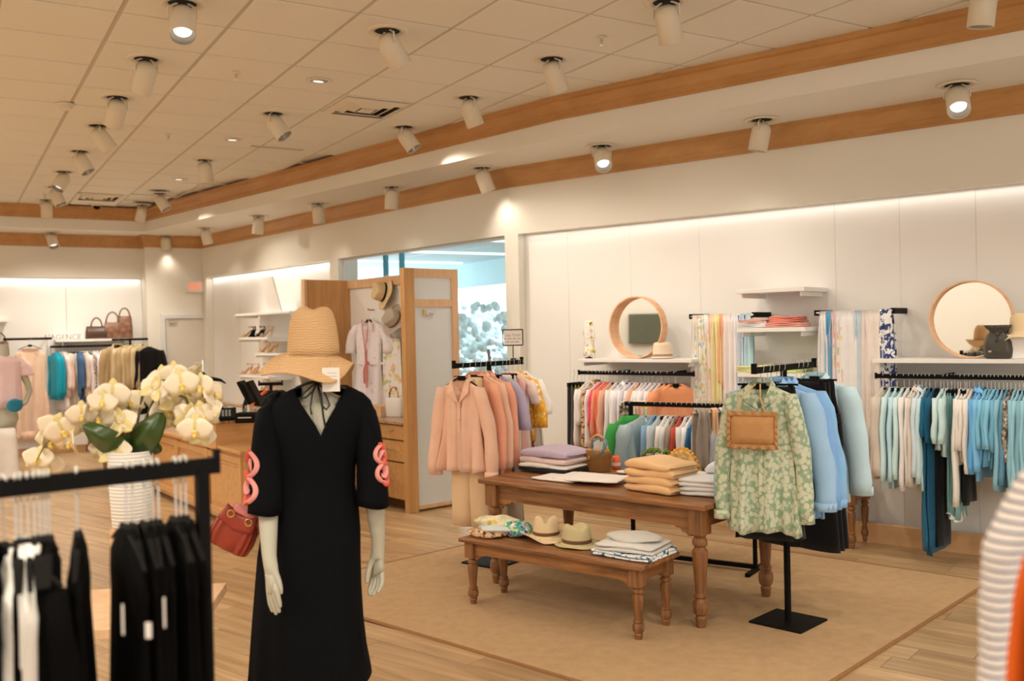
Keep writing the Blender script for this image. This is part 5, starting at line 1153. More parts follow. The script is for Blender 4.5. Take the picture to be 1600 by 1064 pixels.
def cpt(x, y, z): v = CM_ @ Vector((x, y, z)); return (v.x, v.y, v.z)
for k, (x, y, m, l2) in enumerate([(.30, lf+.20, G(40, 40, 38), 'black'), (.34, lf+.46, G(70, 70, 72), 'charcoal'), (.34, lf+.80, G(90, 130, 150), 'denim blue'), (.30, lf+1.15, G(196, 188, 170), 'cream')]):
    folded('folded_jeans', '%s folded garment inside the glass case of the cash desk' % l2, 'folded jeans', cpt(x, y, .755), aC, m, .30, .24, .05, 80+k, 'folded clothes in the glass case')
# phone, terminal, monitor, papers
def desk(px, py): q = onz(px, py, .977); return (q[0], q[1], .977)
q = desk(352, 656)
t = thing('desk_phone', 'black desk telephone with keypad on the granite till top', 'telephone', q, -YAW+.3)
obj('base', MB().add([(-.10, -.11, 0), (.10, -.11, 0), (.10, .11, 0), (-.10, .11, 0), (-.10, -.11, .03), (.10, -.11, .03), (.10, .11, .11), (-.10, .11, .11)], [(3, 2, 1, 0), (4, 5, 6, 7), (0, 1, 5, 4), (1, 2, 6, 5), (2, 3, 7, 6), (3, 0, 4, 7)]), M_BPLAS, t, bevel=.006)
for i in range(4):
    for j in range(3): obj('key', MB().box(-.02+j*.03, -.07+i*.035, .047+i*.0128, .02, .02, .012), mat('key_grey', C(150, 146, 136), .5, var=0), t)
obj('screen', MB().box(.02, .085, .107, .10, .03, .006), mat('phone_screen', C(140, 150, 140), .2, var=0), t)
obj('handset', MB().tube([(-.12, -.10, .06), (-.13, -.08, .10), (-.13, .0, .125), (-.13, .08, .13), (-.12, .11, .10)], [.026, .024, .016, .024, .026], 10), M_BPLAS, t, smooth=True)
q = desk(392, 655)
t = thing('till_monitor', 'black tilted till screen on a stand behind the phone', 'screen', (q[0]+.05, q[1]+.25, .977), -YAW-.2)
obj('stand', MB().box(0, 0, .01, .20, .18, .02).tube([(0, 0, .02), (0, .02, .14)], .02, 8), M_CHROME, t)
sc1 = MB().box(0, 0, 0, .03, .30, .24); s1 = obj('screen_front', sc1, M_BPLAS, t, bevel=.005); s1.location = (-.02, 0, .24); s1.rotation_euler = (0, -.45, .3)
s2 = obj('screen_back', sc1, M_BPLAS, t, bevel=.005); s2.location = (.07, .0, .24); s2.rotation_euler = (0, -.45, .3)
s3 = obj('screen_glass', MB().box(-.017, 0, 0, .002, .27, .21), mat('screen_dark', C(70, 64, 56), .15, var=0), t); s3.location = (-.02, 0, .24); s3.rotation_euler = (0, -.45, .3)
q = desk(386, 660)
t = thing('card_terminal', 'low black card terminal box beside the till screen', 'card reader', q, -YAW); obj('terminal_body', MB().box(0, 0, .045, .18, .15, .09), M_BPLAS, t, bevel=.008); obj('terminal_slot', MB().box(0, -.077, .05, .12, .004, .01), M_CHROME, t)
q = desk(334, 656)
t = thing('tape_dispenser', 'round black desk roll holder at the left end of the till top', 'holder', q, .4); obj('roll', MB().tube([(0, -.05, .08), (0, .05, .08)], .08, 20), M_BPLAS, t, smooth=False); obj('holder_base', MB().box(0, 0, .01, .16, .12, .02), M_BPLAS, t)
# chrome T stand with black necklaces on the counter end
q = cpt(.5, LC-.35, .997); hzz = zat(298, 563, np.array(q))-.997
t = thing('jewellery_stand', 'chrome T stand with black straps on the far end of the cash desk', 'stand', q, -YAW)
obj('foot', MB().box(0, 0, .006, .16, .16, .012), M_CHROME, t); obj('post', MB().tube([(0, 0, .01), (0, 0, hzz)], .009, 8).tube([(-.10, 0, hzz-.03), (0, 0, hzz-.03)], .008, 8), M_CHROME, t)
obj('strap', MB().tube([(-.14, 0, hzz-.24), (-.10, 0, hzz-.19), (-.05, 0, hzz-.15), (0, 0, hzz-.15), (.06, 0, hzz-.20), (.14, 0, hzz-.22), (.20, 0, hzz-.23), (.26, 0, hzz-.27)], [.006, .014, .026, .020, .018, .022, .016, .006], 8), M_BPLAS, t, smooth=True)
# leather armchair behind the orchid
q = onz(222, 772)
t = thing('leather_armchair', 'brown leather tub armchair left of the cash desk', 'armchair', (q[0]-.05, q[1]+.2, 0), .5)
M_LEA = mat('brown_leather', C(112, 62, 36), .4, var=.12, bump=.2, bs=60, spec=.5)
obj('back_shell', MB().loft([[((.30+.04*z)*math.cos(a)*s_, (.28+.04*z)*math.sin(a)*s_, z+(.12*math.sin(a) if z > .5 else 0)) for a in np.linspace(-.35, PI+.35, 20)] for z, s_ in [(.20, 1), (.45, 1.03), (.64, 1.06), (.66, .98), (.62, .86), (.40, .84)]], False, False), M_LEA, t, smooth=True, solid=.02)
obj('seat', MB().loft([[(.26*r*math.cos(a), .25*r*math.sin(a), z) for a in np.linspace(0, 2*PI, 25)[:-1]] for z, r in [(.26, .9), (.28, 1), (.42, 1), (.45, .92), (.455, .5)]]), M_LEA, t, smooth=True)
for a in (.8, 2.3, 3.9, 5.4): obj('leg', MB().tube([(.20*math.cos(a), .20*math.sin(a), .26), (.24*math.cos(a), .24*math.sin(a), 0)], [.018, .012], 8), M_OLDL, t)
# black jackets rack beyond the mannequin's shoulder
jb = atd(424, 640, 10.6)[:2]; jz = zat(428, 598, jb)
rack_t('clothing_rack', 'black T stand with dark jackets beyond the mannequin shoulder', jb, None, (math.cos(-YAW), math.sin(-YAW)), .26, jz, .3, brz=.3)
for k in range(4):
    garment('hanging_jacket', ['black jacket left on the stand beyond the mannequin', 'black jacket with orange lining beyond the mannequin', 'black jacket third on the stand beyond the mannequin', 'charcoal jacket right on the stand beyond the mannequin'][k], 'jacket', (jb[0]+(-.09+.06*k)*math.cos(YAW), jb[1]-(-.09+.06*k)*math.sin(YAW), jz), .35, [G(20, 18, 18), G(236, 96, 40), G(22, 20, 20), G(30, 28, 28)][k], L=.62, W=.42, T=.06, sl=.5, seed=320+k, spread=.05, n=20)
# ================================================================ SHOE WALL on the rear right wall
def wa_pt(px, py, d): return onpl(px, py, np.array(PAB)-nA*d, nA)
def wa_shelf(label, px0, px1, py, d=.30):
    a, b = wa_pt(px0, py, d), wa_pt(px1, py, d); t = thing('shoe_shelf', label, 'shelf', (0, 0, 0), group='white shoe shelves'); m = (a+b)/2; m = m[:2]+nA*(d+.10)/2
    ln = float(np.hypot(*(a-b)[:2])); obj('board', MB().box(m[0], m[1], a[2]-.016, ln, d+.10, .03, rA), M_WHITE, t, bevel=.003)
    for s in (a, b): e = s[:2]+nA*(d+.08)/2; obj('bracket', MB().box(e[0], e[1], a[2]-.045, .012, d+.05, .03, rA), M_WHITE, t)
    return a[2]
zs = {}
for lab, x0, x1, y in [('top white shoe shelf on the rear right wall', 367, 452, 491), ('left white shoe shelf below the top one', 372, 418, 528), ('right white shoe shelf half way up the shoe wall', 398, 455, 552), ('left white shoe shelf with tan sandals on it', 374, 420, 586), ('lowest right white shoe shelf behind the till screen', 396, 455, 612)]:
    zs[lab] = (wa_shelf(lab, x0, x1, y), y)
M_SH = [mat('shoe_gold', C(196, 150, 96), .35, var=0), M_BPLAS, mat('shoe_tan', C(204, 140, 90), .4, var=0), mat('shoe_nude', C(228, 178, 130), .4, var=0)]
def heel(label, px, py, m, rz, sc_=1.15):
    q = wa_pt(px, py, .20); t = thing('high_heel_shoe', label, 'shoe', (q[0], q[1], q[2]), rz, 'high heeled shoes on the shoe shelves')
    s = sc_
    obj('sole', MB().loft([[(x*s, w_*s*k1, z*s+dz) for k1, dz in ((-1, 0), (1, 0), (1, .008), (-1, .008))] for x, z, w_ in [(.11, .004, .012), (.07, .004, .034), (.03, .010, .036), (-.02, .045, .026), (-.07, .085, .024), (-.11, .092, .022)]]), m, t)
    obj('heel', MB().tube([(-.10*s, 0, .088*s), (-.092*s, 0, .045*s), (-.088*s, 0, 0)], [.018*s, .009*s, .006*s], 8), m, t)
    obj('strap', MB().tube([(.06*s, .034*s, .006*s), (.055*s, 0, .05*s), (.06*s, -.034*s, .006*s)], .008, 6, flat=.5).tube([(-.105*s, .02*s, .09*s), (-.12*s, 0, .14*s), (-.105*s, -.02*s, .09*s)], .008, 6, flat=.5).tube([(-.10*s, .02*s, .13*s), (-.05*s, .028*s, .14*s), (-.03*s, 0, .125*s), (-.05*s, -.028*s, .14*s), (-.10*s, -.02*s, .13*s)], .005, 6), m, t, smooth=True)
for k, (px, py, m, r, lab) in enumerate([(386, 527, 0, 2.2, 'gold heeled sandal at left on the upper left shoe shelf'), (394, 527, 1, 1.6, 'black heeled pump on the upper left shoe shelf'), (405, 527, 1, 1.9, 'black strappy heel second from right on the upper left shoe shelf'), (414, 527, 0, 2.4, 'gold strappy heel at right on the upper left shoe shelf'),
                                        (412, 551, 3, 2.0, 'nude sandal at left on the middle right shoe shelf'), (424, 551, 0, 2.0, 'gold sandal at right on the middle right shoe shelf'), (384, 585, 2, 2.1, 'tan heeled sandal at left on the lower left shoe shelf'), (397, 585, 3, 1.8, 'nude heeled sandal in the middle of the lower left shoe shelf'), (408, 585, 2, 2.4, 'tan strappy sandal at right on the lower left shoe shelf'),
                                        (413, 611, 3, 2.0, 'nude strappy sandal on the lowest right shoe shelf'), (423, 611, 2, 2.2, 'tan strappy sandal on the lowest right shoe shelf')]):
    heel(lab, px, py, M_SH[m], r)
q0 = wa_pt(432, 490, .2); t = thing('leaning_board', 'tall narrow white display board leaning above the shoe shelves', 'display board', (q0[0], q0[1], q0[2]), rA); obj('board', MB().add([(-.20, 0, 0), (.20, 0, 0), (.20, .10, .52), (-.12, .10, .52), (-.20, .02, 0), (.20, .02, 0), (.20, .12, .52), (-.12, .12, .52)], [(0, 1, 2, 3), (7, 6, 5, 4), (0, 4, 5, 1), (1, 5, 6, 2), (2, 6, 7, 3), (3, 7, 4, 0)]), M_WHITE, t)
# ================================================================ FAR LEFT WALL
YF = YL+.10
def fx(px, Y, z=1.6): return float(onpl(px, 560, (0, Y), (0, 1))[0])
def fzz(py, Y, px=120): return float(onpl(px, py, (0, Y), (0, 1))[2])
SHD = .34
x0, x1 = fx(88, YF-SHD), fx(206, YF-SHD); zsf = fzz(530, YF-SHD)
t = thing('wall_shelf', 'white shelf on the far left wall carrying the brown handbags', 'shelf', (0, 0, 0)); obj('board', MB().box((x0+x1)/2, YF-SHD/2, zsf-.02, x1-x0, SHD, .04), M_WHITE, t, bevel=.003)
for x in (x0+.1, x1-.1): obj('bracket', MB().box(x, YF-SHD/2, zsf-.06, .012, SHD-.04, .04), M_WHITE, t)
x0, x1 = fx(80, YF-.3), fx(208, YF-.3); zr = fzz(541, YF-.3)
t = thing('wall_rail', 'black clothes rail under the handbag shelf on the far left wall', 'clothes rail', (0, 0, 0)); obj('bar', MB().box((x0+x1)/2, YF-.3, zr, x1-x0, .02, .035), M_BLACK, t)
for x in (x0+.02, (x0+x1)/2, x1-.02): obj('bracket', MB().box(x, YF-.15, zr, .014, .30, .03), M_BLACK, t)
FL = [(86, 't', G(20, 150, 170), 'turquoise blouse', .82, .6), (90, 't', G(24, 142, 160), 'deep turquoise blouse', .80, .6), (97, 't', G(228, 206, 196), 'white and blush top', 1.0, .5), (101, 't', G(224, 180, 156), 'peach striped top', .80, .5), (106, 'p', G(232, 214, 194), 'cream wide trousers', 1.45, 0), (112, 'p', G(228, 212, 192), 'ivory wide trousers', 1.42, 0),
      (118, 't', G(70, 100, 136), 'denim blue shirt', .80, .5), (122, 'p', G(84, 112, 146), 'denim blue dress', 1.26, 0), (128, 't', G(212, 190, 172), 'beige knit', .80, .5), (133, 't', G(226, 206, 200), 'pale pink printed shirt', .92, .6), (138, 't', P_SNAKE, 'black and white patterned blouse', .94, .6), (144, 't', G(232, 212, 208), 'blush shirt', .92, .6), (150, 't', G(222, 196, 192), 'dusty blush shirt', .88, .6), (156, 't', G(226, 214, 204), 'off-white shirt', .94, .6)]
for k, (px, kd, m, wd_, L_, sl) in enumerate(FL):
    p = (fx(px, YF-.3), YF-.3, zr); lab = '%s, %s from the left on the far left wall rail' % (wd_, ORD[k])
    if kd == 'p': trousers('hanging_trousers', lab, p, PI/2+.9, m, L_, .26, .05, 340+k, 'clothes on the far left rail')
    else: garment('hanging_tee', lab, 'top', p, PI/2+(.22 if k < 2 else .35), m, L=L_, W=.40, T=.05, sl=sl, seed=340+k, group='clothes on the far left rail', n=20, spread=.03)
# khaki shirts on an arm toward the room
yk = YF-.75; xk = fx(184, yk); zk = fzz(532, yk)
t = thing('clothing_rack', 'black T stand with khaki shirts in front of the far left wall', 'clothing rack', (fx(204, yk), yk, 0)); w_ = fx(232, yk)-fx(176, yk)
obj('top_bar', MB().box(0, 0, zk, w_, .02, .035), M_BLACK, t); obj('upright', MB().box(0, 0, zk/2, .03, .03, zk), M_BLACK, t); obj('foot_plate', MB().box(0, 0, .006, .36, .36, .012), M_BLACK, t)
KH = G(178, 150, 108); KH2 = G(196, 174, 132)
garment('hanging_shirt', 'khaki long-sleeved shirt facing the room on the far left stand', 'shirt', (fx(184, yk), yk-.05, zk), .05, KH, L=.84, W=.44, T=.08, sl=.60, seed=360, n=44, vneck=.22, vw=.07, spread=.05, collar=KH2, buttons=4, placket=True)
for k in range(5): garment('hanging_shirt', 'khaki shirt, %s behind the front one on the far left stand' % ORD[k], 'shirt', (fx(196+7*k, yk), yk, zk), .5, [KH2, KH][k % 2], L=.84 if k < 4 else 1.16, W=.40, T=.05, sl=.60, seed=361+k, group='khaki shirts behind', spread=.03)
garment('hanging_jacket', 'long black jacket at the right end of the far left stand', 'jacket', (fx(232, yk), yk+.02, zk-.04), .30, G(14, 12, 12), L=1.15, W=.46, T=.10, sl=.64, seed=368, spread=.05, n=28, r0=.08, r1=.07)
# dress on its own arm
yd = YF-.55; zd = fzz(528, yd); t = thing('wall_rail', 'short black rail holding the beige dress on the far left wall', 'clothes rail', (0, 0, 0)); a, b = fx(6, yd), fx(82, yd)
obj('bar', MB().box((a+b)/2, yd, zd, b-a, .02, .035), M_BLACK, t)
for x in (a+.03, b-.03): obj('bracket', MB().box(x, yd+.27, zd, .014, .56, .03), M_BLACK, t)
dr = garment('hanging_dress', 'beige sleeveless V-neck midi dress with frilled hem on the far left wall', 'dress', (fx(47, yd), yd-.02, zd), .0, G(222, 190, 162), L=1.50, W=.42, T=.09, hem=.72, sl=0, seed=370, n=64, vneck=.34, vw=.12, zt=-.16, wav=1.3)
fr_ = []; 
obj('hem_frill', MB().loft([[((.30+.02*math.sin(i*2.1))*math.cos(2*PI*i/48), (.075+.012*math.sin(i*2.1))*math.sin(2*PI*i/48), z) for i in range(48)] for z in (-1.40, -1.53)], True, False), G(214, 178, 148), dr, smooth=True, solid=.006)
t = thing('wall_base_cabinet', 'low white display plinth under the beige dress', 'plinth', (fx(60, YF-.2), YF-.25, 0), 0); obj('box_body', MB().box(0, 0, .26, 1.3, .40, .30), M_WHITE, t, bevel=.004); obj('plinth_foot', MB().box(0, .02, .055, 1.25, .34, .11), M_BASE, t)
text("L'AGENCE", .115, mat('shop_lettering', C(140, 128, 108), .6, var=0), (lambda o: o)(thing('wall_lettering', "small grey L'AGENCE lettering above the far left rail", 'lettering', (fx(100, YF-SHD), YF-SHD+.05, fzz(526.5, YF-SHD)))), (0, 0, 0), (PI/2, 0, 0), .008, name='raised_letters')
def handbag(label, px, py, Y, w_, h, d_, m, hl, rz=0., z=None):
    x = fx(px, Y); z = z if z is not None else zsf+.001
    t = thing('handbag', label, 'handbag', (x, Y, z), rz)
    obj('body', MB().loft([[(w_/2*s_*math.copysign(abs(math.cos(a))**.4, math.cos(a)), d_/2*s2*math.copysign(abs(math.sin(a))**.5, math.sin(a)), zz*h) for a in np.linspace(0, 2*PI, 25)[:-1]] for zz, s_, s2 in [(0, .94, .9), (.03, 1, 1), (.5, .98, .95), (.92, .90, .5), (1, .86, .25)]]), m, t, smooth=True)
    obj('handle', MB().tube([(hl*.45*math.cos(a), -.02, h*.96+hl*.8*math.sin(a)) for a in np.linspace(0, PI, 13)], .012, 8), mat('cane_dark', C(110, 84, 56), .5, var=0), t, smooth=True)
    return t
M_BB = ramp_mat('brown_hide', 'noise', 14, [(0, (76, 50, 36)), (.5, (120, 84, 64)), (.7, (150, 110, 84))], const=False, rough=.4)
handbag('dark brown gathered handbag, leftmost on the far shelf', 152, 530, YF-.2, .34, .20, .18, mat('dark_brown_leather', C(70, 46, 32), .4, var=.3, vs=30), .18)
handbag('brown structured handbag, middle of the three on the far shelf', 177, 530, YF-.2, .26, .26, .16, M_BB, .22)
handbag('tall mottled brown handbag, rightmost on the far shelf', 196, 530, YF-.18, .24, .36, .16, M_BB, .18)
t = thing('wall_shelf', 'short white shelf cut by the left edge of the frame', 'shelf', (fx(-6, YF-.3), YF-.15, fzz(557, YF-.3))); obj('board', MB().box(0, 0, 0, .34, .34, .04), M_WHITE, t)
t = thing('display_niche', 'small white box niche over the leftmost handbag', 'shelf', (fx(-6, YF-.3), YF-.15, fzz(500, YF-.3))); obj('board', MB().box(0, 0, 0, .34, .34, .03), M_WHITE, t)
handbag('brown hide handbag on the short shelf at the left edge', 0, 530, YF-.2, .26, .24, .16, M_BB, .18, z=fzz(557, YF-.3)+.02)
# cloth covered table and half-seen mannequin at the left edge
q = onz(27, 753); xr, yr = q[0], q[1]; zt_ = zat(20, 672, q)
t = thing('cloth_covered_table', 'table under a cream linen cloth at the left edge', 'table', (xr-.45, yr+.35, 0), 0)
obj('tabletop', MB().box(0, 0, zt_-.02, .88, .68, .03), M_PALEW, t)
for sx_ in (-1, 1):
    for sy in (-1, 1): obj('leg', MB().box(sx_*.38, sy*.28, (zt_-.04)/2, .05, .05, zt_-.04), M_PALEW, t)
cl = thing('tablecloth', 'cream linen cloth falling to the floor at the left edge', 'tablecloth', (xr-.45, yr+.35, 0)); N = 96; rings = []
for z, e, wv in [(zt_+.004, .0, 0), (zt_+.003, .010, 0), (zt_-.10, .014, .004), (.4, .02, .010), (.05, .026, .016), (.012, .028, .018)]:
    ring = []
    for i in range(N):
        a = 2*PI*(i+.5)/N; ca, sa = math.cos(a), math.sin(a); k = 1/max(abs(ca), abs(sa)); w2 = wv*math.sin(i*1.3)
        ring.append((ca*k*(.44+e+w2), sa*k*(.34+e+w2), z))
    rings.append(ring)
obj('cloth', MB().add([p for p in rings[0]], [tuple(range(N))]).loft(rings, True, False), G(214, 200, 184), cl, smooth=True)
M_MANQ = mat('mannequin_skin', C(172, 164, 140), .5, var=.01, spec=.35)
mqx, mqy = fx(6, yr+.5), yr+.5
mt = thing('display_bust', 'half-seen mannequin with pink top and bent arm at the left edge', 'mannequin', (mqx, mqy, zt_+.006), .3)
zsh = zat(10, 560, np.array([mqx, mqy]))-zt_
obj('torso', MB().loft([[(w_*math.cos(a), d_*math.sin(a), z) for a in np.linspace(0, 2*PI, 25)[:-1]] for z, w_, d_ in [(0, .12, .09), (.1, .16, .11), (zsh*.35, .13, .10), (zsh*.6, .15, .11), (zsh*.85, .18, .10), (zsh*.97, .12, .07), (zsh*1.05, .05, .05), (zsh*1.2, .05, .05)]]), M_MANQ, mt, smooth=True)
obj('arm', MB().tube([(.17, 0, zsh*.90), (.27, -.03, zsh*.62), (.29, -.05, zsh*.50), (.20, -.12, zsh*.34), (.10, -.15, zsh*.28)], [.05, .04, .036, .03, .022], 12), M_MANQ, mt, smooth=True)
obj('pink_top', body_mb(.72*zsh+.1, .42, .24, .40, random.Random(4), 32, wav=.2), G(222, 188, 180), mt, smooth=True).location = (0, 0, zsh*1.03+.09)
obj('sleeve', sleeve_mb(1, .38, -.0, .20, random.Random(4), .14, .09, .08, .09), G(222, 188, 180), mt, smooth=True).location = (0, 0, zsh*.98+.05)
q = onz(6, 664, zt_+.006)
handbag('coral red structured handbag on the cream cloth at the left edge', 5, 664, q[1]-.1, .17, .20, .10, mat('coral_leather', C(196, 84, 62), .4, var=0), .12, z=zt_+.006)
t = thing('clutch_bag', 'teal blue fabric pouch bag held by the mannequin at the left edge', 'bag', (mqx+.10, mqy-.22, zt_+zsh*.26), .3); obj('pouch', MB().sphere((0, 0, .06), .085, sx=1.2, sy=.5), mat('teal_fabric', C(30, 110, 132), .8, var=.05), t, smooth=True)
obj('pouch_flap', MB().box(0, -.042, .10, .15, .01, .05), mat('teal_fabric', C(30, 110, 132), .8), t, bevel=.004)
# things seen only in the mirrors: screen and rack on the left wall
t = thing('wall_screen', 'large dark wall screen reflected in the smaller round mirror', 'screen', (-4.93, 8.72, 2.02), 0)
obj('screen_panel', MB().box(0, 0, 0, .06, 1.05, .60), mat('screen_green', C(84, 84, 64), .25, var=0), t, bevel=.01); obj('screen_mount', MB().box(-.03, 0, 0, .03, .4, .3), M_BLACK, t)
t = thing('clothing_rack', 'black garment rack by the left wall reflected in the smaller round mirror', 'clothing rack', (-4.4, 9.0, 0))
obj('top_bar', MB().box(0, 0, 1.45, .03, 1.9, .035), M_BLACK, t); obj('lower_bar', MB().box(0, 0, 1.25, .03, 1.9, .02), M_BLACK, t)
for s in (-1, 1): obj('upright', MB().box(0, s*.9, .73, .03, .03, 1.42), M_BLACK, t); obj('foot', MB().box(0, s*.9, .015, .4, .04, .03), M_BLACK, t)
for k in range(8): garment('hanging_tee', 'garment %s on the rack reflected in the smaller mirror' % ORD[k], 'top', (-4.4, 8.3+.18*k, 1.45), 0, [G(30, 28, 28), G(220, 210, 196), P_SNAKE, G(150, 60, 40)][k % 4], L=.8, W=.4, T=.05, sl=.5, seed=400+k, group='reflected clothes')
# ================================================================ DRESSED MANNEQUIN
MD = 3.6
mp_ = CP+ray(492, 600)*MD; MR = -YAW
mq = thing('mannequin', 'olive-grey mannequin seen from behind in the black dress and straw hat', 'mannequin', (mp_[0], mp_[1], 0), MR)
# local: x to the right of the picture, y away from the camera; heights from the photo
def S(px, py, y=0.):
    """point of the figure: local x and z from the photo at local depth y"""
    q = CP+ray(px, py)*(MD+y); l = lm(mq).inverted() @ Vector(q); return (l.x, l.y, l.z)
def skin(name, verts, edges, radii, m, parent, root=0, sub=2):
    me = bpy.data.meshes.new(name+'_cage'); me.from_pydata([tuple(v) for v in verts], edges, []); me.update()
    o = bpy.data.objects.new(name+'_cage', me); sc.collection.objects.link(o)
    md = o.modifiers.new('skin', 'SKIN'); md.use_smooth_shade = True
    if not me.skin_vertices: 
        bpy.context.view_layer.objects.active = o
    for k, sv in enumerate(me.skin_vertices[0].data): sv.radius = radii[k] if hasattr(radii[k], '__len__') else (radii[k], radii[k]); sv.use_root = (k == root)
    s2 = o.modifiers.new('sub', 'SUBSURF'); s2.levels = sub; s2.render_levels = sub
    dg = bpy.context.evaluated_depsgraph_get(); ev = o.evaluated_get(dg); nm = bpy.data.meshes.new_from_object(ev)
    for p in nm.polygons: p.use_smooth = True
    nm.materials.clear(); nm.materials.append(m); nm.name = name
    bpy.data.objects.remove(o); r = bpy.data.objects.new(name, nm); sc.collection.objects.link(r); r.parent = parent; return r
V_, E_, R_ = [], [], []
def vtx(p, r, prev=None):
    V_.append(p); R_.append(r); k = len(V_)-1
    if prev is not None: E_.append((prev, k))
    return k
pel = vtx((-.01, .02, .98), (.150, .110))
wai = vtx((0, .03, 1.16), (.115, .085), pel); che = vtx((.01, .03, 1.34), (.135, .095), wai); uch = vtx((.012, .03, 1.44), (.110, .07), che)
nb = vtx((.0, .025, 1.525), (.052, .050), uch); nk = vtx(S(489, 592, .02), (.048, .048), nb); jw = vtx((S(487, 565, .03)), (.062, .075), nk)
hd = vtx((S(490, 535, .04)), (.078, .095), jw); tp = vtx((S(490, 505, .04)), (.055, .07), hd)
for sd in (-1, 1):
    sh = vtx((sd*.165+.012, .02, 1.485), .052, uch)
    if sd < 0: el, wr_, kn = S(419, 800, -.10), S(421, 888, -.19), S(424, 914, -.20)
    else: el, wr_, kn = S(586, 790, .02), S(593, 862, .05), S(590, 885, .06)
    ua = vtx(tuple(np.array((sd*.185+.012, .02, 1.485))*.45+np.array(el)*.55), .044, sh); e_ = vtx(el, .040, ua)
    md_ = vtx(tuple(np.array(el)*.45+np.array(wr_)*.55), .032, e_); w1 = vtx(wr_, (.020, .024), md_); w2 = vtx(kn, (.016, .034), w1)
    if sd < 0:
        # hand hanging, back of the hand to the camera, fingers down and together
        for j, (a, b, c) in enumerate([((420, 925), (422, 943), (427, 957)), ((424, 927), (428, 946), (432, 961)), ((428, 926), (433, 945), (437, 958)), ((432, 922), (436, 938), (438, 950))]):
            f1 = vtx(S(a[0], a[1], -.19-.012*j), .0105, w2); f2 = vtx(S(b[0], b[1], -.19-.012*j), .0090, f1); f3 = vtx(S(c[0], c[1], -.188-.012*j), .0070, f2)
        t1 = vtx(S(434, 904, -.20), .0125, w1); t2 = vtx(S(438, 918, -.21), .010, t1); t3 = vtx(S(439, 929, -.21), .0075, t2)
    else:
        # palm towards the camera side, thumb apart to the left, fingers curled inwards
        for j, (a, b, c, d) in enumerate([((583, 902), (579, 915), (577, 925), (577, 930)), ((588, 905), (584, 918), (580, 927), (578, 932)), ((593, 905), (591, 917), (586, 926), (582, 931)), ((597, 900), (597, 912), (593, 921), (589, 926))]):
            f1 = vtx(S(a[0], a[1], .075-.008*j), .0105, w2); f2 = vtx(S(b[0], b[1], .06-.008*j), .0090, f1); f3 = vtx(S(c[0], c[1], .045-.006*j), .0080, f2); f4 = vtx(S(d[0], d[1], .035-.006*j), .0065, f3)
        t1 = vtx(S(579, 880, .05), .0125, w1); t2 = vtx(S(574, 898, .04), .0105, t1); t3 = vtx(S(573, 912, .035), .008, t2)
for sd in (-1, 1):
    hp = vtx((sd*.085-.01, .02, .88), .088, pel); th = vtx((sd*.085-.01, .03, .68), .070, hp); kn = vtx((sd*.08-.01, .03, .50), .052, th); ca = vtx((sd*.075-.01, .05, .36), .050, kn)
    an = vtx((sd*.07-.01, .06, .10), .028, ca); ft = vtx((sd*.075-.01, -.0+.13, .04), .030, an); to = vtx((sd*.08-.01, .21, .025), .022, ft)
skin('body', V_, E_, R_, M_MANQ, mq, root=0)
obj('glass_foot', MB().lathe([(.001, 0), (.19, 0), (.19, .008), (.001, .008)], n=40), mat('foot_steel', C(150, 146, 140), .3, metal=.7, var=0), mq)
obj('calf_rod', MB().tube([(.05, -.05, .008), (.06, .02, .36)], .008, 8), M_CHROME, mq)
# dress
M_DRESS = mat('black_crepe', (.0035, .0040, .0052), .85, var=.1, vs=5, bump=.1, bs=160, spec=.10)
dr = thing('black_dress', 'black midi dress with V back, half sleeves and side slits on the mannequin', 'dress', mq.location, MR)
def ringz(px0, px1, py): a, b = S(px0, py), S(px1, py); return (a[0]+b[0])/2, (b[0]-a[0])/2, (a[2]+b[2])/2
prof = [(462, 541, 604, .055, 1.0), (452, 551, 609, .075, .97), (436, 566, 617, .09, .90), (420, 577, 628, .105, .78), (412, 583, 642, .115, .62), (416, 578, 660, .125, .36), (421, 570, 676, .13, 0), (425, 562, 700, .13, 0), (427, 553, 730, .125, 0), (425, 552, 760, .125, 0), (418, 557, 790, .135, 0), (408, 560, 830, .145, 0), (402, 560, 870, .15, 0), (398, 561, 920, .155, 0), (394, 564, 970, .16, 0), (391, 569, 1015, .165, 0), (389, 575, 1050, .17, 0), (388, 577, 1064, .172, 0)]
N = 72; rings = []
vx, _, vzb = S(510, 671)
for k, (a, b, y, hd_, vf) in enumerate(prof):
    cx, hw, z = ringz(a, b, y); ring = []
    # the back opening: its edges run from the shoulders to the point of the V
    g = 0
    if vf > 0:
        xl = S(460+(510-460)*max(0, (y-604)/67.), y)[0]; xr = S(541-(541-510)*max(0, (y-604)/67.)**1.25, y)[0]
        aL = math.acos(max(-1, min(1, (xl-cx)/hw))); aR = math.acos(max(-1, min(1, (xr-cx)/hw)))
    else: aL = aR = math.acos(max(-1, min(1, (vx-cx)/hw)))
    # angles measured so that -y (towards the camera) is the back of the dress
    for i in range(N+1):
        t_ = i/N; ang_ = -aR+(2*PI-(aL-aR))*t_ if vf > 0 else -aR+2*PI*t_
        x = cx+hw*math.cos(ang_); yy = hd_*math.sin(ang_)+.02
        lowf = max(0, (k-9)/8); x += 0; yy += lowf*.012*math.sin(5*ang_+1)+lowf*.006*math.sin(11*ang_)
        zz = z
        if k >= 16: zz += .012*math.sin(ang_*2+.5)
        ring.append((x, yy, zz))
    rings.append(ring)
db = obj('dress_body', MB().loft(rings, False, False), M_DRESS, dr, smooth=True, solid=.004)
import bmesh
bm_ = bmesh.new(); bm_.from_mesh(db.data); bmesh.ops.remove_doubles(bm_, verts=bm_.verts, dist=.0006); bm_.to_mesh(db.data); bm_.free()
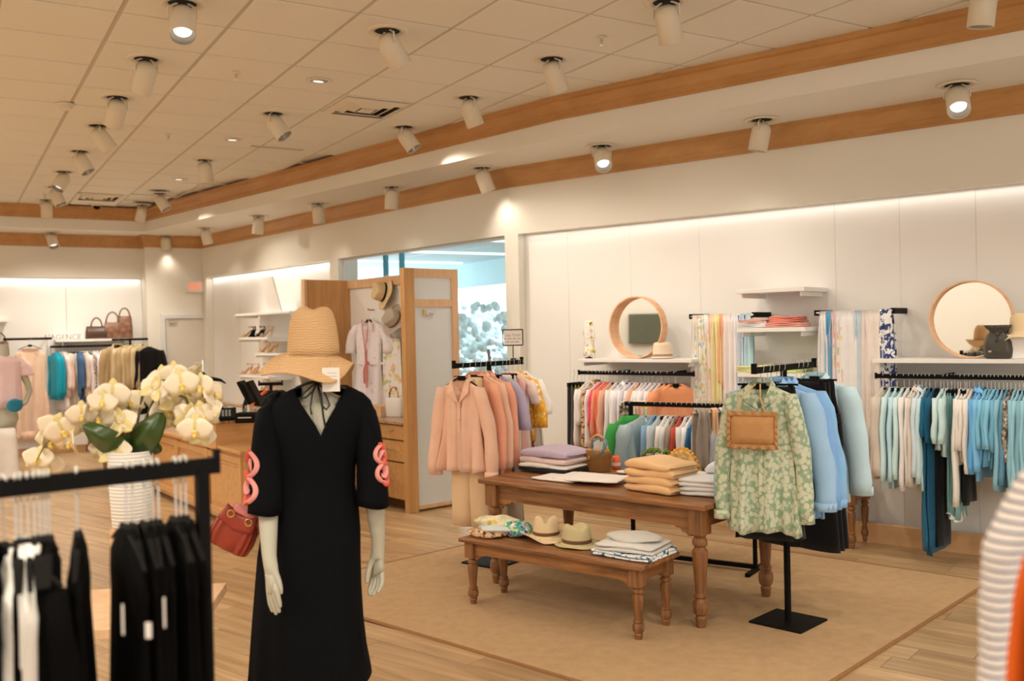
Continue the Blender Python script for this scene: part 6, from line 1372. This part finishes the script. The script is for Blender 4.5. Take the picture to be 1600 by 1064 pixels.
def tube_sleeve(side):
    # shoulder to hem rings (outer px, inner px, y)
    pr = [(420, 438, 620), (405, 440, 640), (398, 443, 665), (394, 443, 700), (391, 442, 740), (389, 441, 780), (388, 441, 802)] if side < 0 else [(564, 573, 623), (560, 586, 642), (557, 593, 668), (557, 598, 700), (558, 603, 740), (558, 606, 775), (559, 607, 791)]
    rr = []; SY = [.02, .015, .0, -.03, -.06, -.09, -.10]
    for k, (a, b, y) in enumerate(pr):
        cy_ = SY[k] if side < 0 else .02-.02*k/6; p, q = S(a, y, cy_), S(b, y, cy_); c = ((p[0]+q[0])/2, cy_, p[2]); hw = abs(q[0]-p[0])/2
        rr.append([(c[0]+hw*math.cos(2*PI*i/32), c[1]+min(.075, .05+hw*.35)*math.sin(2*PI*i/32)*(.7 if k == 0 else 1), c[2]+(.006*math.sin(2*PI*i/16) if k == len(pr)-1 else 0)+(-side*.02*math.cos(2*PI*i/32) if k == 0 else 0)) for i in range(32)])
    return rr
for side in (-1, 1):
    rr = tube_sleeve(side); so = obj('sleeve', MB().loft(rr, True, False), M_DRESS, dr, smooth=True, solid=.004)
    # coral petal applique on the outside of the sleeve
    zs_ = [r[0][2] for r in rr]
    def surf(u, z, rr=rr, zs_=zs_, lift=.004):
        """u: angle round the sleeve, z: height"""
        z = max(min(z, zs_[0]), zs_[-1]); k = max(j for j in range(len(zs_)) if zs_[j] >= z-1e-9); k = min(k, len(zs_)-2); f = (zs_[k]-z)/(zs_[k]-zs_[k+1])
        c = [(np.mean([p[0] for p in rr[j]]), np.mean([p[1] for p in rr[j]])) for j in (k, k+1)]; hw = [(max(p[0] for p in rr[j])-min(p[0] for p in rr[j]))/2 for j in (k, k+1)]; hy = [max(p[1] for p in rr[j])-np.mean([p[1] for p in rr[j]]) for j in (k, k+1)]
        cx = c[0][0]*(1-f)+c[1][0]*f; w_ = hw[0]*(1-f)+hw[1]*f+lift; h_ = hy[0]*(1-f)+hy[1]*f+lift
        return (cx+w_*math.cos(u), c[0][1]*(1-f)+c[1][1]*f+h_*math.sin(u), z)
    z1, z0 = S(400, 702)[2], S(400, 778)[2]; zm_ = (z0+z1)/2
    M_COR, M_PNK = mat('coral_applique', C(206, 84, 66), .7, var=.15, vs=60), mat('pink_applique', C(226, 140, 126), .7, var=.1, vs=60)
    u0 = PI if side < 0 else 0.; sg_ = -1 if side < 0 else 1
    if side < 0: z1 = S(400, 703)[2]; z0 = S(400, 776)[2]
    else: z1 = S(600, 694)[2]; z0 = S(600, 752)[2]
    zm_ = (z0+z1)/2; H_ = (z1-z0)
    for zc, rad in ((zm_+H_*.25, H_*.26), (zm_-H_*.25, H_*.26)):
        pts = [surf(u0+sg_*(-.25-1.0*math.sin(a)**1.0*(1 if side < 0 else .75)), zc+rad*math.cos(a)) for a in np.linspace(0, PI, 15)]
        if side > 0: pts = [surf(u0-(.30+.75*math.sin(a)), zc+rad*math.cos(a)) for a in np.linspace(0, PI, 15)]
        else: pts = [surf(u0+(.30+1.0*math.sin(a)), zc+rad*math.cos(a)) for a in np.linspace(0, PI, 15)]
        obj('petal_outline', MB().tube(pts, .0125, 8, flat=.45), M_PNK, so, smooth=True)
    for j in range(5):
        zc = z1-H_*(j+.5)/5; pts = [surf(u0+(-sg_)*(.42+(.30+.25*((j*7) % 3)/2)*w), zc+.02*math.sin(w*3+j)) for w in np.linspace(-.6, 1, 8)]
        obj('petal_fill', MB().tube(pts, [.006, .012, .016, .018, .017, .014, .010, .005], 8, flat=.35), M_COR if j % 2 == 0 else M_PNK, so, smooth=True)
# neck ties
M_CORD = mat('black_cord', (.010, .010, .011), .6, var=0)
bow = S(495, 596, -.052); L_ = S(463, 606, -.03); R2 = S(541, 607, -.03)
def y_(p, d=-.06): return (p[0], p[1], p[2])
tie = [[L_, S(480, 599, -.055), bow, S(515, 600, -.05), R2]]
for p in tie: obj('neck_cord', MB().tube(p, .0055, 8), M_CORD, dr, smooth=True)
for pts in ([(495, 597), (483, 607), (473, 616), (470, 623), (478, 621), (489, 611), (495, 598)], [(496, 597), (503, 605), (511, 622), (515, 633), (510, 640), (503, 634), (499, 615), (496, 598)], [(495, 598), (488, 615), (485, 638), (487, 648)], [(496, 598), (502, 620), (505, 650), (509, 669)]):
    obj('bow_cord', MB().tube([S(x, y, -.058-.05*min(1, (y-597)/40)) for x, y in pts], .0042, 6, flat=.7), M_CORD, dr, smooth=True)
obj('bow_knot', MB().sphere(bow, .009), M_CORD, dr, smooth=True)
# slit trims low on the skirt
obj('slit_facing', MB().grid(lambda u, v: S(557+8*v+6*u, 985+70*v, -.02), 2, 6), M_DRESS, dr, solid=.003)
# hat: soft raffia bucket with a floppy brim
hc = S(490, 553, .035); ht = thing('raffia_sun_hat', 'floppy tan raffia bucket hat on the mannequin head', 'hat', tuple(lm(mq) @ Vector(hc)), MR)
def hz_(py): return S(490, py, .03)[2]-hc[2]
n = 72; rings = []
crn = [(.096, .0), (.095, hz_(542)), (.092, hz_(528)), (.088, hz_(514)), (.083, hz_(502)), (.076, hz_(493)), (.066, hz_(486)), (.052, hz_(482)), (.032, hz_(480)), (.001, hz_(481))]
for r, dz_ in [(.205, 2), (.19, 1.8), (.165, 1.35), (.14, .85), (.118, .38), (.104, .1)]:
    ring = []
    for i in range(n):
        a = 2*PI*i/n; ca, sa = math.cos(a), math.sin(a)
        # left side lifts, front-right and back droop
        drop = -.024*dz_+.014*dz_*max(0, -ca)**3-.006*dz_*max(0, ca)-.008*dz_*math.sin(a*2+.5)+.015*dz_*math.sin(3*a+1.2)
        drop += -.024*dz_*max(0, -sa)**1.5
        R_x = r*(.92+.06*max(0, -ca)-.18*max(0, ca)); ring.append((R_x*ca*1.0, r*sa*.92, drop))
    rings.append(ring)
for r, z in crn: rings.append([(r*math.cos(2*PI*i/n), r*1.10*math.sin(2*PI*i/n), z-(.016*min(1, (z-hz_(502))/.04)*math.exp(-((r*math.cos(2*PI*i/n)-.004)/.026)**2) if z > hz_(502) else 0)+(.006*math.sin(2*PI*i/n*3) if z > hz_(500) else 0)) for i in range(n)])
obj('crown_and_brim', MB().loft(rings, True, False), M_RAFF, ht, smooth=True, solid=.004)
tg = S(517, 588, -.10); pt = thing('paper_tag', 'white paper price card hanging under the raffia hat brim', 'tag', tuple(lm(mq) @ Vector(tg)), MR+.1)
obj('card', MB().box(0, 0, -.012, .064, .002, .088), mat('paper_white', (.82, .78, .72), .7, var=0), pt)
for k in range(4): obj('print_line', MB().box(.004, -.0016, .012-.012*k, .035, .0006, .0016), M_INK, pt)
obj('thread', MB().tube([(0, 0, .032), (-.005, .01, .055)], .001, 5), M_INK, pt)
# red handbag hanging at the left arm
hb = S(368, 828, .05); bg_ = thing('handbag', 'brick red pleated handbag with brass loops hanging from the left sleeve', 'handbag', tuple(lm(mq) @ Vector(hb)), MR, rot=(0, math.radians(28), MR))
M_RED = mat('brick_red_leather', C(150, 56, 36), .38, var=.08, vs=12, bump=.15, bs=90, spec=.5)
rings = []
for z, w_, d_ in [(-.078, .070, .030), (-.070, .084, .040), (-.03, .090, .046), (.02, .086, .042), (.055, .076, .032), (.070, .060, .020), (.074, .040, .012)]:
    rings.append([(w_*math.copysign(abs(math.cos(a))**.5, math.cos(a)), d_*math.copysign(abs(math.sin(a))**.7, math.sin(a))*(1+.09*math.cos(16*a)), z) for a in np.linspace(0, 2*PI, 97)[:-1]])
obj('pleated_body', MB().loft(rings), M_RED, bg_, smooth=True)
obj('flap', MB().grid(lambda u, v: ((u-.5)*(.150-.02*v), -.048+.012*v-.002*math.sin(v*PI), .01+.062*v+.018*abs(u-.5)*2), 8, 4), M_RED, bg_, smooth=True, solid=.005)
M_BRASS = mat('brass', C(200, 160, 90), .3, metal=.8, var=0)
for x in (-.035, .04): obj('brass_ring', MB().tube([(x+.013*math.cos(a), -.046, .062+.013*math.sin(a)) for a in np.linspace(0, 2*PI, 17)], .0035, 8), M_BRASS, bg_, smooth=True)
obj('scarf_tie', MB().tube([(-.05, -.01, .080), (-.02, -.04, .092), (.03, -.03, .085), (.07, -.01, .07), (.085, 0, .03)], [.010, .018, .016, .018, .008], 8), mat('pink_scarf_cloth', C(206, 120, 112), .8, var=.25, vs=50), bg_, smooth=True)
hl_ = Matrix.Rotation(-math.radians(28), 4, 'Y')
obj('handle', MB().tube([tuple(hl_ @ Vector((S(x, y, dy)[0]-hb[0], S(x, y, dy)[1]-hb[1], S(x, y, dy)[2]-hb[2]))) for x, y, dy in [(369, 806, .03), (377, 794, .03), (387, 778, .06), (398, 768, .10), (402, 776, .13), (396, 792, .12), (386, 806, .06)]], .0055, 8), M_BRASS, bg_, smooth=True)
# ================================================================ ORCHID
OD = 3.3
def OP(px, py, dd=0.): return CP+ray(px, py)*(OD+dd)
ob = OP(205, 775); zpot = float(OP(203, 822)[2])
tabx = OP(205, 932)
pl_t = thing('pedestal_table', 'pale wood display table behind the black rack in the left foreground', 'table', (float(tabx[0])-.22, float(tabx[1])+.02, 0), -YAW+.12)
ztab = float(OP(345, 934)[2]); obj('tabletop', MB().box(0, 0, ztab-.02, 1.0, .50, .035), M_PALEW, pl_t, bevel=.003)
for sx_ in (-1, 1):
    for sy in (-1, 1): obj('leg', MB().box(sx_*.34, sy*.2, (ztab-.038)/2, .045, .045, ztab-.038), M_PALEW, pl_t)
ris = thing('plant_riser', 'small wooden block riser under the orchid pot', 'riser', (ob[0], ob[1], ztab), -YAW); obj('block', MB().box(0, 0, (zpot-ztab)/2-.0, .11, .11, zpot-ztab-.002), M_PALEW, ris)
op = thing('potted_orchid', 'white moth orchid in a textured white pot behind the foreground rack', 'plant', (ob[0], ob[1], zpot), 0)
OB = np.array([ob[0], ob[1], zpot])
def ol(px, py, dd=0.): return tuple(OP(px, py, dd)-OB)
zr_ = float(OP(203, 704)[2])-zpot; rw = 34/FPX*OD
obj('pot', MB().lathe([(rw*.80, 0), (rw*.84, .004), (rw*.94, zr_*.5), (rw, zr_-.004), (rw*.985, zr_), (rw*.93, zr_-.002), (rw*.92, zr_-.03), (.001, zr_-.03)], n=40), ramp_mat('ribbed_pot', 'wave', 26, [(0, (206, 198, 180)), (1, (222, 214, 198))], const=False, bump=.4), op, smooth=True)
M_LEAF = mat('orchid_leaf', C(50, 70, 24), .32, var=.15, vs=6, spec=.6)
def leaf(pts, wid, fold=.25, name='leaf'):
    P_ = [np.array(ol(*p)) for p in pts]; n_ = 14
    def bez(t):
        k = t*(len(P_)-1); i = min(int(k), len(P_)-2); f = k-i
        p0, p1, p2, p3 = P_[max(i-1, 0)], P_[i], P_[i+1], P_[min(i+2, len(P_)-1)]
        return .5*((2*p1)+(-p0+p2)*f+(2*p0-5*p1+4*p2-p3)*f*f+(-p0+3*p1-3*p2+p3)*f**3)
    def fn(u, v):
        c = bez(u); d = bez(min(1, u+.02))-bez(max(0, u-.02)); d /= np.linalg.norm(d); s_ = np.cross(d, cf); s_ /= np.linalg.norm(s_)
        w_ = wid*(math.sin(PI*(.06+.94*u)**.75)**.6 if u < 1 else 0); q = (v-.5)*2
        return tuple(c+s_*w_*q*.5+cf*(abs(q)*wid*fold))
    obj(name, MB().grid(fn, n_, 8), M_LEAF, op, smooth=True, solid=.004)
leaf([(197, 704, 0), (180, 698, -.05), (152, 682, -.10), (127, 664, -.10)], .095)
leaf([(207, 706, 0), (216, 692, -.04), (232, 672, -.06), (250, 646, -.04)], .110)
leaf([(212, 706, .05), (232, 700, .05), (250, 705, .06)], .06)
leaf([(200, 706, .06), (180, 706, .06), (170, 716, .06)], .06)
M_STEM = mat('orchid_stem', C(92, 84, 50), .5, var=.1)
stems = [[(205, 706, 0), (208, 670, 0), (203, 640, 0), (190, 625, 0), (165, 628, -.02), (135, 650, -.04), (100, 668, -.05), (70, 695, -.06), (56, 722, -.06)], [(208, 706, .02), (215, 660, .03), (222, 620, .03), (240, 598, .02), (268, 592, 0), (300, 602, 0), (325, 625, 0), (332, 645, 0)],
         [(206, 706, .04), (225, 662, .03), (240, 625, .02), (262, 610, 0), (290, 622, -.02), (305, 655, -.02), (312, 680, -.02)], [(203, 706, .02), (200, 680, .02), (193, 655, .02), (183, 648, .0), (176, 668, 0)]]
for st in stems: obj('stem', MB().tube([ol(*p) for p in st], [.0045]*(len(st)-2)+[.003, .0015], 6), M_STEM, op, smooth=True)
for a, b in (((193, 704), (190, 600)), ((212, 704), (250, 640))): obj('support_stick', MB().tube([ol(a[0], a[1], .03), ol(b[0], b[1], .02)], .003, 6), M_OLDL, op)
M_PETAL = mat('orchid_petal', C(226, 204, 170), .6, var=.03, vs=20, spec=.3); M_PETG = mat('orchid_sepal', C(208, 186, 122), .6, var=.05, vs=20); M_LIP = mat('orchid_lip', C(232, 186, 96), .5, var=.1)
def petal(mb, ang, L, W, curl):
    ca, sa = math.cos(ang), math.sin(ang)
    def fn(u, v):
        r = L*u; w_ = W*math.sin(PI*min(.97, (.08+.92*u))**.8)**.7; q = (v-.5)*w_; z = curl*u*u+.2*abs(v-.5)*W*.5
        return (r*ca-q*sa, z, r*sa+q*ca)
    mb.grid(fn, 5, 4)
pm_ = MB(); petal(pm_, .15, .050, .062, -.006); petal(pm_, PI-.15, .050, .062, -.006)
sm_ = MB()
for a in (PI/2, -PI/2+.85, -PI/2-.85): petal(sm_, a, .046, .034, .008)
lp_ = MB().sphere((0, -.008, -.004), .0065, 8, 6).sphere((0, -.010, -.014), .006, 8, 6, sz=1.4)
fme = None; rr = random.Random(21)
FLW = [(60, 715, 0), (68, 700, 1), (80, 688, 0), (76, 730, 2), (84, 668, 0), (98, 672, 0), (118, 664, 0), (128, 648, 0), (112, 690, 1), (142, 640, 1), (155, 652, 0), (160, 628, 0), (176, 618, 2), (196, 640, 0), (190, 662, 3), (168, 676, 1), (166, 702, 3), (178, 705, 3), (203, 628, 0),
       (240, 608, 3), (252, 592, 0), (262, 612, 0), (258, 640, 1), (272, 586, 0), (284, 600, 0), (275, 630, 3), (294, 612, 0), (300, 590, 1), (304, 634, 1), (314, 604, 0), (322, 620, 0), (330, 640, 3), (318, 650, 0), (296, 652, 3), (268, 655, 3), (250, 625, 0), (305, 672, 2), (316, 682, 3), (334, 616, 1)]
for px, py, fc in FLW:
    e = bpy.data.objects.new('flower', None); 
    rot = (rr.uniform(-.5, .4), rr.uniform(-.4, .4), -YAW+rr.uniform(-.5, .5)+(rr.choice((-1, 1))*1.1 if fc == 1 else 0)+(PI if fc == 3 else 0))
    if fme is None:
        o1 = obj('flower', pm_, M_PETAL, op, smooth=True, solid=.0012); fme = (o1.data, obj('sepals', sm_, M_PETG, o1, smooth=True, solid=.0012).data, obj('lip', lp_, M_LIP, o1, smooth=True).data)
    else:
        o1 = obj('flower', None, None, op, share=fme[0], solid=.0012); obj('sepals', None, None, o1, share=fme[1], solid=.0012); obj('lip', None, None, o1, share=fme[2])
    o1.location = ol(px, py, rr.uniform(-.07, .05)); o1.rotation_euler = rot; s_ = rr.uniform(1.0, 1.3); o1.scale = (s_, s_, s_)
# ================================================================ FOREGROUND RACK, LEFT
rz_ = 1.50
fa, fb = onz(-60, 754.5, rz_), onz(338, 713, rz_)
fr_t = thing('clothing_rack', 'black metal garment rack filled with black clothes in the left foreground', 'clothing rack', (0, 0, 0)); fang = math.atan2(fb[1]-fa[1], fb[0]-fa[0])
mm_ = (fa+fb)/2; LL = float(np.hypot(*(fb-fa)[:2]))+.5; fd = (fb-fa)/np.linalg.norm(fb-fa); cc_ = fb-fd*LL/2
obj('top_bar', MB().box(cc_[0], cc_[1], rz_-.018, LL, .016, .034, fang), M_BLACK, fr_t, bevel=.001)
obj('end_stop', MB().box(fb[0], fb[1], rz_-.010, .010, .018, .050, fang), M_BLACK, fr_t)
up = fb-fd*.032; obj('upright', MB().box(up[0], up[1], (rz_-.02)/2, .024, .024, rz_-.03, fang), M_BLACK, fr_t)
obj('base_foot', MB().box(up[0], up[1], .02, .04, .55, .03, fang), M_BLACK, fr_t)
up2 = fb-fd*(LL-.03); obj('upright', MB().box(up2[0], up2[1], (rz_-.02)/2, .024, .024, rz_-.03, fang), M_BLACK, fr_t); obj('base_foot', MB().box(up2[0], up2[1], .02, .04, .55, .03, fang), M_BLACK, fr_t)
M_BK = mat('black_jersey', (.0032, .0028, .0025), .9, var=.2, vs=5, bump=.15, bs=120, spec=.06)
M_WT = mat('white_knit', C(222, 212, 192), .85, var=.03, bump=.3, bs=120)
hooks = [(-22, 0, 'd'), (4, 0, 'j'), (23, 0, 't'), (31, 1, 't'), (42, 1, 't'), (52, 0, 't'), (61, 0, 'd'), (68, 0, 'd'), (75, 0, 't'), (119, 0, 'd'), (196, 0, 'd'), (206, 0, 'd'), (224, 0, 'd'), (237, 0, 't'), (246, 0, 'd'), (273, 0, 'd'), (281, 0, 'd'), (289, 0, 'd')]
for k, (px, wh, kd) in enumerate(hooks):
    p = along(px, (*fa[:2], rz_-.0), (*fb[:2], rz_-.0)); rnd = random.Random(k+5); vd = ray(px, 740); r = math.atan2(vd[1], vd[0])+rnd.uniform(-.05, .07)+(.10 if px > 190 else 0)+(.45 if kd == 'j' else 0)
    p = (p[0], p[1], rz_+.004-.012)
    lab = ('white knit top' if wh else {'d': 'long black dress', 't': 'black top', 'j': 'black jacket with angled sleeve'}[kd])+', %s hanger from the left on the foreground rack' % ORD[k]
    g = garment('hanging_dress' if kd == 'd' and not wh else ('hanging_jacket' if kd == 'j' else 'hanging_tee'), lab, 'dress' if kd == 'd' else 'top', p, r, M_WT if wh else M_BK, L=1.05 if kd == 'd' else .86, W=.36, T=.034 if not wh else .07, tfl=1.6, hem=.54 if kd == 'd' else .42, sl=0 if kd != 'j' else .55, seed=500+k, n=24, spread=.03, zt=-.125, hang=False, r0=.05, r1=.042)
    mbh = MB(); yy = -.115
    mbh.tube([(-.18, 0, yy-.05), (-.10, 0, yy-.022), (0, 0, yy+.004), (.10, 0, yy-.022), (.18, 0, yy-.05)], [.004, .006, .008, .006, .004], 8, flat=.7)
    h = obj('hanger', mbh, M_BPLAS, g); obj('hook', MB().tube([(0, 0, yy), (0, 0, -.040), (.014, 0, -.030), (.020, 0, -.010), (.014, 0, .012), (0, 0, .016), (-.014, 0, .006)], .0022, 6), M_HOOK, h)
    obj('hook_sleeve', MB().tube([(.020, 0, -.020), (.021, 0, -.004), (.014, 0, .013)], .0034, 6), mat('mint_rubber', C(186, 206, 190), .4, var=0), h)
    if k in (10, 13, 15):
        tx, ty = {10: (192, 968), 13: (232, 985), 15: (257, 957)}[k]; q_ = CP+ray(tx, ty)*1.56
        obj('price_tag', MB().box(q_[0], q_[1], q_[2], .010 if k == 13 else .003, .002, .026 if k == 13 else .05, -YAW), mat('paper_white', (.82, .78, .72), .7, var=0), g, world=True)
# ================================================================ STRIPED SWEATER AND ORANGE TOP, RIGHT EDGE
SD = 1.25
def edge_top(name, label, cat, m, dep, pts, rad, body_x, top_y):
    c = CP+ray(*pts[0])*dep; t = thing(name, label, cat, (c[0], c[1], 0), -YAW)
    inv = lm(t).inverted(); W3 = lambda px, py, dd=0.: tuple(inv @ Vector(CP+ray(px, py)*(dep+dd)))
    P_ = [W3(x, y) for x, y in pts]; Q = []; R3 = []
    for k in range(len(P_)-1):
        for j in range(4): f = j/4; Q.append(tuple(np.array(P_[k])*(1-f)+np.array(P_[k+1])*f)); R3.append((rad[k]*(1-f)+rad[k+1]*f)*(1+.03*math.sin(k*4+j)))
    Q.append(P_[-1]); R3.append(rad[-1])
    obj('sleeve', MB().tube(Q, R3, 20, flat=.8), m, t, smooth=True)
    x0 = W3(body_x, 900)[0]; zt3 = W3(pts[0][0], top_y)[2]
    rings = [[(x0+.22+w_*math.cos(a), .06*math.sin(a)+.008*math.sin(a*7), z) for a in np.linspace(0, 2*PI, 41)[:-1]] for z, w_ in [(zt3+.03, .05), (zt3+.01, .12), (zt3-.04, .19), (zt3-.12, .22), (zt3-.5, .21), (zt3-.72, .22)]]
    obj('body', MB().loft(rings), m, t, smooth=True)
    h = MB().tube([(x0+.04, 0, zt3-.01), (x0+.22, 0, zt3+.06), (x0+.40, 0, zt3-.01)], .008, 8); hg = obj('hanger', h, M_BPLAS, t)
    obj('hook', MB().tube([(x0+.22, 0, zt3+.06), (x0+.22, 0, zt3+.12), (x0+.235, 0, zt3+.14), (x0+.22, 0, zt3+.158)], .003, 6), M_HOOK, hg)
    return t, x0+.22, zt3+.15
sw, hx, hz3 = edge_top('striped_sweater', 'cream and navy striped knit sweater cut by the right edge in the foreground', 'sweater', P_STRP, SD, [(1640, 770), (1598, 808), (1566, 860), (1556, 930), (1552, 1000), (1548, 1080), (1546, 1150)], [.050, .036, .028, .0235, .0205, .0190, .019], 1650, 770)
e2, hx2, _ = edge_top('hanging_tee', 'bright orange top hanging behind the striped sweater at the right edge', 'top', mat('bright_orange', C(232, 96, 14), .8, var=.04), SD+.16, [(1650, 790), (1610, 850), (1590, 920), (1580, 1000), (1574, 1080), (1570, 1150)], [.05, .036, .032, .030, .030, .030], 1625, 800)
hp_ = lm(sw) @ Vector((hx, 0, hz3)); hq_ = lm(e2) @ Vector((hx2, 0, hz3)); bd_ = np.array([hq_.x-hp_.x, hq_.y-hp_.y]); bd_ /= np.hypot(*bd_)
rr_ = thing('clothing_rack', 'black rack bar outside the right edge holding the striped sweater', 'clothing rack', (hp_.x, hp_.y, 0), math.atan2(bd_[1], bd_[0]))
obj('top_bar', MB().box(.12, 0, hp_.z-.012, .40, .016, .028), M_BLACK, rr_)
obj('cross_arm', MB().box(.12, -.30, hp_.z-.012, .016, .60, .028), M_BLACK, rr_)
obj('upright', MB().box(.12, -.60, (hp_.z-.02)/2, .026, .026, hp_.z-.03), M_BLACK, rr_)
obj('foot_plate', MB().box(.12, -.60, .012, .40, .40, .024), M_BLACK, rr_)
